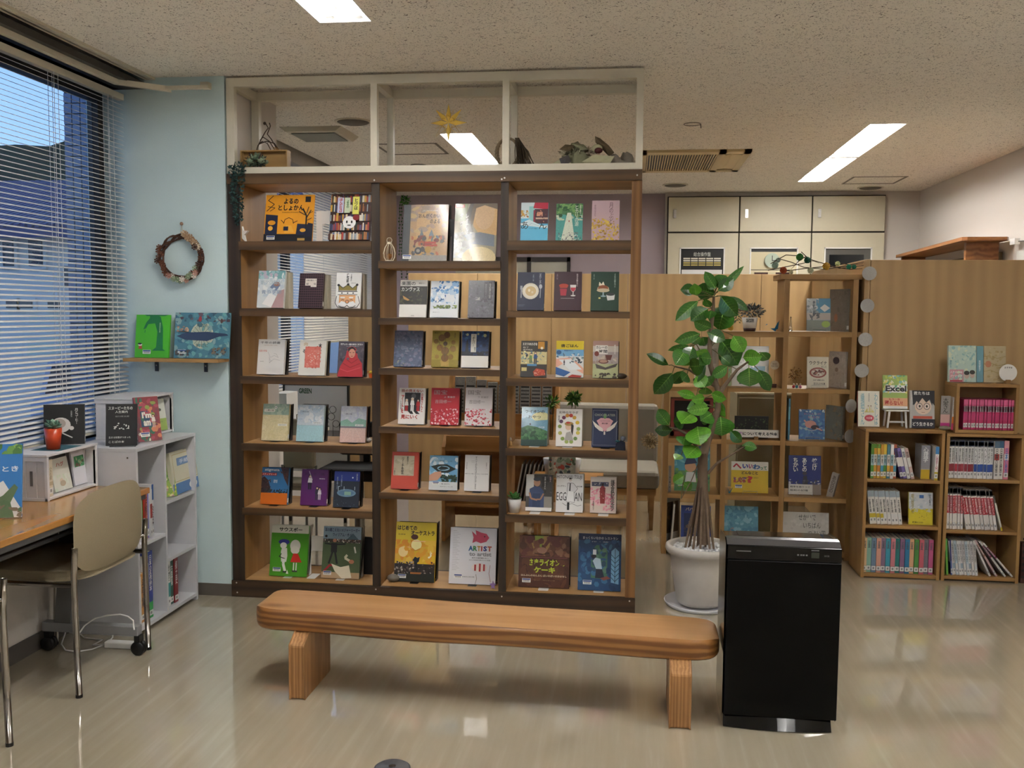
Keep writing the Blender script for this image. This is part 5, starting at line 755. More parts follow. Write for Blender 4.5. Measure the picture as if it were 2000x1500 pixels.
OK_ = wood('oak_case_z', '96703f', 'a8824e', 'z', .5, .6, .35); OKX = wood('oak_case_x', '96703f', 'ab8551', 'x', .5, .6, .35)
def case(label, x0, x1, top, shelves, y=5.35, d=.29, base=.0, t=.017):
    o = thing('bookcase', label, 'bookcase', ((x0+x1)/2, y+d/2, base))
    MB().box(x0, y, base, x0+t, y+d, top-t-.0005).build('side_panel', OK_, o, bev=.001); MB().box(x1-t, y, base, x1, y+d, top-t-.0005).build('side_panel', OK_, o, bev=.001)
    MB().box(x0, y, top-t, x1, y+d, top).build('top_panel', OKX, o, bev=.001)
    for z in shelves: MB().box(x0+t+.0005, y+.002, z-t, x1-t-.0005, y+d-.009, z).build('shelf', OKX, o)
    MB().box(x0+t+.0005, y+d-.008, base+.003, x1-t-.0005, y+d-.001, top-t-.001).build('back_panel', OKX, o)
    return o
case('left oak bookcase of comics with three shelves under the partition', 1.276, 1.692, .826, (.551, .295, .023))
case('right oak bookcase of comics standing close beside its left twin', 1.70, 2.10, .812, (.564, .282, .027))
case('small oak box of pink comics on top of the right bookcase', 1.745, 2.066, 1.082, (.8305,), 5.365, .2, .8135)
YB_ = 5.375
m1 = ['5c8c34', 'c8902c', 'd0a83c', 'c09030', 'd0b440', '487c8c', 'e0dcd8', 'c86c50']
row(1697, 1748, 868, .551, YB_, 8, 0, .13, lambda i: dict(c=m1[i], b=[(0, .12, '5c8c34' if i < 3 else m1[i]), (.3, .62, 'dcd8d0' if i % 2 else '98b8c0'), (.62, .8, ['4c8c34', 'd8a838', 'c87c28', '4c98b0'][i % 4])], t=('世界', .32, .6)), 'bright upright comics at top left of the left bookcase', 'bright upright comics')
row(1756, 1784, 877, .551, YB_, 4, -.24, .13, lambda i: dict(c=['4c3c6c', '7c6cb0', 'd0d0cc', 'c8a8a0'][i], b=[(.3, .6, 'e0dcd4')], t=('物語', .1, .3)), 'leaning comics on the left bookcase top shelf', 'leaning comics')
spine(P(1801, 930, y=5.37).x, 5.40, .551, .048, .185, .12, 'a8a8a8', [(0, .7, '8c8c94'), (.72, 1, 'c8a828')], 'wide grey and yellow psychology book face beside the blue-topped spine', -.0, 0, None, ('心理学', .05, .5), 'e8e8e8', False)
spine(P(1803, 930, y=5.37).x+.053, 5.36, .551, .020, .185, .13, 'e4e0dc', [(0, .22, '3c7cb0'), (.75, 1, 'c8b030')], 'white psychology spine with a blue top band', .02, 0, None, ('心理学入門', .24, .72), 'b04060', True)
row(1700, 1764, 960, .295, YB_, 9, -.12, .12, lambda i: dict(c='dcd8d0', b=[(0, .18, '9ca8b0'), (.68, .84, 'c8b030' if i < 4 else 'd8d8d4')], t=('文庫名作選'[i % 3:], .25, .64)), 'pale leaning pocket novels on the middle shelf', 'pale leaning pocket novels')
p0, p1 = P(1773, 1026, y=5.40), P(1820, 1026, y=5.40)
book(((p0.x+p1.x)/2, 5.385, .2955), p1.x-p0.x, .178, .015, 'd0c028', [('r', 0, 0, 1, .5, 'c4c8cc'), ('n', 0, 0, 1, .55, ['b8c0c8', 'd0d4d8', 'a8b4bc'], 30, .08), ('n', 0, .5, 1, .62, ['d8c830', 'c8c8b0'], 20, .06), ('r', .44, .08, .62, .18, '3c6cb0'), ('v', '銀河鉄道の夜', .1, .05, .22, .66, '8c7c30', .01), ('v', '宮沢賢治', .84, .06, .92, .4, '585858'), ('t', '傑作ここに', .15, .9, .6, .95, K, .03), ('n', .35, .64, .9, .85, ['807020'], 14, .02)], 'yellow and silver novel standing face-out in the left bookcase', .12, spine='L')
pas = ['d8b890', '8cb8a4', '7088a0', 'd89c84', '8c7088', '3c98ac', 'c87880', '2c7c78', '8c6484', '2c7ca4', 'e0ac80', '4c8c40', 'c8606c', '747078', 'b85480']
row(1687, 1827, 1053, .023, YB_, 15, 0, .15, lambda i: dict(c=pas[i], b=[(.03, .32, pas[i]), (.93, .95, '4c4c4c'), (.80, .805, '4c4c4c')], t=('学習事典', .08, .3), tc='485058'), 'tall pastel volumes on the bottom shelf', 'tall pastel volumes')
b1c = ['8c2c3c', '8c2c34', 'a83440', '8c2c3c', 'a04048', '8c2c3c', '8c2434', '803038', '2c4c98', '2c54a0', '2c4c98', '3458a0', '2c4c98', '2c4c90']
row(1848, 1936, 861, .564, YB_, 14, 0, .13, lambda i: dict(c='dcdcda', b=[(0, .16, ['2c3444', '44506c', '383c44'][i % 3]), (.03, .13, 'b8b0a8' if i % 2 else '8c9cb8'), (.62, .82, b1c[i])], t=(['豊臣秀吉', '武田信玄', '坂本龍馬', '徳川家康', '伊達政宗', '織田信長'][i % 6] if i < 8 else ['ナイチン', 'キュリー', 'ヘレン'][i % 3], .2, .58)), 'biography comics on the top shelf of the right bookcase', 'biography comics')
row(1937, 1966, 862, .564, YB_, 3, 0, .13, lambda i: dict(c=['e0dcd4', 'e0dcd4', 'd87c90'][i], b=[(0, .18, ['5c7488', '3c6484', 'e0a0a8'][i]), (.34, .5, ['a83c34', 'c8c4bc', 'd8d0d0'][i])], t=('日本の歴史', .2, .9), tc='383838' if i < 2 else '2c6cb8', h=[1, 1, 1.01][i]), 'history comics ending the right bookcase top row', 'history comics')
rd = lambda i: dict(c='ddd9d4', b=[(0, .16, '3c3838'), (.03, .13, 'a8a49c'), (.2, .62, 'b02030'), (.84, .9, '6c7c9c' if i % 2 else 'c8b048')], t=(['サバイバル', '恐竜世界', '昆虫図鑑'][i % 3], .22, .6), tc='e8d8d8')
row(1846, 1882, 952, .282, YB_, 7, -.03, .13, rd, 'upright red-banded science comics', 'red-banded science comics, upright')
row(1888, 1950, 958, .282, YB_, 10, -.17, .13, rd, 'tilted red-banded science comics', 'red-banded science comics, tilted')
spine(P(1955, 1034, y=5.37).x, 5.37, .282, .010, .195, .13, 'd8d4c8', [(0, .2, '4c4840'), (.9, 1, 'c8b830')], 'last slanting cream comic at the right of the red-banded rows', -.26, 0, None, None, sticker=False)
for i, (c, px) in enumerate((('c85c48', 1841), ('5cb050', 1848))): spine(P(px, 1127, y=5.37).x, 5.372, .027, .012, .20, .13, c, [(.5, 1, '4ca848' if i == 0 else '78b848')], ['orange and green', 'lime green'][i]+' thin book at the left of the lowest right shelf', -.07, 0, None, None, sticker=False)
spine(P(1857, 1127, y=5.37).x, 5.372, .027, .009, .195, .13, '2c2c6c', [(.6, 1, '4c5c98')], 'thin navy book at the left of the lowest right shelf', -.08, 0, None, None)
row(1863, 1916, 1058, .027, YB_, 10, -.12, .13, lambda i: dict(c=['d8d4d4', 'd0ccc8', 'b8c8d0', 'd8d8d4'][i % 4], b=[(.66, .84, ['c8ccd0', '98a8b8', 'd8d4cc'][i % 3])], t=('科学まんが', .08, .6)), 'thin white leaning comics on the lowest right shelf', 'thin white leaning comics')
for i, (px, an, H_, c, b2) in enumerate(((1932, -.45, .215, 'd4d0cc', 'b8b4b0'), (1945, -.55, .23, 'c8a8a8', '98705c'), (1962, -.64, .235, 'ccc8c4', '7c3450'), (1976, -.72, .24, 'ccc4c0', '78304c'))):
    spine(P(px, 1127, y=5.37).x, 5.372, .027, .011, H_, .14, c, [(.12, .45, b2)], ORD[i]+' of four steeply fallen comics at the lower right corner', an, 0, 'steeply fallen comics', ('伝記', .14, .4), 'e8e0e0')
row(1873, 1976, 781, .8305, 5.385, 20, 0, .13, lambda i: dict(c='b02458', b=[(.0, .18, 'cc5c88'), (.2, .42, 'd888a4' if i % 2 else 'cc6890'), (.22, .4, 'e0a8bc'), (.45, .68, 'b83468')], t=('愛の巻', .22, .4), tc='f0d8e0'), 'pink comics in the small top box', 'pink comics in the small top box')
zT = .826
def setbook(px0, px1, pyt, Y, z, T, c, spec, label, lean=.15, rz=0, **kw):
    a, b_ = P(px0, 800, y=Y), P(px1, 800, y=Y); xm = (px0+px1)/2; H = .2
    for _ in range(4): H = (P(xm, pyt, y=Y+H*math.sin(lean)).z-z-T*math.sin(lean))/math.cos(lean)
    W = abs(b_.x-a.x)/max(.3, math.cos(rz)); return book(((a.x+b_.x)/2, Y, z), W, H, T, c, spec, label, lean, rz, **kw)
setbook(1677, 1719, 764, 5.44, zT, .02, 'e4e2d4', [('v', '繊細さん', .12, .06, .3, .95, '7cb0bc', .01), ('v', 'わたしは', .76, .06, .92, .95, '7cb0bc', .01), ('v', '武田友紀', .48, .06, .54, .3, '909090'), ('e', .52, .76, .22, .09, 'b83c50'), ('t', '大反響', .38, .73, .66, .79, 'f0d8dc'), ('p', [(.3, .6), (.5, .42), (.76, .6)], 'd4cc78'), ('f', .48, .4, .18, K, 'e0dcd0', 'e0dcd0'), ('f', .6, .4, .18, K, 'd8d4c4', 'd8d4c4')], 'cream book with pale blue lettering and a red oval on the left bookcase', spinec='8c1c24', back=None) if 0 else None
setbook(1677, 1719, 764, 5.44, zT, .02, 'e4e2d4', [('v', '繊細さん', .12, .06, .3, .95, '7cb0bc', .01), ('v', 'わたしは', .76, .06, .92, .95, '7cb0bc', .01), ('v', '武田友紀', .48, .06, .54, .3, '909090'), ('e', .52, .76, .22, .09, 'b83c50'), ('t', '大反響', .38, .73, .66, .79, 'f0d8dc'), ('p', [(.3, .6), (.5, .42), (.76, .6)], 'd4cc78'), ('f', .48, .4, .18, K, 'e0dcd0', 'e0dcd0'), ('f', .6, .4, .18, K, 'd8d4c4', 'd8d4c4')], 'cream book with pale blue lettering and a red oval on the left bookcase', spinec='8c1c24')
st = thing('miniature_stool', 'tiny white painted stool carrying the spreadsheet book', 'stool', (P(1748, 825, y=5.47).x, 5.47, zT)); sxx = st.location.x; zs = P(1748, 800, y=5.45).z
MB().box(sxx-.062, 5.42, zs-.008, sxx+.062, 5.52, zs).build('seat', WHITEM, st, bev=.002)
for dx in (-.05, .05):
    for dy in (5.43, 5.51): MB().prism([(sxx+dx*1.0-.005, zT+.0005), (sxx+dx*1.0+.005, zT+.0005), (sxx+dx*.85+.005, zs-.0085), (sxx+dx*.85-.005, zs-.0085)], 'y', dy-.005, dy+.005).build('leg', WHITEM, st)
MB().box(sxx-.04, 5.427, zT+.03, sxx+.04, 5.433, zT+.038).build('stretcher', WHITEM, st)
setbook(1725, 1772, 733, 5.45, zs, .02, '9cb45c', [('n', 0, 0, 1, .55, ['b8c850', 'e0d880', '5ca87c', '88c0b8', 'e4e4d0'], 60, .08), ('r', .08, .30, .98, .52, 'e8e8e4'), ('t', 'Excel', .1, .31, .96, .49, K, .04), ('r', 0, .68, 1, .92, 'd8a078'), ('t', '困らない!', .08, .76, .8, .9, 'b02820', .03), ('t', 'もう一生', .24, .69, .7, .75, 'b02820', .02), ('r', 0, .92, 1, 1, 'e0e0dc')], 'green and yellow computing book on the tiny white stool', .2, -.06)
setbook(1779, 1827, 763, 5.42, zT, .022, 'e0dcd8', [('r', .02, 0, 1, 1, 'b4b0ac'), ('p', [(.08, .0), (1, 0), (1, .4), (.9, .32), (.8, .2), (.6, .26), (.45, .18), (.3, .3), (.12, .4)], '1c1c24'), ('e', .53, .42, .34, .22, 'e0c8b4'), ('p', [(.1, .38), (.2, .08), (.6, 0), (.96, .1), (.9, .4), (.8, .24), (.66, .32), (.5, .2), (.34, .34), (.24, .26)], '181820'), ('e', .38, .42, .13, .09, '2c2c34'), ('e', .38, .42, .11, .075, 'e4d4c8'), ('e', .68, .42, .13, .09, '2c2c34'), ('e', .68, .42, .11, .075, 'e4d4c8'), ('e', .39, .42, .04, .035, K), ('e', .68, .42, .04, .035, K), ('l', [(.46, .58), (.6, .58)], .015, '7c3c34'), ('r', .06, .76, 1, 1, '1c1c2c'), ('r', .12, .68, .9, .75, 'b84c34'), ('t', '君たちは', .14, .03, .8, .12, 'e8e8e4', .02), ('t', 'どう生きるか', .1, .84, .94, .94, 'e8e8e4', .02)], 'book cover with a face in round glasses and dark hair', .14)
o = thing('flat_stone', 'flat grey stone in front of the round-glasses book', 'stone', (P(1824, 832, z=zT).x, 5.385, zT)); MB().ball((o.location.x, 5.385, zT+.0115), .032, 14, 9, sc=(1, .7, .36)).build('stone', mat('grey_stone', '86806f', .7, noise=.2, nscale=60), o, smooth=True)
for i, (px, w_, c, bs, tt, an) in enumerate(((1836, .050, '8c8880', [(.0, .5, '989490'), (.55, .8, 'c8a098'), (.8, 1, 'b8307c')], '大家さん', -.0), (1857, .013, 'dcd8d4', [(.6, .8, 'd87c2c'), (.8, 1, 'c0386c')], '大家さんと', .05), (1863, .013, 'dcd8d4', [(.55, .85, 'c83c34')], 'と僕', .06))):
    spine(P(px, 830, y=5.40).x, 5.40+.0*i, zT, w_, .185-.006*i, .1 if i else .004, c, bs, ('grey and magenta book face', 'white and orange spine next to the magenta book face', 'white and red spine against the small top box')[i], an, 0, None, (tt, .06, .5), '303030', False)
zb = 1.082+.0005
sb = [('n', 0, 0, 1, 1, ['a8c4b8', 'c0d4c4', '8cb4b4', 'd0d8bc'], 90, .07), ('r', .04, .66, .55, 1, 'c89098'), ('t', '人生の結論', .06, .7, .5, .76, 'f0e8e8'), ('t', 'ITYマップ', .08, .8, .5, .88, 'f0e8e8'), ('r', .05, .95, .5, .99, 'a82c3c'), ('e', .66, .82, .09, .09, 'c8b0a0'), ('e', .66, .75, .1, .06, '282420'), ('e', .86, .80, .09, .09, 'c8b0a0'), ('e', .86, .73, .1, .06, '383430'), ('v', '神様の言うとおり', .04, .4, .12, .62, '4c7c94')]
setbook(1850, 1904, 675, 5.45, zb, .02, 'b4ccc0', sb, 'pale teal novel with two heads on its lower band', .12, spine='R')
setbook(1905, 1918, 676, 5.451, zb, .02, '6c9ca8', [('v', '西加奈子', .3, .4, .6, .7, 'd8e4e4')], 'narrow blue-green spine between the two wide novels', .12, sticker=False)
setbook(1919, 1962, 676, 5.45, zb, .02, 'b8a884', [('n', 0, 0, 1, 1, ['b09c70', 'c0b088', 'a89468'], 60, .07), ('l', [(0, .3), (.3, .26), (.6, .34), (1, .28)], .02, '94844c'), ('l', [(0, .5), (.3, .46), (.6, .54), (1, .5)], .02, '94844c'), ('l', [(0, .7), (.3, .66), (.6, .74), (1, .7)], .02, '94844c'), ('e', .2, .5, .14, .09, 'b87c5c')], 'tan novel with wavy lines on the small top box', .12)
o = thing('round_sign', 'small round white sign on a wooden foot beside the tan novel', 'sign', (P(1968, 748, y=5.41).x, 5.41, zb)); q = o.location
s = MB(); s.M = Matrix.Translation((q.x, 5.412, P(1968, 728, y=5.41).z)) @ Matrix.Rotation(pi/2, 4, 'X'); s.lathe([(0, 0), (.046, 0), (.046, .003), (0, .003)], seg=28); s.build('disc', mat('white_card', 'e4e2dc', .7), o)
MB().box(q.x-.012, 5.40, zb, q.x+.012, 5.43, zb+.022).build('foot', OKX, o); l = MB(); zz = P(1968, 718, y=5.41).z; stamp_text(l, 'おすすめ', lambda u, v: (q.x-.02+.04*u, 5.4085, zz+.005-.01*v), 0, 0, 1, 1, K, .02); l.build('lettering', INK, o)
# dark box at far right edge
o = thing('magazine_box', 'dark brown slatted box with red spines at the right edge', 'box', (2.2, 5.5, 0)); MB().box(2.115, 5.36, 0, 2.55, 5.40, P(1996, 1060, y=5.36).z).build('front', mat('dark_red_brown', '4c2a22', .6), o)
me = None
for i in range(7):
    zz = .03+i*.035
    MB().box(2.118, 5.355, zz, 2.55, 5.3595, zz+.012).build('slat', mat('dark_brown_slat', '2c201a', .6), o)
# paper disc garland hanging along the partition edge
gl = thing('paper_disc_garland', 'string of round printed-paper discs hanging down the partition edge', 'garland', (1.33, 5.63, 1.7)); PD = mat('printed_paper_disc', 'b4b2ae', .8, noise=.25, nscale=220)
for px, py in ((1698, 534), (1694, 597), (1690, 663), (1683, 724)):
    p = P(px, py, y=5.645); d = MB(); d.M = Matrix.Translation(p) @ Matrix.Rotation(pi/2, 4, 'X') @ Matrix.Rotation(.1*((px % 3)-1), 4, 'Y'); d.lathe([(0, 0), (.0395, 0), (.0395, .002), (0, .002)], seg=24); d.build('disc', PD, gl)
for px, py in ((1672, 793), (1662, 852)):
    p = P(px, py, y=5.66); d = MB(); d.M = Matrix.Translation((1.262, p.y, p.z)) @ Matrix.Rotation(pi/2, 4, 'X') @ Matrix.Rotation(.5, 4, 'Y'); d.lathe([(0, 0), (.0395, 0), (.0395, .002), (0, .002)], seg=24); d.build('disc', PD, gl)
MB().tube([P(1699, 505, y=5.655)]+[P(x, y, y=5.648) for x, y in ((1698, 534), (1694, 597), (1690, 663), (1683, 724))]+[P(1672, 793, y=5.65), P(1662, 852, y=5.655)], .0008, 4).build('string', mat('string', 'b8a888', .8), gl)
# ---------------------------------------------------------------- stepped open rack
rk = thing('stepped_rack', 'stepped oak open rack of compartments behind the purifier', 'rack', (.75, 5.85, 0)); y0, y1 = 5.70, 5.99; t = .03
for x0, x1, top in ((.195, .225, .988), (.535, .565, 1.312), (.876, .906, 1.650), (1.262, 1.292, 1.650)): MB().box(x0, y0, .0, x1, y1, top).build('upright', OK_, rk, bev=.001)
RS = [(.86, 1.31, 1.651, 1.681), (.50, 1.255, 1.313+.005, 1.348), (.20, 1.32, .989, 1.013), (.23, 1.255, .676, .704), (.23, 1.255, .342, .370), (.23, 1.255, .022, .045)]
XS = [.225, .535, .565, .876, .906, 1.262]
MB().box(.85, y0-.004, 1.6505, 1.31, y1, 1.681).build('shelf', OKX, rk, bev=.001)
MB().box(.51, y0-.004, 1.3125, .8755, y1, 1.345).build('shelf', OKX, rk, bev=.001); MB().box(.9065, y0-.004, 1.318, 1.2615, y1, 1.348).build('shelf', OKX, rk, bev=.001); MB().box(1.2925, y0-.004, 1.318, 1.315, y1, 1.348).build('shelf', OKX, rk)
for zt_, tt in ((1.013, .025), (.704, .028), (.370, .028), (.045, .025)):
    for a, b_ in ((.2255, .5345), (.5655, .8755), (.9065, 1.2615)): MB().box(a, y0-.002, zt_-tt, b_, y1, zt_).build('shelf', OKX, rk, bev=.001)
MB().box(.195, y0-.002, .9885, .2252, y1, 1.013).box(.5345, y0-.003, .9885, .5347, y1, 1.0).build('shelf_end', OKX, rk)
WIRE = mat('silver_wire', 'b8b8b4', .3, .8)
def wire_stand(X, Y, z, w_):
    o = thing('wire_stand', 'wire easel stand holding the '+wire_stand.what, 'stand', (X, Y, z)); h = .02
    MB().tube([(X-w_*.35, Y+.06, z+.002), (X-w_*.35, Y-.024, z+.002), (X-w_*.35, Y-.026, z+h), (X+w_*.35, Y-.026, z+h), (X+w_*.35, Y-.024, z+.002), (X+w_*.35, Y+.06, z+.002)], .0013, 5).build('foot_wire', WIRE, o); return o
def rbook(px0, px1, pyt, z, T, c, spec, label, stand=True, lean=.16, Y=None, **kw):
    Y = Y or 5.77; o = setbook(px0, px1, pyt, Y, z+.002, T, c, spec, label, lean, **kw)
    if stand: wire_stand.what = label.split(' with')[0].split(' on ')[0].split(' of ')[0]+' in the rack'; wire_stand(o.location.x, Y, z, .12)
    return o
RZ = [1.348, 1.013, .704, .370, .045]
rbook(1571, 1617, 583, RZ[0], .018, 'a8b0b4', [('r', .4, 0, 1, .45, '4c8cb0'), ('n', 0, 0, .5, .7, ['c8ccd0', '8c989c', '6c7478'], 30, .08), ('p', [(.55, .3), (.75, .18), (.98, .3), (.75, .42)], 'd8dcd8'), ('r', 0, .45, 1, .66, 'b8b0a8'), ('n', 0, .45, .6, .66, ['3c4044', '585c60'], 10, .08), ('r', 0, .68, 1, 1, '7c8478'), ('e', .8, .8, .18, .1, '9cb850'), ('v', '最後の鳥', .24, .08, .36, .5, '3c4c58', .02)], 'silver and blue book with a white diamond and green oval')
rbook(1575, 1617, 697, RZ[1], .018, 'dcd6c4', [('t', 'ウクライナ', .1, .14, .92, .26, '2c2820', .02), ('t', 'のこと', .66, .29, .9, .36, '2c2820'), ('e', .5, .52, .4, .17, '8c4034'), ('e', .5, .52, .32, .13, 'c8b8a8'), ('n', .2, .42, .8, .62, ['7c3028', 'a86c5c', 'e0d8cc', '5c2c24'], 20, .08), ('t', '日本で避難生活を', .28, .74, .8, .79, '303030'), ('t', '支えた人々の本', .3, .84, .84, .92, '303030', .02)], 'cream book with a bowl of dark red soup')
rbook(1562, 1613, 800, RZ[2], .012, '3c6ca8', [('n', 0, 0, 1, 1, ['4c7cb4', '2c5c98', '5c94b8', '8cb8c4'], 60, .08), ('n', 0, 0, 1, .1, ['c8d8dc', '284c7c', '98b8c4'], 20, .05), ('e', .45, .5, .22, .13, 'd0988c'), ('e', .62, .6, .16, .08, '2c2430'), ('l', [(.2, .36), (.35, .5)], .06, 'd0988c'), ('l', [(.66, .62), (.9, .7)], .05, 'd0988c'), ('l', [(.1, .62), (.5, .72), (.9, .6)], .02, 'c8ccc8'), ('t', 'おしっこちょっぴり', .2, .12, .85, .18, 'b87c90'), ('t', 'もれたろう', .35, .22, .8, .30, 'b87c90')], 'blue picture book with a pink swimmer', spine='L', paint=0)
rbook(1545, 1609, 890, RZ[3], .015, '1c2c78', [('v', '焼け', .72, .06, .88, .38, 'e8e8e4', .03), ('v', 'あとの', .42, .06, .56, .42, 'e8e8e4', .03), ('v', 'ちかい', .14, .06, .30, .42, 'e8e8e4', .03), ('e', .5, .46, .07, .05, '484450'), ('p', [(.42, .74), (.46, .52), (.56, .52), (.6, .74)], '30303c'), ('n', 0, .62, 1, .74, ['3c3c48', '505060', 'c8c8d0'], 40, .04), ('r', 0, .74, .74, 1, 'd8d6d0'), ('r', .74, .74, 1, 1, '8c8078'), ('t', '戦争を語りつぐ', .05, .78, .66, .83, '303030'), ('t', '昭和の記憶', .05, .87, .6, .92, '303030')], 'dark blue book with thick white vertical title', spine='L')
rbook(1536, 1628, 1001, RZ[4], .012, 'c4c0b8', [('n', 0, 0, 1, 1, ['ccc8c0', 'bcb8b0'], 60, .05), ('t', 'せかいで', .35, .06, .72, .22, '1c1c1c', .0), ('t', 'いちばん', .45, .28, .82, .44, '1c1c1c', .0), ('t', 'つよい国', .56, .5, .92, .66, '1c1c1c', .0), ('t', 'デビッド・マッキー作 なかがわちひろ訳', .42, .76, .92, .8, '404040')], 'pale grey picture book with brush-like black title', spine='L')
rbook(1432, 1505, 902, RZ[3], .012, 'd8b820', [('r', 0, 0, 1, .28, 'dcd8cc'), ('t', 'へ', .04, .06, .28, .24, 'b82c3c', .05), ('t', 'い', .3, .08, .46, .22, '303ca0', .05), ('t', 'わ', .58, .08, .78, .24, '2c5c9c', .05), ('t', 'い', .47, .08, .58, .22, '9c2c74', .05), ('t', 'って', .78, .14, .96, .25, '2c7c58', .04), ('t', 'どんなこと', .28, .31, .72, .41, '2c2420', .03), ('t', '?', .42, .46, .58, .68, 'c02c2c', .05), ('n', .06, .50, .42, .68, ['8c5c3c', 'd0b898', '5c4870', 'a84c3c'], 36, .035), ('t', '浜田桂子', .6, .5, .74, .53, '5c4c20')], 'yellow picture book with a red question mark', spine='L', bar=(.2, .8))
rbook(1418, 1488, 989, RZ[4], .012, '5c98b0', [('n', 0, 0, 1, 1, ['6ca8bc', '4c88a4', '88bccc'], 80, .09), ('t', 'よるのないくに', .1, .06, .85, .16, '3c6c84'), ('e', .28, .62, .08, .08, '8c8c94'), ('p', [(.18, .95), (.24, .68), (.34, .68), (.42, .95)], '3c5474')], 'misty teal picture book behind the purifier', spine='L', paint=1)
rbook(1320, 1390, 871, RZ[3], .014, '4c94ac', [('r', 0, .55, 1, 1, '5c8c5c'), ('n', 0, .5, 1, 1, ['4c8c58', '78a850', '386c54'], 50, .09), ('n', 0, 0, 1, .45, ['5ca4bc', '78b4c0'], 30, .1), ('e', .45, .46, .16, .12, 'd0a07c'), ('p', [(.28, .42), (.34, .28), (.56, .26), (.64, .38)], '202c54'), ('p', [(.3, .8), (.34, .58), (.58, .58), (.62, .8)], 'd4d8d4')], 'blue-green picture book of a boy in a dark cap', spine='L', bar=(.2, .85), paint=0)
rbook(1335, 1394, 988, RZ[4], .012, '28408c', [('r', .1, .2, .9, .9, '1c2c5c'), ('n', .1, .3, .9, .9, ['6c5850', '3c3c58', '8c7868'], 30, .07), ('t', 'パパの戦争', .15, .05, .8, .14, 'c8b8a0', .02)], 'royal blue book behind the tree roots', spine='L')
def slabbook(px0, px1, pyt, pyb, Y, z, c, label, T=.02, D=.16, lean=.1, rz=.9, bands=None, title=None):
    a = P((px0+px1)/2, pyb, y=Y); H = (P((px0+px1)/2, pyt, y=Y).z-z)/math.cos(lean); return book((a.x, Y+.05, z+.001), D, H, T, c, bands or [('n', 0, 0, 1, 1, [c, '8c8880', 'a8a49c'], 30, .1)]+(title or []), label, lean*.3, rz, spine='R', paint=1)
slabbook(1622, 1655, 565, 645, 5.76, RZ[0], '8c857c', 'tall grey book turned sideways at the right of the upper compartment', .02, .15, .05, -1.05, [('n', 0, 0, 1, 1, ['948c84', '7c766e', '88807a'], 30, .1), ('e', .4, .68, .1, .1, 'b07c64')])
slabbook(1622, 1650, 688, 758, 5.76, RZ[1], 'b4aca4', 'pale book with a dark fruit turned sideways in the second compartment', .02, .13, .05, -1.0, [('n', 0, 0, 1, 1, ['bcb4ac', 'a8a098'], 30, .1), ('e', .45, .25, .2, .1, '4c4450'), ('e', .5, .5, .1, .06, '8c7c70')])
slabbook(1616, 1645, 795, 866, 5.76, RZ[2], '8c8c84', 'grey-green book turned sideways beside the pink swimmer book', .015, .14, .05, -1.0, [('n', 0, 0, 1, 1, ['98988c', '7c8080', 'a08c78'], 30, .1)])
spine(P(1613, 970, y=5.76).x, 5.76, RZ[3]+.001, .04, .15, .03, 'b0a8a0', [(0, 1, 'a8a098')], 'small whitish book tilted right beside the dark blue book', .22, -.5, None, ('あの日の', .1, .8), '58504c', False)
spine(P(1538, 862, y=5.75).x, 5.75, RZ[2], .012, .245, .2, '4c88a0', [(.2, .5, '6cb0c8')], 'thin light blue spine at the left of the swimmer book', .0, 0, None, None, sticker=False)
spine(P(1309, 1060, y=5.75).x, 5.75, RZ[4], .012, .25, .2, 'c8c4bc', [], 'thin pale spine at the left of the lowest compartment', .06, 0, None, None, sticker=False)
slabbook(1300, 1324, 975, 1058, 5.79, RZ[4], 'b8b4ac', 'white-edged brown picture book turned sideways in the lowest left compartment', .012, .17, .05, .9, [('r', .1, .1, .9, .8, '54402c'), ('n', .2, .2, .8, .75, ['7c5c3c', '3c2c20'], 20, .1)])
# objects on the rack
pb = thing('framed_dark_photo', 'dark leafy photo board standing behind the paper sign', 'picture', (P(1467, 845, y=5.80).x, 5.80, RZ[2])); a, b_ = P(1435, 812, y=5.80), P(1500, 860, y=5.80)
MB().box(a.x, 5.80, RZ[2]+.0005, b_.x, 5.812, a.z).build('board', BLACKM, pb)
l = MB(); rr = random.Random(2)
for i in range(70):
    u, v = rr.uniform(a.x+.01, b_.x-.01), rr.uniform(RZ[2]+.03, a.z-.012); s_ = rr.uniform(.003, .008); l.poly([(u-s_, 5.7995-.00001*i, v), (u, 5.7995-.00001*i, v-s_), (u+s_, 5.7995-.00001*i, v), (u, 5.7995-.00001*i, v+s_)], rr.choice(['38442c', '4c5c38', '2c3424', '141814']))
l.build('photo_print', INK, pb)
sg_ = thing('paper_sign', 'long white paper sign about picture books on peace', 'sign', (P(1475, 855, y=5.735).x, 5.735, RZ[2])); a, b_ = P(1432, 858, y=5.735), P(1521, 862, y=5.735); hz = P(1475, 843, y=5.75).z-P(1475, 858, y=5.735).z
f = lambda u, v: (a.x+(b_.x-a.x)*u, 5.735+.012*(1-v), RZ[2]+.012+.045*(1-v))
MB().poly([f(0, 1), f(1, 1), f(1, 0), f(0, 0)]).poly([tuple(Vector(f(0, 0))+Vector((0, .0005, 0))), tuple(Vector(f(0, 0))+Vector((0, .03, -.045))), tuple(Vector(f(1, 0))+Vector((0, .03, -.045))), tuple(Vector(f(1, 0))+Vector((0, .0005, 0)))]).build('card', mat('white_card', 'e4e2dc', .7), sg_)
l = MB(); g = lambda u, v: (f(u, v)[0], f(u, v)[1]-.001, f(u, v)[2]); stamp_text(l, '平和', g, .04, .3, .2, .75, 'b48cc0', .04); stamp_text(l, 'について考える絵本', g, .21, .3, .97, .75, K, .04); l.build('lettering', INK, sg_)
MB().box((a.x+b_.x)/2-.012, 5.725, RZ[2], (a.x+b_.x)/2+.012, 5.765, RZ[2]+.018).build('wooden_clip', OKX, sg_)
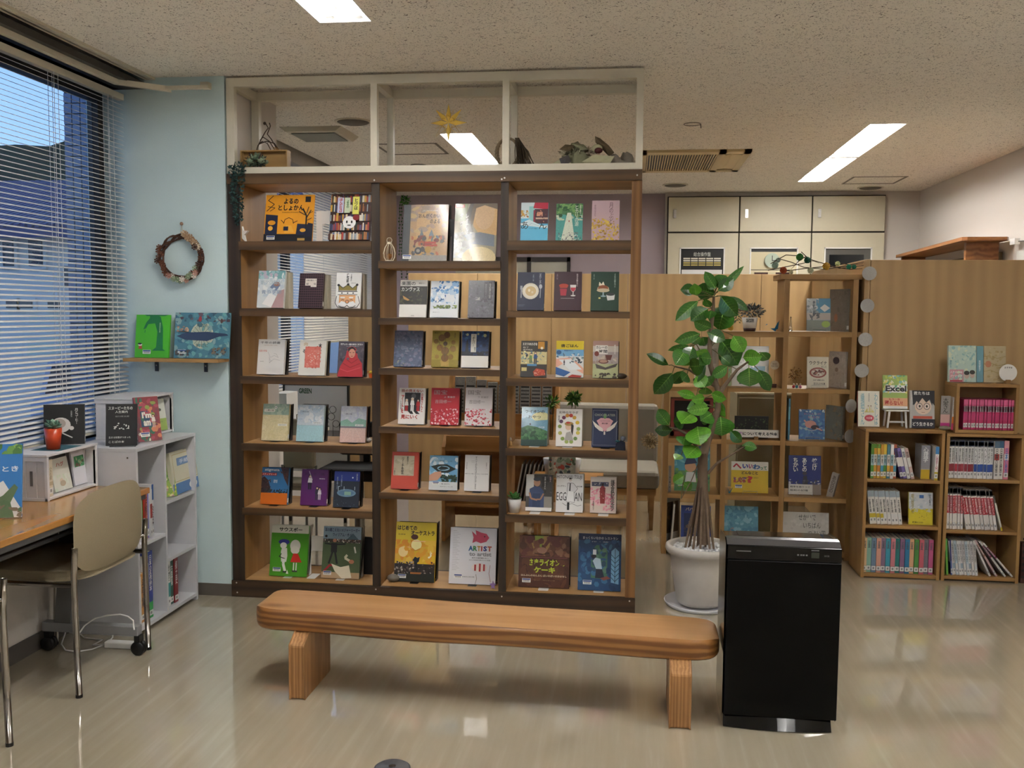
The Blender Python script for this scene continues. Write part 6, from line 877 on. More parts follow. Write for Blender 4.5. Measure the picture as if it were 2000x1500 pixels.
def foliage(mb, c, r, n, size, cols, seed, flat=1.0, up=0):
    rr = random.Random(seed)
    for i in range(n):
        d = Vector((rr.gauss(0, 1), rr.gauss(0, 1), rr.gauss(0, 1)+up)); d.normalize(); p = Vector(c)+Vector((d.x*r[0], d.y*r[1], d.z*r[2]))*rr.uniform(.35, 1); s = size*rr.uniform(.6, 1.3)
        e1 = (d+Vector((rr.uniform(-.5, .5), rr.uniform(-.5, .5), rr.uniform(-.3, .5)))).normalized(); e2 = e1.orthogonal().normalized(); e2.rotate(Matrix.Rotation(rr.uniform(0, 6), 3, e1))
        mb.poly([p-e1*s, p+e2*s*.4, p+e1*s, p-e2*s*.4], rr.choice(cols))
    return mb
zt_ = 1.345+.001; c = P(1464, 640, y=5.80)
o = thing('potted_grey_plant', 'grey-leaved artificial plant in a lettered white pot', 'plant', (c.x, 5.80, zt_))
MB().lathe([(0, .0), (.034, .0), (.047, P(1464, 620, y=5.8).z-zt_)], c.x, 5.80, 24).build('x', WHITEM, o) if 0 else None
ph = P(1464, 620, y=5.8).z; MB().lathe([(0, zt_), (.034, zt_), (.0375, zt_+.018)], c.x, 5.80, 24).build('pot_base', mat('maroon_glaze', '3c1c1c', .4), o, smooth=True)
MB().lathe([(.0378, zt_+.018), (.047, ph), (.043, ph), (0, ph-.01)], c.x, 5.80, 24).build('pot', WHITEM, o, smooth=True)
l = MB()
for s_, v0, v1 in (('FLOWERS', .12, .28), ('&PLANTS', .3, .45)):
    stamp_text(l, s_, lambda u, v: (c.x+.046*math.sin((u-.5)*1.5), 5.80-.0475*math.cos((u-.5)*1.5), ph-(ph-zt_-.018)*v), .12, v0, .8, v1, '202020', .03)
l.build('lettering', INK, o)
foliage(MB(), (c.x+.01, 5.80, ph+.035), (.085, .06, .05), 420, .011, ['6c706c', '54585a', '8c9088', '484c48'], 3, up=.3).build('foliage', MATTE, o, kind='stuff')
foliage(foliage(MB(), (c.x-.075, 5.80, ph-.0), (.03, .03, .04), 60, .008, ['40503c', '5c6c50'], 4), (c.x-.085, 5.8, ph+.07), (.015, .015, .04), 40, .006, ['38402c'], 5).build('trailing_sprigs', MATTE, o, kind='stuff')
def crane(X, Y, z, s, col, label, rz=0):
    o = thing('paper_crane', label, 'origami', (X, Y, z), (0, 0, rz), world=False); q = MB()
    q.poly([(-.3*s, 0, .25*s), (.25*s, .12*s, .3*s), (.1*s, 0, 0)], col).poly([(-.3*s, 0, .25*s), (.1*s, 0, 0), (.25*s, -.12*s, .3*s)], col).poly([(0, 0, .2*s), (.35*s, .5*s, .8*s), (.3*s, .05*s, .2*s)], col).poly([(0, 0, .2*s), (.35*s, -.4*s, .95*s), (.3*s, -.05*s, .2*s)], col).poly([(-.15*s, .02*s, .2*s), (-.6*s, 0, .65*s), (-.05*s, -.02*s, .1*s)], col).poly([(-.6*s, 0, .65*s), (-.75*s, 0, .5*s), (-.55*s, .01*s, .58*s)], col)
    q.build('folded_paper', MATTE, o); return o
crane(P(1512, 643, y=5.76).x, 5.76, zt_, .07, '1c6c98', 'blue paper crane beside the grey-leaved plant')
o = crane(P(1424, 971, y=5.74).x, 5.74, RZ[3]+.001, .045, '2c7ca0', 'small crumpled blue paper crane beside the yellow picture book', 1.)
o = thing('rattan_ball', 'little yellow rattan ball on the middle step of the rack', 'ball', (P(1427, 638, y=5.78).x, 5.78, zt_)); q = MB(); rr = random.Random(4)
for i in range(12):
    n_ = Vector((rr.gauss(0, 1), rr.gauss(0, 1), rr.gauss(0, 1))).normalized(); e = n_.orthogonal().normalized(); f_ = n_.cross(e); q.tube([Vector((o.location.x, 5.78, zt_+.019))+(e*math.cos(k*pi/6)+f_*math.sin(k*pi/6))*.0165 for k in range(12)], .0018, 4, closed=True)
q.build('woven_canes', mat('yellow_cane', 'b8942c', .6), o)
# dried flowers, small toys, clear bottle on rack
c = P(1556, 735, y=5.78); o = thing('dried_flower_bunch', 'bunch of brown dried flowers beside the soup book', 'dried flowers', (c.x, 5.78, RZ[1]))
foliage(MB(), (c.x-.01, 5.78, c.z+.01), (.04, .03, .05), 260, .006, ['7c5428', '9c7438', '5c3c20', 'a88448'], 7).build('flower_heads', MATTE, o, kind='stuff')
q = MB()
for i in range(7): q.tube([(c.x-.005+.002*i, 5.78, RZ[1]+.002), (c.x-.03+.01*i, 5.78, c.z)], .0008, 4)
q.build('stems', mat('dry_stem', '7c6440', .8), o)
for i, (px, cc, lb) in enumerate(((1550, 'b83848', 'tiny red toy at the foot of the dried flowers'), (1556, '3c8ca0', 'tiny teal toy beside the tiny red toy'), (1563, 'c87898', 'tiny pink toy nearest the soup book'))):
    x = P(px, 757, y=5.74).x; o = thing('tiny_toy', lb, 'toy', (x, 5.74, RZ[1])); MB().ball((x, 5.74, RZ[1]+.0095), .0085, 8, 6, sc=(1, .8, 1.1)).build('body', mat('toy_'+cc, cc, .5), o, smooth=True); MB().ball((x, 5.74, RZ[1]+.024), .006, 8, 6).build('head', mat('toy_head_'+cc, 'd8c8b0', .5), o, smooth=True)
x = P(1544, 640, y=5.76).x; o = thing('glass_bottle', 'slim clear conical bottle in the uppermost compartment', 'bottle', (x, 5.76, RZ[0])); MB().lathe([(0, RZ[0]+.001), (.012, RZ[0]+.001), (.010, RZ[0]+.02), (.004, RZ[0]+.07), (.004, RZ[0]+.085), (0, RZ[0]+.086)], x, 5.76, 16).build('glass', CLEAR, o, smooth=True)
# twig garland with crocheted balls along the rack's top
tw = thing('twig_garland', 'branch of dark twigs lying on top of the rack', 'twigs', (1.1, 5.72, 1.682)); q = MB(); rr = random.Random(9)
def tp(px, py, d=0): return P(px, py, y=5.72+d)
for pts in (((1500, 528), (1530, 522), (1560, 516), (1590, 510)), ((1520, 505), (1545, 512), (1570, 522), (1610, 526), (1650, 520), (1690, 514)), ((1505, 515), (1535, 498), (1560, 500), (1600, 512), (1640, 524), (1699, 517)), ((1530, 530), (1575, 524), (1620, 520), (1660, 526), (1695, 524)), ((1565, 492), (1580, 506), (1600, 514)), ((1575, 500), (1560, 510), (1545, 526)), ((1630, 512), (1660, 517), (1696, 510))):
    q.tube([tp(x, y, rr.uniform(-.03, .03)) for x, y in pts], [.0026]*(len(pts)-1)+[.001], 5)
q.build('twigs', mat('dark_twig', '4a3c30', .8), tw)
for px, py, r_, c, lb in ((1514, 518, .018, '9cb4a8', 'pale green'), (1520, 508, .012, 'a8bcb0', 'small sage'), (1530, 528, .019, 'a84c20', 'rust orange'), (1562, 502, .02, '3c8038', 'bright green'), (1577, 508, .018, '1c5c44', 'deep green'), (1583, 528, .017, 'b8bca0', 'cream'), (1545, 531, .012, 'c8c0a0', 'ivory'), (1614, 520, .021, 'b88c28', 'mustard'), (1636, 515, .013, 'b8c088', 'yellow-green'), (1658, 521, .013, '107c60', 'emerald'), (1668, 521, .012, '187058', 'small emerald')):
    p = tp(px, py, -.015); o = thing('wicker_ball', lb+' wicker ball on the twig garland', 'ball', p); q = MB(); q.ball(p, r_*.86, 8, 6)
    for i in range(9):
        n_ = Vector((rr.gauss(0, 1), rr.gauss(0, 1), rr.gauss(0, 1))).normalized(); e = n_.orthogonal().normalized(); f_ = n_.cross(e); q.tube([p+(e*math.cos(k*pi/5)+f_*math.sin(k*pi/5))*r_ for k in range(10)], .0022, 4, closed=True)
    q.build('woven_fibre', mat('fibre_'+c, c, .85, noise=.3, nscale=120), o)
# ---------------------------------------------------------------- rack: rest of its contents
o = thing('red_frame_box', 'dark red framed box behind the lower leaves of the tree', 'box', (.38, 5.8, RZ[2])); a, b_ = P(1311, 782, y=5.80), P(1392, 858, y=5.80)
MB().box(a.x, 5.80, RZ[2]+.001, a.x+.02, 5.9, a.z).box(b_.x-.02, 5.80, RZ[2]+.001, b_.x, 5.9, a.z).box(a.x, 5.80, a.z, b_.x, 5.9, a.z+.012).box(a.x, 5.80, RZ[2]+.001, b_.x, 5.9, RZ[2]+.03).build('frame', mat('brick_red_paint', '8c3a30', .6), o)
MB().box(a.x+.02, 5.88, RZ[2]+.031, b_.x-.02, 5.89, a.z-.001).build('dark_picture', mat('dark_picture', '24201e', .3), o)
z1_ = 1.0135
for px0, px1, pyt, c, lb, sp in ((1355, 1402, 668, 'c8c4bc', 'white book with a grey title hidden behind the tree', [('t', 'CAFE', .3, .03, .75, .1, '505050', .02), ('r', .1, .15, .9, .5, 'a8a49c'), ('t', 'あした', .3, .85, .8, .95, '303030')]), (1428, 1500, 676, 'dcdcd8', 'large white book with a small blue picture behind the tree', [('r', .04, .04, .96, .5, 'c8c8c4'), ('r', .5, .5, .9, .62, '6c98b0'), ('n', .1, .3, .6, .9, ['d8dcdc', 'a8c0c4', 'e4e4e0'], 24, .08), ('r', .2, .84, .5, .95, '404858')]), (1408, 1427, 690, '98b080', 'narrow green patterned book behind the tree trunk', [('n', 0, 0, 1, 1, ['a8bc70', 'e0dcc0', '5ca0b0'], 30, .1)])):
    setbook(px0, px1, pyt, 5.80, z1_+.001, .012, c, sp, lb, .14, spine='L')
o = thing('small_signpost', 'small round note on a stick beside the white books', 'sign', (P(1513, 750, y=5.76).x, 5.76, z1_)); p = P(1513, 713, y=5.76)
MB().tube([(p.x, 5.76, z1_+.02), (p.x, 5.76, p.z)], .002, 6).build('stick', OKX, o); d = MB(); d.M = Matrix.Translation(p) @ Matrix.Rotation(pi/2, 4, 'X'); d.lathe([(0, 0), (.027, 0), (.027, .002), (0, .002)], seg=20); d.build('disc', mat('tan_card', 'b8a890', .7), o)
l = MB(); stamp_text(l, 'BOOK\nFOR YOU', lambda u, v: (p.x-.018+.036*u, 5.7575, p.z+.012-.024*v), 0, 0, 1, 1, '403830'); l.build('lettering', INK, o)
MB().box(p.x-.013, 5.75, z1_, p.x+.013, 5.77, z1_+.022).build('foot', mat('maroon_block', '4c2018', .6), o)
o = thing('grey_hinge_block', 'small grey metal latch standing at the left inside the rack', 'latch', (P(1308, 950, y=5.75).x, 5.75, RZ[3])); x = o.location.x
MB().box(x-.008, 5.745, RZ[3]+.001, x+.008, 5.76, P(1308, 910, y=5.75).z).build('plate', mat('steel', 'a0a0a0', .3, 1), o)
for v in (.03, .06, .09): MB().ball((x, 5.744, RZ[3]+v), .003, 6, 4).build('rivet', BLACKM, o)
# beige cabinet seen through the rack
o = thing('beige_cabinet', 'beige metal cabinet seen through the middle of the open rack', 'cabinet', (.95, 6.6, 0)); a, b_ = P(1440, 770, y=6.3), P(1546, 770, y=6.3)
CM = mat('beige_metal', '8c8468', .5); MB().box(a.x, 6.3, .01, b_.x, 6.75, a.z).build('body', CM, o, bev=.004); MB().box(a.x-.002, 6.298, a.z+.0005, b_.x+.002, 6.752, a.z+.012).build('top', mat('cabinet_top', 'd0c8ac', .4), o); MB().box(a.x+.01, 6.285, .03, b_.x-.01, 6.2995, a.z-.02).build('door', CM, o, bev=.003)
# dried hydrangea and string hanging at the rack's left side
c = P(1269, 862, y=5.68); o = thing('dried_hydrangea', 'dried beige hydrangea hanging on a string left of the rack', 'dried flowers', c)
foliage(MB(), c, (.052, .045, .05), 420, .010, ['b09870', '98805c', 'c4b08c', '8c7450'], 12).build('flower_head', MATTE, o, kind='stuff'); MB().tube([c, P(1286, 842, y=5.70), (.19, 5.70, 1.0)], .0012, 4).build('string', mat('string', 'b8a888', .8), o)
o = thing('hanging_raffia', 'strand of dried raffia hanging down the left end of the rack', 'raffia', (.185, 5.69, .9)); q = MB(); rr = random.Random(8)
for i in range(5): q.tube([(.185+rr.uniform(-.006, .006), 5.69, 1.0-k*.1) if k else (.192, 5.69, 1.0) for k in range(int(5+i))], .001, 4)
q.build('strands', mat('string', 'b8a888', .8), o)
# ---------------------------------------------------------------- sofa
SF = mat('grey_woven_fabric', '8c8578', .9, noise=.25, nscale=350, bump=.3); so_ = thing('grey_sofa', 'grey fabric sofa with wooden legs behind the shelf', 'sofa', (-.25, 6.9, 0))
xa, xb = -.75, .195
MB().box(xa, 6.82, .36, xb, 6.98, .79).build('backrest', SF, so_, bev=.03); MB().box(xa, 6.28, .28, xb, 6.80, .40).build('seat', SF, so_, bev=.03)
sl = MB().box(xa+.02, 6.30, .235, xb-.02, 6.9, .278).build('frame_rail', OKX, so_)
for x in (xa+.05, xb-.05):
    for y in (6.33, 6.88): MB().prism([(x-.02, .234), (x+.02, .234), (x+.012, 0.0), (x-.012, 0.0)], 'y', y-.018, y+.018).build('leg', OKX, so_)
# ---------------------------------------------------------------- newspaper rack behind the middle bays
NR = wood('newspaper_rack_wood', 'b07c40', 'c89456', 'x', .45, .6, .35); nr = thing('newspaper_rack', 'light wooden newspaper rack with sloping tiers behind the middle bays', 'rack', (-.85, 5.95, 0))
x0, x1, y0, y1 = -1.175, -.46, 5.80, 6.15
for x in (x0, x1-.022): MB().prism([(y0, 0), (y1, 0), (y1, 1.04), (y1-.08, 1.06), (y0+.10, .70), (y0, .60)], 'x', x, x+.022).build('side_panel', NR, nr)
MB().box(x0+.0225, y0+.02, .575, x1-.0225, y0+.04, .67).build('front_board', NR, nr); MB().box(x0+.0225, y0+.0405, .575, x1-.0225, y1-.05, .595).build('shelf', NR, nr); MB().box(x0+.0225, y0+.02, .22, x1-.0225, y1-.05, .24).build('shelf', NR, nr)
MB().box(x0+.0225, y0+.16, .595+.001, x1-.0225, y0+.18, .80).build('tier_board', NR, nr); MB().box(x0+.0225, y1-.02, .1, x1-.0225, y1-.005, 1.0).build('back_panel', NR, nr)
NP = print_mat('newsprint', .8, 0, .25, 120)
rr = random.Random(6)
for i in range(9):
    x = x0+.04+i*.071; o = thing('newspaper', '%s of the newspapers from the left standing in the wooden rack' % ORD[i], 'newspaper', (x, y0+.22, .80), group='newspapers in the wooden rack'); h = 1.0+rr.uniform(-.02, .04)
    m = MB().prism([(y0+.20, .73), (y0+.215, .73), (y0+.25, h), (y0+.235, h)], 'x', x, x+.064, 'a8a8a4').build('folded_pages', NP, o); 
    l = MB()
    for j in range(9): zz = .78+.023*j; yy = y0+.20+.035*(zz-.73)/(h-.73)-.001; l.poly([(x+.006, yy, zz), (x+.058, yy, zz), (x+.058, yy, zz+.009), (x+.006, yy, zz+.009)], '5c5c5c' if j % 4 else '1c1c1c')
    l.build('printed_columns', INK, o)
for i in range(6):
    x = x0+.05+i*.028; spine(P(1004+i*8, 945, y=5.84).x, 5.86, .2405, .010, .26, .2, ['d8d8d8', 'c8c8cc', 'e0e0dc'][i % 3], [], ORD[i]+' white magazine from the left leaning in the low rack tier', .18, 0, 'white magazines leaning low in the rack', None, sticker=False)
setbook(1072, 1125, 893, 5.55, .47, .01, 'b8bcb0', [('n', 0, 0, 1, 1, ['c8ccc0', '8ca088', '5c6c58', 'b84c3c', '3c4c58', 'e0dccc'], 60, .09)], 'colourful picture book lying on a low table behind the right bay', .3, spine='L') 
lt = thing('low_display_table', 'low light wooden display table behind the right bay', 'table', (-.36, 5.65, 0)); MB().box(-.58, 5.50, .45, -.16, 5.78, .469).build('tabletop', NR, lt, bev=.002)
for x in (-.56, -.19):
    for y in (5.52, 5.75): MB().box(x, y, 0, x+.02, y+.02, .4495).build('leg', NR, lt)
tbc = P(1106, 780, y=6.0)
GP = mat('plant_pot_white', 'c8c8c8', .4)
for px, py, n_, lb, sz in ((1121, 778, 130, 'bushy green houseplant showing between the right bay books', .017), (1078, 785, 40, 'small leafy seedling beside the bushy houseplant', .02)):
    c = P(px, py, y=5.66); o = thing('houseplant', lb, 'plant', (c.x, 5.66, .47)); MB().lathe([(0, .4705), (.035, .4705), (.05, .57), (.046, .57), (0, .56)], c.x, 5.66, 20).build('pot', GP, o, smooth=True)
    MB().tube([(c.x, 5.66, .56), (c.x+.01, 5.66, c.z-.02)], .003, 6).tube([(c.x, 5.66, .56), (c.x-.015, 5.66, c.z)], .002, 6).build('stem', mat('leaf_stalk', '5c5a30', .6), o)
    foliage(MB(), c, (.05, .04, .05), n_, sz, ['4c8428', '38681c', '78a040', '2c5818'], int(px)).build('foliage', MATTE, o, kind='stuff')
# ---------------------------------------------------------------- things behind the left bay
o = thing('white_display_board', 'white board with black frame edge behind the left bay', 'board', (-2.1, 6.2, 0)); a, b_ = P(556, 752, y=6.2), P(678, 752, y=6.2)
MB().box(a.x, 6.2, .35, b_.x, 6.22, a.z).build('board', mat('white_board_face', 'f0f0f2', .4), o); MB().box(b_.x, 6.195, .35, b_.x+.012, 6.225, a.z+.01).box(a.x-.012, 6.195, .35, a.x, 6.225, a.z+.01).box(a.x, 6.195, a.z, b_.x, 6.225, a.z+.01).build('frame', BLACKM, o)
for x in (a.x+.02, b_.x-.03): MB().box(x, 6.2, 0, x+.02, 6.22, .35).build('leg', BLACKM, o)
l = MB(); stamp_text(l, 'GREEN', lambda u, v: (a.x+.1+.09*u, 6.199, a.z-.02-.035*v), 0, 0, 1, 1, '2c5c3c', .03); l.build('lettering', INK, o)
dk2 = thing('study_table', 'plain study table behind the left bay', 'table', (-2.05, 5.8, 0)); z_ = .655
MB().box(-2.40, 5.62, z_-.02, -1.62, 6.05, z_).build('tabletop', mat('dark_table', '3a3430', .4), dk2, bev=.002)
for x in (-2.38, -1.66):
    for y in (5.64, 6.0): MB().box(x, y, 0, x+.025, y+.025, z_-.0205).build('leg', mat('steel', 'a0a0a0', .3, 1), dk2)
a = P(585, 790, y=5.78); zz = z_
for i in range(7):
    o = thing('stacked_book', ('lowest', 'second', 'third', 'fourth', 'fifth', 'sixth', 'topmost')[i]+' book of the small pile behind the left bay', 'book', (a.x+.07, 5.78, zz), group='small pile of books behind the left bay'); t_ = .028; x = a.x-.0+.006*((i*3) % 4)
    MB().box(x, 5.72, zz+.0003, x+.16, 5.84, zz+.0025).box(x, 5.72, zz+t_-.003, x+.16, 5.84, zz+t_-.0005).box(x, 5.72, zz+.0025, x+.003, 5.84, zz+t_-.003).build('cover', mat('dark_cloth_cover_%d' % (i % 2), ['2c2c28', '5c5a50'][i % 2], .7), o); MB().box(x+.003, 5.723, zz+.0025, x+.157, 5.837, zz+t_-.003).build('pages', PAGES, o); zz += t_
o = thing('white_file_box', 'white file box standing left of the small pile of books', 'box', (P(560, 800, y=5.8).x, 5.8, z_)); x = o.location.x
MB().box(x-.06, 5.72, z_+.0005, x+.03, 5.92, P(560, 768, y=5.75).z).build('box', mat('white_card', 'e4e2dc', .7), o); MB().box(x-.061, 5.715, z_+.0005, x-.052, 5.7195, P(560, 760, y=5.75).z).build('strap', BLACKM, o)
w = thing('wire_ornament', 'black looped wire ornament beside the small pile of books', 'ornament', (P(650, 810, y=5.76).x, 5.76, z_)); p = P(650, 800, y=5.76)
q = MB(); [q.tube([(p.x+.022*math.cos(k*pi/6)+.01*j*(-1)**j, 5.76, p.z-.045*j+.022*math.sin(k*pi/6)) for k in range(12)], .0016, 4, closed=True) for j in range(3)]; q.tube([(p.x, 5.76, p.z-.1), (p.x, 5.76, z_)], .0016, 4); q.build('wire', BLACKM, w)
ch = thing('black_office_chair', 'black office chair seen through the lower left bay', 'chair', (-1.75, 5.45, 0)); BF = mat('black_fabric', '141416', .85, noise=.2, nscale=200); cx_, cy_ = P(700, 900, y=5.2).x, 5.2
MB().box(cx_-.2, cy_-.15, .50, cx_+.2, cy_+.16, .57).build('seat', BF, ch, bev=.02); MB().box(cx_-.17, cy_+.165, .60, cx_+.17, cy_+.21, .80).build('backrest', BF, ch, bev=.02); MB().box(cx_-.02, cy_+.17, .48, cx_+.02, cy_+.19, .62).build('back_bar', BLACKM, ch)
MB().tube([(cx_, cy_, .08), (cx_, cy_, .50)], .022, 10).build('column', mat('steel', 'a0a0a0', .3, 1), ch)
for k in range(5):
    a_ = k*2*pi/5+.3; e = (cx_+.17*math.cos(a_), cy_+.17*math.sin(a_)*.8); MB().tube([(cx_, cy_, .09), (e[0], e[1], .055)], .012, 6).build('leg', BLACKM, ch); MB().ball((e[0], e[1], .0255), .024, 8, 6).build('caster', BLACKM, ch, smooth=True)
o = thing('grey_cushioned_chair', 'beige chair back showing between the lower left books', 'chair', (P(605, 900, y=5.5).x, 5.45, 0)); x = o.location.x-.03
MB().box(x-.11, 5.42, .50, x+.09, 5.46, .80).build('backrest', mat('beige_fabric', '968c78', .9, noise=.1, nscale=200), o, bev=.02); MB().box(x-.13, 5.25, .40, x+.11, 5.45, .45).build('seat', mat('beige_fabric', '968c78', .9), o, bev=.02)
for dx in (-.12, .09):
    for dy in (5.27, 5.44): MB().tube([(x+dx, dy, 0), (x+dx, dy, .52 if dy > 5.4 else .40)], .008, 6).build('leg', mat('steel', 'a0a0a0', .3, 1), o, smooth=True)
# ---------------------------------------------------------------- ornaments on the display shelf
def ptY(px, py, y): return P(px, py, y=y)
o = thing('white_star', 'white wooden star standing in the top left compartment', 'ornament', (P(472, 468, y=4.53).x, 4.53, Z1[0])); c = P(472, 449, y=4.53); q = []
for k in range(10): r_ = .042 if k % 2 == 0 else .017; q.append((c.x+r_*.85*math.sin(k*pi/5), c.z+r_*1.15*math.cos(k*pi/5)))
mz = min(v for _, v in q); MB().prism([(u, v-mz+Z1[0]+.0005) for u, v in q], 'y', 4.525, 4.545).build('star', mat('white_wood', 'd8d4cc', .6), o)
o = thing('wire_lantern', 'small cream wire birdcage lantern in the middle top compartment', 'lantern', (P(759, 508, y=4.53).x, 4.53, Z2[0])); x = o.location.x; CW = mat('cream_wire', 'd8ccb4', .5); H_ = .085; q = MB()
for k in range(8):
    a_ = k*pi/4; q.tube([(x+r_*math.cos(a_), 4.545+r_*math.sin(a_), Z2[0]+z) for r_, z in ((.018, .004), (.027, .02), (.030, .04), (.024, .065), (.011, .086))], .0014, 4)
q.build('cage', CW, o); MB().lathe([(.014, Z2[0]+.0005), (.02, Z2[0]+.0005), (.02, Z2[0]+.006), (.014, Z2[0]+.006)], x, 4.545, 16).build('base_ring', CW, o); MB().lathe([(0, Z2[0]+.085), (.013, Z2[0]+.085), (.012, Z2[0]+.094), (0, Z2[0]+.096)], x, 4.545, 14).build('cap', CW, o)
MB().tube([(x+.013*math.cos(k*pi/6), 4.545, Z2[0]+.103+.013*math.sin(k*pi/6)) for k in range(12)], .0015, 4, closed=True).build('handle', CW, o); MB().ball((x, 4.545, Z2[0]+.026), .014, 8, 6).build('dried_filling', mat('brown_filling', '8c5c2c', .9), o)
def pebble(px, py, y, z, r_, sc, c, lb, nm='stone'):
    p = P(px, py, z=z) if z < 1.3 else P(px, py, y=y); yy = max(p.y, 4.53) if z < 1.3 else y; o = thing(nm, lb, 'stone', (p.x, yy, z)); MB().ball((p.x, yy, z+r_*sc[2]*.98), r_, 14, 9, sc=sc).build('stone', mat('pebble_'+c, c, .5, noise=.15, nscale=50), o, smooth=True)
pebble(768, 1136, 4.55, .085, .032, (1, .8, .62), '6c675e', 'grey pebble beside the yellow conductor picture book')
pebble(718, 864, 4.52, Z1[3], .022, (1, .8, .55), 'c4c0c0', 'small white pebble at the right end of the pastel row')
pebble(1213, 740, 4.53, Z3[2], .029, (1, .8, .48), '4c4034', 'dark brown stone in front of the muted curry novel')
o = thing('toy_chick', 'tiny orange cup with a yellow chick beside the headscarf novel', 'toy', (P(721, 739, z=Z1[2]).x, 4.53, Z1[2])); x = o.location.x
MB().lathe([(0, Z1[2]+.0005), (.010, Z1[2]+.0005), (.013, Z1[2]+.022), (0, Z1[2]+.022)], x, 4.53, 14).build('cup', mat('orange_toy', 'd8601c', .5), o); MB().ball((x, 4.53, Z1[2]+.029), .0095, 10, 7, sc=(1.2, 1, .9)).build('chick', mat('yellow_toy', 'd8b838', .5), o, smooth=True); MB().lathe([(.004, 0), (0, .008)], 0, 0, 8).build('beak', mat('orange_toy', 'd8601c', .5), o).matrix_basis = Matrix.Translation((x-.013, 4.53, Z1[2]+.03)) @ Matrix.Rotation(-pi/2, 4, 'Y')
for px, py, z, c, cc, lb in ((485, 860, Z1[3], 'b89878', '3c3430', 'tiny peg doll at the left end of the pastel row'), (997, 871, Z3[3], 'b89460', 'd8d0c0', 'tiny peg doll at the left end of the meadow novel row')):
    p = P(px, py, z=z); yy = max(4.535, p.y); o = thing('peg_doll', lb, 'doll', (p.x, yy, z)); MB().lathe([(0, z+.0005), (.009, z+.0005), (.0085, z+.014), (.005, z+.024), (0, z+.026)], p.x, yy, 12).build('body', mat('doll_'+c, c, .6), o, smooth=True); MB().ball((p.x, yy, z+.031), .0065, 10, 7).build('head', mat('doll_face', 'd8c0a8', .6), o, smooth=True); MB().lathe([(.0068, z+.034), (.004, z+.041), (0, z+.044)], p.x, yy, 12).build('hat', mat('doll_hat_'+cc, cc, .6), o, smooth=True)
o = thing('lilac_paper_star', 'tiny lilac paper star beside the red fish picture book', 'ornament', (P(963, 1150, z=.085).x, 4.535, .085)); x = o.location.x; q = []
for k in range(10): r_ = .02 if k % 2 == 0 else .009; q.append((x+r_*math.sin(k*pi/5)*.8, .085+.0195+r_*math.cos(k*pi/5)*1.1))
MB().prism(q, 'y', 4.53, 4.54).build('star', mat('lilac_paper', 'a484bc', .7), o)
o = thing('navy_cat_figure', 'little navy pouch figure with a glass bead beside the pink gem novel', 'ornament', (P(1211, 877, z=Z3[3]).x, 4.535, Z3[3])); x = o.location.x
MB().prism([(x-.022, Z3[3]+.0005), (x+.024, Z3[3]+.0005), (x+.022, Z3[3]+.036), (x+.004, Z3[3]+.045), (x-.004, Z3[3]+.036), (x-.018, Z3[3]+.03)], 'y', 4.525, 4.55).build('pouch', mat('navy_felt', '141828', .9), o, bev=.002); MB().ball((x+.014, 4.53, Z3[3]+.058), .0135, 12, 8).build('glass_bead', mat('glass_bead', '9ca8b8', .05, trans=.7), o, smooth=True); MB().ball((x-.012, 4.53, Z3[3]+.044), .008, 8, 6, sc=(1.4, 1, .7)).build('teal_tuft', mat('teal_felt', '1c4c50', .9), o)
c = P(1004, 997, z=Z3[4]); yy = 4.56; o = thing('potted_succulent', 'small green succulent in a white pot in the lower right bay', 'plant', (c.x, yy, Z3[4])); zt2 = Z3[4]+.068
MB().lathe([(0, Z3[4]+.0005), (.024, Z3[4]+.0005), (.036, zt2), (.032, zt2), (0, zt2-.008)], c.x+.006, yy, 24).build('pot', mat('plant_pot_white', 'c8c8c8', .4), o, smooth=True)
def rosette(o, c, n, L_, W_, m, seed, cols):
    rr = random.Random(seed); me = None
    for i in range(n):
        a_ = i*2.4; el = .25+1.0*(i/n); b = MB(); d = Vector((math.cos(a_)*math.cos(el), math.sin(a_)*math.cos(el), math.sin(el))); s_ = Vector((-math.sin(a_), math.cos(a_), 0)); u_ = d.cross(s_); l_ = L_*rr.uniform(.8, 1.1); cc = rr.choice(cols)
        rings = [[Vector(c)+d*(l_*t)+s_*(W_*w*math.cos(k*pi/3))+u_*(W_*.35*w*math.sin(k*pi/3)) for k in range(6)] for t, w in ((0, .4), (.35, .9), (.7, 1), (.9, .6), (1, .08))]
        for r0, r1 in zip(rings, rings[1:]):
            for k in range(6): b.poly([r0[k], r0[(k+1) % 6], r1[(k+1) % 6], r1[k]], cc)
        b.build('leaf', m, o, smooth=True)
rosette(o, (c.x+.006, yy, zt2-.002), 14, .042, .011, MATTE, 3, ['4c8038', '6c9850', '3c6c30'])
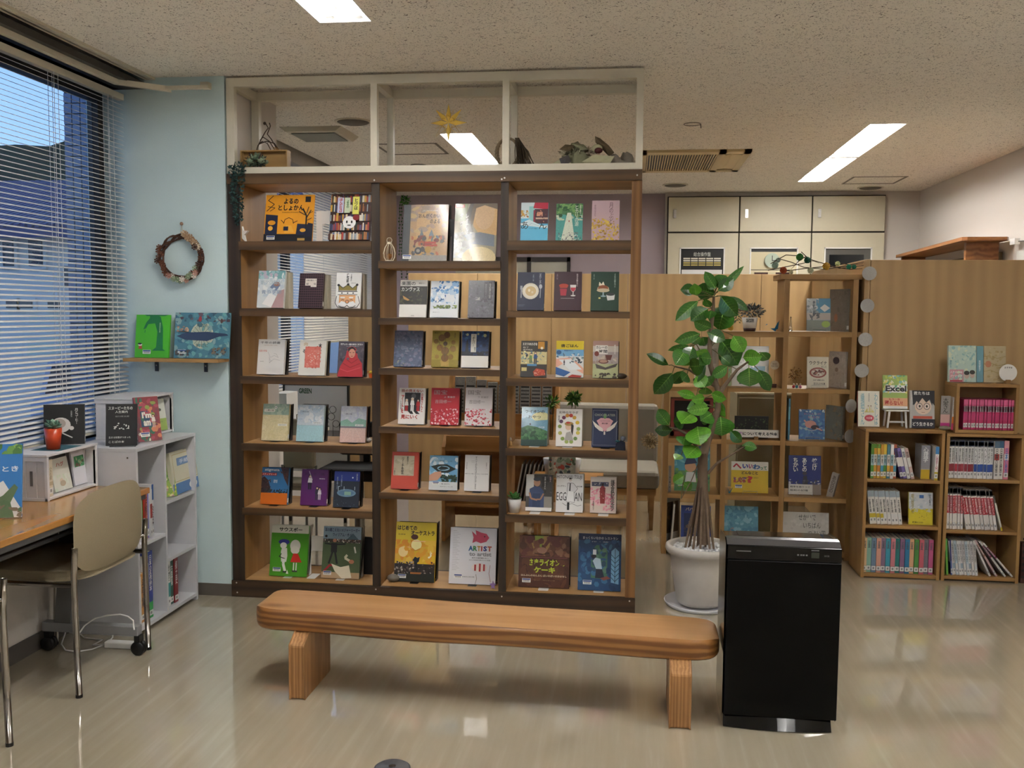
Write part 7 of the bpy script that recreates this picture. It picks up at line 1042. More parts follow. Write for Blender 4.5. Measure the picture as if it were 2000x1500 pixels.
# hanging ivy at the far left of the shelf and the green strand in the middle bay
iv = thing('ivy_garland', 'dark green ivy trailing down the left post of the display shelf', 'ivy', (-1.96, 4.49, 2.13)); q, q2 = MB(), MB(); rr = random.Random(21)
for pts, wd, n_ in ((((470, 320), (462, 345), (458, 380), (462, 410), (465, 440)), 12, 170), (((478, 322), (475, 345), (472, 375), (474, 405), (473, 432)), 6, 90), (((455, 325), (457, 350), (455, 375)), 7, 60)):
    w3 = [P(x, y, y=4.478) for x, y in pts]; q2.tube(w3, .0012, 4)
    for i in range(n_):
        t = rr.random(); k = min(int(t*(len(w3)-1)), len(w3)-2); f_ = t*(len(w3)-1)-k; p = w3[k].lerp(w3[k+1], f_); sp = wd/1850*4.5*(1-.75*t); p = p+Vector((rr.uniform(-1, 1)*sp, rr.uniform(-.025, .004), rr.uniform(-.01, .01)))
        e1 = Vector((rr.uniform(-1, 1), rr.uniform(-.4, .4), rr.uniform(-1, .3))).normalized(); e2 = e1.orthogonal().normalized(); s_ = rr.uniform(.006, .010); q.poly([p-e1*s_, p-e2*s_*.7, p+e1*s_, p+e2*s_*.7], rr.choice(['1c3430', '24443c', '142824', '30504c']))
q.build('ivy_leaves', MATTE, iv, kind='stuff'); q2.build('vines', mat('vine', '38402c', .8), iv)
o = thing('green_bead_plant', 'bright green trailing plant hanging behind the middle top compartment', 'plant', (P(790, 390, y=4.86).x, 4.87, 2.0)); q, q2 = MB(), MB(); x = o.location.x
foliage(q, (x, 4.875, P(790, 392, y=4.87).z), (.03, .02, .03), 130, .008, ['3c7c28', '28581c', '5c9c40'], 31)
for dx, pyb in ((-.018, 600), (.008, 560), (-.03, 500)):
    zb_ = P(790, pyb, y=4.87).z; q2.tube([(x+dx, 4.875, 2.0), (x+dx, 4.875, zb_)], .0008, 4)
    k = 2.0
    while k > zb_: q.ball((x+dx+rr.uniform(-.004, .004), 4.875, k), .0042, 5, 4, '2c5c28'); k -= .017
q.build('beads_and_leaves', MATTE, o, kind='stuff'); q2.build('strings', mat('vine', '38402c', .8), o)
# ---------------------------------------------------------------- in the white frame
zf = 2.1445+.0005
a, b_ = P(462, 325, y=4.62), P(561, 325, y=4.62)
o = thing('wooden_tray', 'light wooden tray standing on edge in the left pane of the white frame', 'tray', ((a.x+b_.x)/2, 4.6, zf)); zt3 = P(510, 293, y=4.62).z; TW = wood('tray_wood', 'a88450', 'bc9860', 'x', .6, .5, .3)
xa, xb = a.x+.02, b_.x; MB().box(xa+.006, 4.66, zf+.006, xb-.006, 4.668, zt3-.006).build('panel', TW, o); MB().box(xa, 4.62, zt3-.006, xb, 4.67, zt3).box(xa, 4.62, zf, xb, 4.67, zf+.006).box(xa, 4.62, zf+.006, xa+.006, 4.67, zt3-.006).box(xb-.006, 4.62, zf+.006, xb, 4.67, zt3-.006).build('rim', TW, o)
c = P(500, 308, y=4.585); o = thing('succulent_arrangement', 'cluster of grey-green artificial succulents in front of the wooden tray', 'plant', (c.x, 4.585, zf)); foliage(MB(), (c.x, 4.585, zf+.042), (.062, .028, .042), 300, .012, ['4c5c48', '6c7c64', '383c34', '8c9c84', '544440'], 41).build('foliage', MATTE, o, kind='stuff')
for dx, dz, k in ((.0, .045, 1), (.03, .03, 2), (-.028, .03, 3)): rosette(o, (c.x+dx, 4.575, zf+dz), 12, .026, .009, MATTE, k, ['8ca488', '6c8470', '9cac90'])
o = thing('twig_sculpture', 'bare twisted vine sculpture rising behind the wooden tray', 'twigs', (P(520, 290, y=4.72).x, 4.72, zf)); q = MB()
for pts in (((505, 315), (502, 290), (510, 272), (518, 258), (524, 250), (518, 240)), ((520, 318), (530, 295), (522, 280), (512, 276), (504, 284), (500, 300)), ((538, 318), (536, 292), (526, 276), (514, 268), (508, 274)), ((545, 316), (540, 290), (530, 272), (522, 262), (528, 246), (526, 240)), ((505, 282), (520, 276), (536, 280), (544, 292))):
    q.tube([P(x, y, y=4.72) for x, y in pts], .0028, 5)
q.ball(P(517, 241, y=4.72), .008, 8, 6); q.build('vines', mat('dark_twig', '4a3c30', .8), o)
o = thing('straw_bundle', 'small tied raffia tassel on the tray corner', 'raffia', (P(540, 300, y=4.69).x, 4.7, zt3)); q = MB(); rr = random.Random(77)
for i in range(16): q.tube([P(538+rr.uniform(-6, 4), 290+rr.uniform(-3, 3), y=4.69), P(548+rr.uniform(-4, 6), 296+rr.uniform(-4, 4), y=4.685), P(556+rr.uniform(-3, 14), 302+rr.uniform(-4, 8), y=4.685)], .0009, 3)
q.build('straws', mat('raffia', '94703c', .9), o)
# yellow folded star
c = P(876, 240, y=4.60); o = thing('folded_paper_star', 'yellow openwork paper star hanging in the middle pane', 'ornament', c); q = MB(); YS_ = mat('yellow_foil_paper', 'c8a020', .5)
def rot(th, ph, r_): return c+Vector((math.sin(th)*r_*math.cos(ph), math.sin(ph)*r_, math.cos(th)*r_*math.cos(ph)))
R1, R2 = .09, .034
for k in range(8):
    th = k*pi/4; tip = rot(th, 0, R1 if k % 2 == 0 or True else .07)
    if k % 2 == 0 or k in (1, 7):
        for ph in (-.5, .5): q.poly([c+Vector((0, ph*.012, 0)), rot(th-pi/10, ph*.3, R2), tip, rot(th+pi/10, ph*.3, R2)])
    q.tube([rot(th-pi/8, .1, R2), tip, rot(th+pi/8, -.1, R2)], .0014, 3)
    q.tube([rot(th, 0, .02), rot(th+pi/8, 0, R1*.78), rot(th+pi/4, 0, .02)], .0014, 3)
for k in range(6): q.tube([rot(k*pi/3, -.6, .04), rot(k*pi/3+pi/3, .6, .04), rot(k*pi/3+2*pi/3, -.6, .04)], .0013, 3)
q.build('folded_strips', YS_, o); MB().tube([c+Vector((0, 0, R1)), (c.x, c.y, 2.5715)], .0005, 3).build('thread', mat('string', 'b8a888', .8), o)
# straw rope ring with dried sprig
c = P(992, 290, y=4.66); o = thing('straw_ring', 'twisted straw ring with a dried brush-like sprig behind the post', 'wreath', (c.x, 4.66, zf)); q = MB(); SR = mat('grey_straw', '807058', .9, noise=.3, nscale=150); w_ = .068
for k3 in range(3): q.tube([(c.x+w_*.8*math.cos(a_)+.006*math.cos(a_*9+k3*2.1)*math.cos(a_), 4.66+.006*math.sin(a_*9+k3*2.1), zf+w_+.012+w_*math.sin(a_)) for a_ in [k*2*pi/60 for k in range(60)]], .0058, 5, closed=True)
q.build('straw_rope', SR, o, smooth=True); q = MB(); rr = random.Random(14)
for i in range(70):
    e = Vector((c.x+.05+rr.uniform(-.01, .085), 4.66+rr.uniform(-.03, .03), zf+.004+rr.uniform(0, .02))); q.tube([(c.x+.045+rr.uniform(-.01, .01), 4.655, zf+.15), ((c.x+.05+e.x)/2+rr.uniform(-.01, .01), e.y, zf+.085), e], [.0014, .0022, .001], 4)
q.build('sprig', mat('dried_sprig', '5c5040', .9), o)
# dried leaves and cloth in the right pane
rr = random.Random(19); CLs = [mat('grey_green_leaf', '7c7c60', .85, noise=.2, nscale=60), mat('pale_dry_leaf', 'a8a484', .8, noise=.15, nscale=60), mat('dark_dry_leaf', '54462e', .8, noise=.2, nscale=60)]
def crumple(name, label, cat, px0, px1, pyt, pyb, m, seed, part):
    a, b_ = P(px0, pyb, y=4.62), P(px1, pyb, y=4.62); zt4 = P((px0+px1)/2, pyt, y=4.62).z; o = thing(name, label, cat, ((a.x+b_.x)/2, 4.62, zf)); q = MB(); rr = random.Random(seed); nu, nv = 14, 9; g = []
    for j in range(nv+1):
        for i in range(nu+1):
            u, v = i/nu, j/nv; h = math.sin(pi*u)**.6*math.sin(pi*v)**.5; g.append((a.x+(b_.x-a.x)*u+rr.uniform(-.006, .006), 4.535+.19*v+rr.uniform(-.008, .008), zf+.002+(zt4-zf)*h*(.65+.35*math.sin(u*9+v*5+seed))*rr.uniform(.75, 1)))
    n = q.vs(g)
    for j in range(nv):
        for i in range(nu): k = n+j*(nu+1)+i; q.face((k, k+1, k+nu+2, k+nu+1))
    q.build(part, m, o, smooth=True); return o
crumple('dried_moss_heap', 'crumpled heap of grey-green dried moss in the right pane', 'dried plant', 1085, 1172, 272, 326, CLs[0], 2, 'moss'); crumple('grey_felt_cloth', 'folded grey-beige felt cloth at the right end of the frame', 'cloth', 1188, 1240, 286, 324, mat('grey_felt', '8c8478', .95, noise=.1, nscale=90), 5, 'felt')
foliage(MB(), (P(1130, 310, y=4.6).x, 4.60, zf+.055), (.10, .06, .045), 520, .013, ['b8b098', '948c74', 'd4ccb4', '6c6450', 'a8a088'], 61).build('moss_tufts', MATTE, bpy.data.objects['dried_moss_heap'], kind='stuff').matrix_parent_inverse = Matrix.Translation(-bpy.data.objects['dried_moss_heap'].location)
o = thing('dried_leaf_spray', 'spray of large dried leaves with a dark red centre', 'dried leaves', (P(1170, 310, y=4.6).x, 4.57, zf)); 
def bigleaf(pts, m, yy=4.565):
    q = MB(); w3 = [P(x, y, y=yy+.012*math.sin(i*1.7)) for i, (x, y) in enumerate(pts)]; c_ = sum(w3, Vector())/len(w3)+Vector((0, -.014, 0))
    for p1_, p2_ in zip(w3, w3[1:]+w3[:1]): q.poly([c_, p1_, p2_])
    q.build('leaf', m, o, smooth=True)
bigleaf([(1136, 316), (1160, 302), (1200, 305), (1190, 322), (1176, 336), (1160, 328)], CLs[1], 4.52); bigleaf([(1162, 266), (1172, 270), (1190, 285), (1200, 298), (1190, 306), (1176, 292), (1163, 278)], CLs[2]); bigleaf([(1092, 292), (1104, 282), (1122, 284), (1112, 296)], CLs[2], 4.56); bigleaf([(1118, 280), (1140, 282), (1150, 292), (1132, 294)], CLs[0], 4.56); bigleaf([(1078, 320), (1094, 310), (1116, 318), (1104, 330), (1086, 328)], CLs[1], 4.53); bigleaf([(1092, 310), (1110, 302), (1116, 316), (1098, 326)], mat('slate_leaf', '4c4848', .85), 4.525)
MB().ball(P(1169, 294, y=4.545), .018, 10, 7, sc=(1.1, .8, .8)).build('dark_red_seedhead', mat('dark_red_seed', '4c1414', .6), o, smooth=True); MB().ball(P(1166, 290, y=4.562), .026, 10, 7, sc=(1, .6, .8)).build('pale_calyx', CLs[1], o, smooth=True)
# ---------------------------------------------------------------- mint pillar: wreath and ledge
c = P(353, 503, y=4.475); o = thing('vine_wreath', 'brown vine wreath with dried flowers and cones on the mint wall', 'wreath', (c.x, 4.49, c.z)); VN = mat('brown_vine', '4c3020', .8, noise=.3, nscale=60); R_ = .105; q = MB(); rr = random.Random(33)
for k3 in range(9):
    ph = rr.uniform(0, 6); q.tube([(c.x+(R_+.012*math.sin(a_*3+ph))*math.cos(a_), 4.48+.008*math.cos(a_*4+ph), c.z+(R_*.98+.012*math.sin(a_*3+ph))*math.sin(a_)) for a_ in [k*2*pi/40 for k in range(40)]], .004, 5, closed=True)
q.build('twisted_vines', VN, o, smooth=True); MB().tube([(c.x-.006, 4.485, c.z+.11), (c.x, 4.494, c.z+.165), (c.x+.008, 4.485, c.z+.11)], .0015, 4).build('string', mat('string', 'b8a888', .8), o); MB().ball((c.x, 4.49, c.z+.167), .009, 8, 6).build('hook', mat('wood_peg', '94745c', .6), o, smooth=True)
for nm, cols, rng_, n_, s_ in (('dried_flower', ['c8b090', 'a88868', 'd8c8b0'], (25, 80), 9, .017), ('acorn_cup', ['4c2c1c', '6c4028'], (150, 235), 10, .014), ('cotton_flower', ['d8ccc0', 'b88878', '8c9c7c'], (235, 330), 12, .014), ('cone', ['5c3824', '44281c'], (300, 400), 6, .015)):
    for i in range(n_):
        a_ = math.radians(rng_[0]+(rng_[1]-rng_[0])*(i+.5)/n_); r_ = R_+rr.uniform(-.014, .014); p = (c.x+r_*math.cos(a_), 4.462+rr.uniform(-.005, .006), c.z+r_*math.sin(a_)); b = MB()
        cc = rr.choice(cols)
        for k in range(7):
            t_ = k*2*pi/7; b.poly([p, (p[0]+s_*math.cos(t_-.35), p[1]-.004, p[2]+s_*math.sin(t_-.35)), (p[0]+s_*1.15*math.cos(t_), p[1]-.008, p[2]+s_*1.15*math.sin(t_)), (p[0]+s_*math.cos(t_+.35), p[1]-.004, p[2]+s_*math.sin(t_+.35))], cc)
        b.ball(p, s_*.5, 6, 5, cc); b.build(nm, MATTE, o)
lg = thing('wall_ledge', 'thin wooden ledge on black brackets on the mint wall', 'shelf', (-2.23, 4.45, 1.2)); zl_ = 1.208; MB().box(-2.478, 4.365, zl_-.016, -1.99, 4.499, zl_).build('board', wood('ledge_wood', '9c7444', 'b08854', 'x', .5, .6, .3), lg, bev=.001)
for px in (305, 401):
    x = P(px, 715, y=4.49).x; b = MB().box(x-.009, 4.494, zl_-.07, x+.009, 4.4995, zl_-.0165).box(x-.009, 4.40, zl_-.0195, x+.009, 4.494, zl_-.0165).build('bracket', BLACKM, lg); sub(b, 'screw', MB().ball((x, 4.493, zl_-.04), .0035, 8, 6), SCR)
def ledge(px0, px1, pyt, c, spec, label, **kw): return setbook(px0, px1, pyt, 4.43, zl_, .01, c, spec, label, .14, spine='L', **kw)
ledge(265, 331, 615, '4cb81c', [('p', [(.58, .0), (.72, .05), (.80, .3), (.82, .8), (.9, .84), (.5, .84), (.62, .76), (.64, .4), (.56, .2), (.36, .22), (.3, .32), (.22, .34), (.3, .18), (.4, .08), (.4, .02)], '147838'), ('p', [(.25, 0), (.95, 0), (.85, .03), (.3, .03)], '147838'), ('l', [(.28, .36), (.27, .42)], .02, '147838'), ('v', 'おおきな木', .69, .18, .73, .42, 'c8e0b8'), ('e', .15, .70, .06, .035, 'e8e0d8'), ('p', [(.1, .8), (.12, .73), (.2, .73), (.22, .8)], 'b85030'), ('e', .14, .68, .06, .02, '202020')], 'bright green picture book with a bending tree on the ledge', bar=(.36, .87))
ledge(341, 448, 611, '4c8090', [('n', 0, 0, 1, 1, ['5c94a0', '3c6c80', '70a8a8', '88a8a8', '4c7c88'], 140, .06), ('n', 0, 0, 1, .2, ['503c44', '6c5860', '385868'], 24, .05), ('e', .5, .50, .21, .29, 'd0ccb0'), ('e', .5, .50, .19, .26, 'b8c0a8')]+[('l', [(.5, .5), (.5+.19*math.cos(k*pi/8), .5+.26*math.sin(k*pi/8))], .006, '4c5c5c') for k in range(16)]+[('p', [(.04, .52), (.2, .44), (.6, .42), (.95, .46), (.98, .5), (.82, .52), (.6, .62), (.2, .60)], '30405c'), ('e', .46, .14, .03, .06, 'a83c3c'), ('e', .85, .18, .025, .05, '5c3c34'), ('l', [(.06, .42), (.26, .42)], .015, '54402c'), ('n', .04, .3, .26, .42, ['d0b08c', 'a8806c'], 14, .03), ('n', .68, .76, .95, .92, ['54443c', '7c6c58'], 24, .03), ('n', .03, .82, .3, .95, ['5c4c44', '3c4c50'], 14, .04), ('t', '海と空の', .4, .24, .6, .32, '5c6c64'), ('t', 'あいだに', .4, .68, .62, .76, '5c6c64')], 'teal picture book with a whale crossing a compass disc', bar=(.15, .86))
# ---------------------------------------------------------------- desk
DT = wood('desk_top_wood', 'a8743a', 'bc8848', 'y', .22, .4, .3, .5); GM = mat('grey_steel_frame', '6c6c6c', .4, .5); STL = mat('chrome_tube', 'b8b4ae', .18, 1)
ds = thing('folding_desk', 'long wood-topped folding desk on castors under the window', 'desk', (-2.23, 2.9, 0)); zD = .68
MB().box(-2.475, 1.7, zD-.026, -2.062, 3.83, zD).build('top', DT, ds, bev=.004); MB().box(-2.43, 1.75, zD-.075, -2.38, 3.78, zD-.0265).box(-2.14, 1.75, zD-.06, -2.10, 3.78, zD-.0265).box(-2.075, 1.8, zD-.045, -2.067, 3.80, zD-.0265).build('under_frame', GM, ds)
MB().box(-2.40, 1.8, .48, -2.385, 3.66, .60).build('modesty_panel', mat('dark_panel', '3c2c20', .6), ds); MB().tube([(-2.14, 1.8, .59), (-2.14, 3.75, .59)], .009, 8).tube([(-2.30, 1.8, .56), (-2.30, 3.68, .56)], .009, 8).build('book_shelf_rail', GM, ds)
for y in (3.66, 1.9):
    MB().box(-2.46, y-.02, .085, -2.03, y+.02, .125).build('foot', mat('light_grey_steel', '8c8c8e', .4), ds, bev=.003)
    MB().prism([(-2.40, .1255), (-2.33, .1255), (-2.28, zD-.076), (-2.36, zD-.076)], 'y', y-.02, y+.02).build('leg', GM, ds)
    for x in (-2.44, -2.035):
        MB().box(x-.012, y-.018, .058, x+.012, y+.018, .0845).build('castor_fork', BLACKM, ds)
        for dy in (-.012, .012):
            w_ = MB(); w_.M = Matrix.Translation((x, y+dy, .0305)) @ Matrix.Rotation(pi/2, 4, 'X'); w_.lathe([(0, -.007), (.026, -.008), (.03, -.003), (.03, .003), (.026, .008), (0, .007)], seg=20); w_.build('castor_wheel', BLACKM, ds, smooth=True)
# chairs
KH = mat('khaki_fabric', '8f8268', .85, noise=.12, nscale=250, bump=.25)
def chair(y0, label):
    o = thing('desk_chair', label, 'chair', (-2.24, y0+.255, 0)); y1 = y0+.512; r_ = .0115
    for y, s_ in ((y0, -1), (y1, 1)):
        f = MB().tube([(-2.028, y, .012), (-2.032, y, .2), (-2.036, y, .46), (-2.03, y, .565)], r_, 12).build('rear_leg', STL, o, smooth=True); sub(f, 'leg_cap', MB().tube([(-2.028, y, .0), (-2.028, y, .012)], .0125, 12), BLACKM)
        f = MB().tube([(-2.452, y, .012), (-2.44, y, .30), (-2.43, y, .425)], r_, 12).build('front_leg', STL, o, smooth=True); sub(f, 'leg_cap', MB().tube([(-2.452, y, .0), (-2.452, y, .012)], .0125, 12), BLACKM)
        MB().tube([(-2.43, y, .425), (-2.036, y, .425)], .010, 10).build('side_rail', STL, o, smooth=True)
        MB().tube([(-2.032, y, .50), (-2.05, y-s_*.03, .49), (-2.055, y-s_*.055, .52), (-2.05, y-s_*.055, .56)], .008, 8).build('back_bracket', STL, o, smooth=True)
    # seat cushion, rounded plan
    pl = []; cx_, cy_, hx, hy = -2.245, (y0+y1)/2, .215, .232
    for k in range(24): a_ = k*2*pi/24; ca, sa = math.cos(a_), math.sin(a_); pl.append((cx_+hx*math.copysign(abs(ca)**.45, ca), cy_+hy*math.copysign(abs(sa)**.45, sa)))
    MB().prism(pl, 'z', .432, .470).build('seat', KH, o, bev=.012)
    # backrest: gently curved padded panel
    q = MB(); nu, nv = 14, 10; F = {}
    for side in (0, 1):
        for j in range(nv+1):
            for i in range(nu+1):
                u, v = -1+2*i/nu, -1+2*j/nv; k = (abs(u)**4+abs(v)**4)**(1/4); m_ = max(abs(u), abs(v)); s_ = m_/k if k > 0 else 1; uu, vv = u*s_, v*s_
                y = cy_+.246*uu; z = .598+.150*vv+.012*(1-uu*uu)*(1 if vv > 0 else 0); th = .018*(1-m_**4); x = -2.040+.018*(1-uu*uu)+(th if side == 0 else -th)*.75
                F[side, i, j] = q.vs([(x, y, z)])
    for side in (0, 1):
        for j in range(nv):
            for i in range(nu):
                f_ = (F[side, i, j], F[side, i+1, j], F[side, i+1, j+1], F[side, i, j+1]); q.face(f_ if side == 0 else f_[::-1])
    q.build('backrest', KH, o, smooth=True)
chair(3.212, 'khaki fabric chair with chromed legs tucked under the desk')
chair(2.30, 'khaki chair mostly out of the picture with one chromed leg at the left edge')
# power strip and cords
o = thing('power_strip', 'white power strip lying on the floor under the desk', 'power strip', (-2.14, 3.74, 0)); p0, p1 = P(222, 1250, z=.02), P(258, 1242, z=.02)
MB().box(-2.22, 3.705, .001, -2.09, 3.745, .028).build('body', WHITEM, o, bev=.005); MB().tube([(-2.22, 3.72, .012), (-2.28, 3.72, .006)]+[P(x, y, z=.005) for x, y in ((200, 1250), (165, 1246), (150, 1232))], .003, 6).build('cable', WHITEM, o, smooth=True)
o = thing('white_cable', 'loose loop of white cable hanging under the desk', 'cable', (-2.25, 3.6, 0)); pts = [(142, 1202), (130, 1228), (120, 1258), (128, 1270), (150, 1273), (180, 1268), (208, 1258), (220, 1245), (220, 1234)]
MB().tube([P(x, y, z=.006+.03*max(0, 1-i/3)*(i < 3)+.02*(i > 6)) for i, (x, y) in enumerate(pts)], .0032, 6).build('cable', WHITEM, o, smooth=True)
o = thing('white_cable', 'second white cable arching over the desk foot', 'cable', (-2.25, 3.65, 0)); pts = [(156, 1235, .03), (165, 1222, .08), (185, 1208, .13), (210, 1202, .145), (235, 1200, .15), (250, 1204, .14), (260, 1212, .1), (262, 1230, .03)]
MB().tube([P(x, y, y=3.60) for x, y, z in pts], .0032, 6).build('cable', WHITEM, o, smooth=True)
# ---------------------------------------------------------------- white bookcase at the end of the desk
WB = mat('white_melamine', 'c8c8cc', .4, noise=.02, nscale=30); wb = thing('white_bookcase', 'white open bookcase facing the room beyond the desk', 'bookcase', (-2.31, 4.14, 0)); xa, xb, ya, yb, zt5 = -2.478, -2.14, 3.86, 4.43, .84; t = .015
MB().box(xa, ya, .0, xb, ya+t, zt5-t-.0005).build('side_panel', WB, wb, bev=.001); MB().box(xa, yb-t, 0, xb, yb, zt5-t-.0005).build('side_panel', WB, wb, bev=.001); MB().box(xa, ya, zt5-t, xb, yb, zt5).build('top_panel', WB, wb, bev=.001); yd = 4.115
MB().box(xa, yd, .0365, xb-.002, yd+t, zt5-t-.0005).build('divider', WB, wb); MB().box(xa, ya+t+.0005, .02, xb-.002, yb-t-.0005, .036).build('shelf', WB, wb); MB().box(xa, ya+t+.0005, .0365, xa+.006, yb-t-.0005, zt5-t-.0005).build('back_panel', WB, wb)
zn = P(300, 1053, x=-2.14).z; zf1 = P(355, 968, x=-2.14).z; zf2 = P(355, 1078, x=-2.14).z
MB().box(xa+.0065, ya+t+.0005, zn-.015, xb-.003, yd-.0005, zn).build('shelf', WB, wb)
for z in (zf1, zf2): MB().box(xa+.0065, yd+t+.0005, z-.015, xb-.003, yb-t-.0005, z).build('shelf', WB, wb)
MB().ball((-2.18, ya-.0005, .80), .004, 8, 6).build('cam_screw', mat('dark_wire', '5a5044', .6), wb)
def srow(y, z, items, where, grp, x=-2.165, D=.20):
    for i, (T, H, c, b_, tt, lb) in enumerate(items): spine(x-.003*(i % 3), y, z, T, H, D, c, b_, lb, 0, pi/2, grp, tt, 'e0e0e0' if c in ('2c3c8c', '2c5c50', '8c3034', '5c4078') else '404040'); y += T+.001
srow(3.882, zn+.001, [(.012, .235, '4ca0b8', [(.75, .9, '3c78b8')], None, 'thin turquoise book nearest in the white bookcase upper row'), (.055, .21, 'd8d8dc', [], None, 'thick white file in the white bookcase upper row'), (.012, .20, '3c8c3c', [], None, 'green spine in the white bookcase upper row'), (.018, .215, 'c03c30', [(.8, .95, 'e0e0e0')], ('入門', .1, .5), 'red spine in the white bookcase upper row'), (.016, .215, 'c87868', [], ('手帳', .1, .5), 'salmon spine in the white bookcase upper row'), (.016, .215, '7878b8', [(.8, .95, 'e0e0e0')], None, 'lavender spine in the white bookcase upper row'), (.02, .22, 'd8d8d8', [(.3, .6, 'b83830')], ('楽しい', .3, .6), 'white spine with red lettering in the upper row'), (.018, .24, 'd8d8dc', [(0, .3, '2c5ca0')], ('辞典', .4, .8), 'tall white and blue spine at the divider')], 'upper', 'books in the white bookcase upper row')
srow(3.882, .037, [(.012, .20, '78a838', [(0, .4, '303030')], None, 'lime and black book nearest on the bottom shelf'), (.035, .215, 'd8d4c8', [(.75, .9, 'c8c8c8')], ('心理', .1, .6), 'thick cream book on the bottom shelf of the white bookcase'), (.03, .225, 'c88c4c', [(0, .02, 'e0a868')], ('名作集', .1, .7), 'orange-tan book on the bottom shelf of the white bookcase'), (.03, .29, 'd4d4d4', [(0, .1, '5c4078')], ('百科', .2, .6), 'tall white and purple book on the bottom shelf'), (.04, .31, '2c3c8c', [(.76, 1, '2ca050')], ('日本の名作絵本', .06, .6), 'tall blue book with a green base by the divider')], 'bottom', 'tall books on the bottom shelf of the white bookcase')
srow(4.135, .037, [(.035, .225, 'd8d4cc', [(0, .15, 'c8605c'), (.55, .7, 'c86c60')], ('旅の本', .15, .5), 'cream and red book on the far bottom shelf'), (.03, .225, 'd8d8d4', [(.5, .8, '2c8c8c')], ('地図', .1, .45), 'white and teal book on the far bottom shelf'), (.032, .225, '2c5c50', [(.02, .06, 'e0e0e0')], ('古典集', .15, .6), 'dark green book on the far bottom shelf'), (.035, .225, '8c3034', [(.3, .5, '6c2428')], ('郷土史', .1, .6), 'maroon book on the far bottom shelf')], 'far', 'books on the far bottom shelf of the white bookcase')
def xbook(px0, px1, pyt, pyb, X, z, c, spec, label, lean=.12, T=.012, rz=None, **kw):
    """face-out toward the room (+X) book placed on plane x=X"""
    a, b_ = P(px0, (pyt+pyb)/2, x=X), P(px1, (pyt+pyb)/2, x=X); H = (P((px0+px1)/2, pyt, x=X-.03).z-z)/math.cos(lean); W = b_.y-a.y
    return book((X, (a.y+b_.y)/2, z+.001), W, H, T, c, spec, label, lean, rz if rz is not None else pi/2, spine='L', **kw)
xbook(340, 392, 876, 958, -2.16, zf1+.0, 'd0ccb4', [('r', .22, .16, .72, .34, '5878a8'), ('r', .24, .17, .70, .33, '6c8cb8'), ('l', [(.08, .06), (.92, .06), (.92, .7), (.08, .7), (.08, .06)], .01, 'b09c60'), ('r', 0, .74, 1, 1, '4c78b0'), ('e', .72, .87, .15, .1, 'e4e4e0'), ('t', '手紙', .3, .2, .64, .3, 'd8dce4')], 'cream book with a blue band in the far upper compartment', T=.02)
book((-2.19, 4.20, zf1+.001), .13, .20, .01, '8cac4c', [('n', 0, 0, 1, 1, ['98b83c', 'd0c850', 'c88c9c', '5c8c3c', 'e0dca0'], 120, .07), ('r', .2, .76, .5, .86, '3c5c98')], 'green floral book slanting left of the cream and blue one', .3, .9, spine='L')
# crate on top of the bookcase and its books
WC = mat('white_washed_wood', 'd0ced0', .6, noise=.04, nscale=60)
def crate(label, x0, x1, y0, y1, z0, z1, handle=True):
    o = thing('wooden_crate', label, 'crate', ((x0+x1)/2, (y0+y1)/2, z0)); t = .009
    n = 4; w_ = (x1-x0)/n
    for k in range(n):
        for (yy, nm) in ((y0, 'end_slat'), (y1-t, 'end_slat')): MB().box(x0+k*w_+.0008, yy, z0+.012, x0+(k+1)*w_-.0008, yy+t, z1-.028).build(nm, WC, o, bev=.001)
    for yy in (y0-.004, y1-t-.0): MB().box(x0-.002, yy, z1-.028, x1+.002, yy+t+.004, z1-.0095).box(x1-.012, yy-.0, z0, x1+.002, yy+t+.004, z1-.028).box(x0, yy, z0, x1, yy+t+.004, z0+.012).build('end_frame', WC, o, bev=.001)
    MB().box(x0, y0-.006, z1-.009, x1+.003, y1+.006, z1).build('top_board', WC, o, bev=.001); MB().box(x0, y0+t+.001, z0+.003, x1, y1-t-.001, z0+.012).build('bottom_board', WC, o, bev=.001); MB().box(x0, y0+t+.001, z0+.0125, x0+.006, y1-t-.001, z1-.01).build('back_board', WC, o)
    if handle: s = MB(); s.box(x1-.075, y0-.0015, z0+.06, x1-.063, y0-.0005, z0+.12).build('handle_slot', mat('slot_shadow', '6c6a6a', .9), o)
    return o
crate('white slatted crate standing on the desk with books inside', -2.485, -2.30, 3.47, 3.82, zD+.0005, .868)
crate('white slatted crate on top of the white bookcase', -2.478, -2.27, 4.115, 4.455, zt5+.0005, 1.037, False)
# in and on the desk crate
zc_ = zD+.0135
spine(-2.31, 3.49, zc_, .03, .15, .12, 'd4c8b0', [(.6, .7, 'b8a888')], 'worn cream spine at the near end inside the desk crate', -.0, pi/2, None, ('小さな家', .2, .55), '8c7c64', True)
xbook(108, 142, 893, 960, -2.33, zc_, 'dcdcd0', [('n', 0, .5, 1, 1, ['d0dcc4', 'e0e4d8'], 20, .1), ('t', 'ハグ', .3, .12, .75, .26, 'b85048', .02), ('e', .45, .70, .1, .08, 'd8c8b0'), ('e', .5, .78, .16, .09, 'b8a890')], 'pale hug book with a small cream creature in the crate', .2, .01)
xbook(146, 186, 872, 950, -2.34, zc_, 'd4d4dc', [('r', .1, .2, .56, .5, '3c8c5c'), ('n', .1, .2, .56, .5, ['2c6c48', '5ca878', 'a8b090', '6c5040'], 24, .06), ('r', .6, .03, .9, .10, '404040'), ('r', .6, .14, .9, .20, '404040')], 'white magazine with a green bird photo in the crate', .12, .008)
zc2 = .868+.0005; c = P(104, 862, x=-2.37)
o = thing('potted_succulent', 'grey-green succulent in an orange pot on the desk crate', 'plant', (-2.37, c.y, zc2)); ph_ = P(104, 838, x=-2.35).z
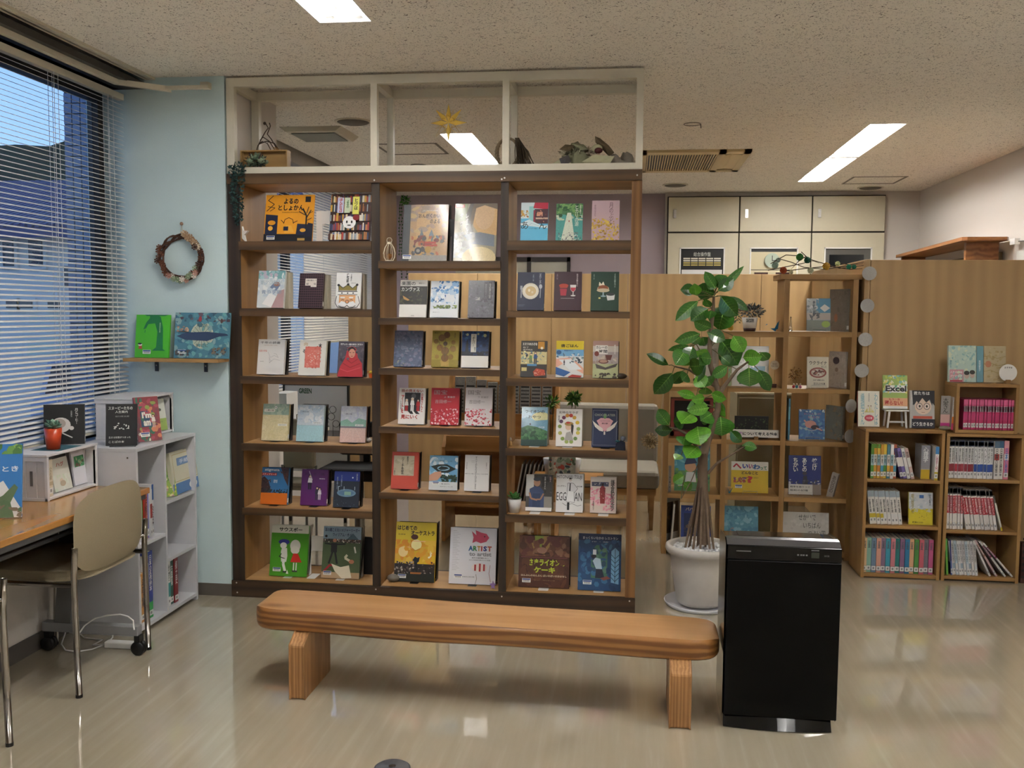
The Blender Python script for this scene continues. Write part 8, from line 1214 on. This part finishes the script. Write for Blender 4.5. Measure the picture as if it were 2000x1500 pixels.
MB().lathe([(0, zc2), (.026, zc2), (.035, ph_), (.031, ph_), (0, ph_-.008)], -2.37, c.y, 28).build('pot', mat('orange_glaze', 'b8401c', .3), o, smooth=True); rosette(o, (-2.37, c.y, ph_-.002), 16, .046, .011, MATTE, 8, ['5c8470', '7c9c88', '4c7060'])
o = thing('teal_mat', 'dark teal patterned cloth under the orange pot', 'mat', (-2.38, c.y+.02, zc2)); MB().box(-2.44, c.y-.05, zc2-.0004, -2.315, c.y+.12, zc2-.0001).build('cloth', mat('teal_cloth', '2c5c68', .9, noise=.4, nscale=60), o)
a, b_ = P(113, 860, x=-2.36), P(173, 860, x=-2.36)
book((-2.40, 3.745, zc2), .16, .17, .02, '141414', [('e', .42, .52, .24, .19, 'd0ccc8'), ('e', .38, .48, .16, .12, 'a89c94'), ('e', .34, .46, .06, .05, '403030'), ('e', .68, .6, .06, .05, 'd0ccc8'), ('l', [(.45, .72), (.7, .84)], .03, 'c8c4c0'), ('v', '月とコーヒー', .76, .1, .84, .5, 'd8d4d0', .01), ('v', '吉田篤弘', .66, .16, .70, .32, 'a8a8a8')], 'black book with a white coffee cup on the desk crate', .1, .42, spine='R')
# items on the bookcase top and in its crate
book((-2.245, 3.925, zt5+.001), .13, .185, .015, '141416', [('t', 'スヌーピーたちの', .08, .06, .86, .14, 'e0e0dc', .02), ('t', '人生案内', .3, .16, .7, .22, 'e0e0dc', .01), ('n', .25, .42, .75, .62, ['e8e8e4', 'd8d8d4'], 14, .035), ('t', '谷川俊太郎', .3, .28, .75, .32, '909090'), ('t', '生きる知恵がつまった', .1, .78, .8, .83, 'd0d0cc'), ('t', 'ことばの本', .1, .88, .6, .94, 'd0d0cc')], 'black comic-strip guide book on a clear stand', .18, .35, spine='L')
o = thing('acrylic_stand', 'clear acrylic book stand under the black guide book', 'stand', (-2.25, 3.97, zt5)); q = MB(); q.M = Matrix.Translation((-2.25, 3.965, zt5+.0005)) @ Matrix.Rotation(.35, 4, 'Z'); q.box(-.055, -.06, 0, .055, .07, .003).box(-.055, .05, .003, .055, .053, .12); q.build('stand', CLEAR, o)
book((-2.195, 4.09, zt5+.001), .115, .205, .012, '8c3c44', [('n', 0, 0, 1, 1, ['a84858', 'c87c5c', '3c6c58', '8c9c4c', 'd8c8b8', '784048'], 60, .13), ('r', .2, .32, .72, .68, '2c4c68'), ('t', "I'm", .26, .34, .66, .48, 'e0dcd4', .05), ('t', 'am', .3, .54, .6, .66, 'e0dcd4', .05), ('f', .72, .4, .3, '3c2c28', 'd8d0c8', 'b89890')], 'colourful patchwork book with large white letters', .2, .95, spine='L', bar=(.3, .85))
book((-2.29, 4.335, zt5+.0135), .15, .155, .012, 'dcdcd0', [('r', 0, .62, 1, 1, 'a0b860'), ('e', .48, .4, .2, .12, '4c4c44'), ('e', .72, .34, .09, .05, '5c5c50'), ('p', [(.3, .45), (.2, .62), (.36, .52)], '3c3c34'), ('p', [(.6, .45), (.7, .6), (.52, .5)], '3c3c34'), ('t', 'ウミガメものがたり', .12, .7, .8, .75, '5c7038')], 'white and green picture book with a sea turtle in the upper crate', .15, 1.35, spine='L')
# big blue picture book at the picture's left edge
book((-2.33, 3.13, zD+.001), .25, .27, .014, '2c78c0', [('p', [(0, .75), (.4, .7), (.75, .5), (1, .9), (1, 1), (0, 1)], 'dcdcdc'), ('n', .5, 0, 1, .14, ['6c9c48', '8cb058', '4c7c3c'], 16, .07), ('p', [(.5, 1), (.55, .8), (.75, .7), (.9, .55), (.95, .6), (.85, .8), (.9, 1)], '5c7450'), ('n', .5, .75, 1, 1, ['54704c', '7c6c58'], 24, .05), ('f', .35, .55, .2, '303058', '4858a0', '303058'), ('t', 'きみがいたとき', .1, .3, .95, .38, 'e4e8ec', .02)], 'big blue picture book standing on the desk at the left edge', .22, .42, spine='R', bar=None)
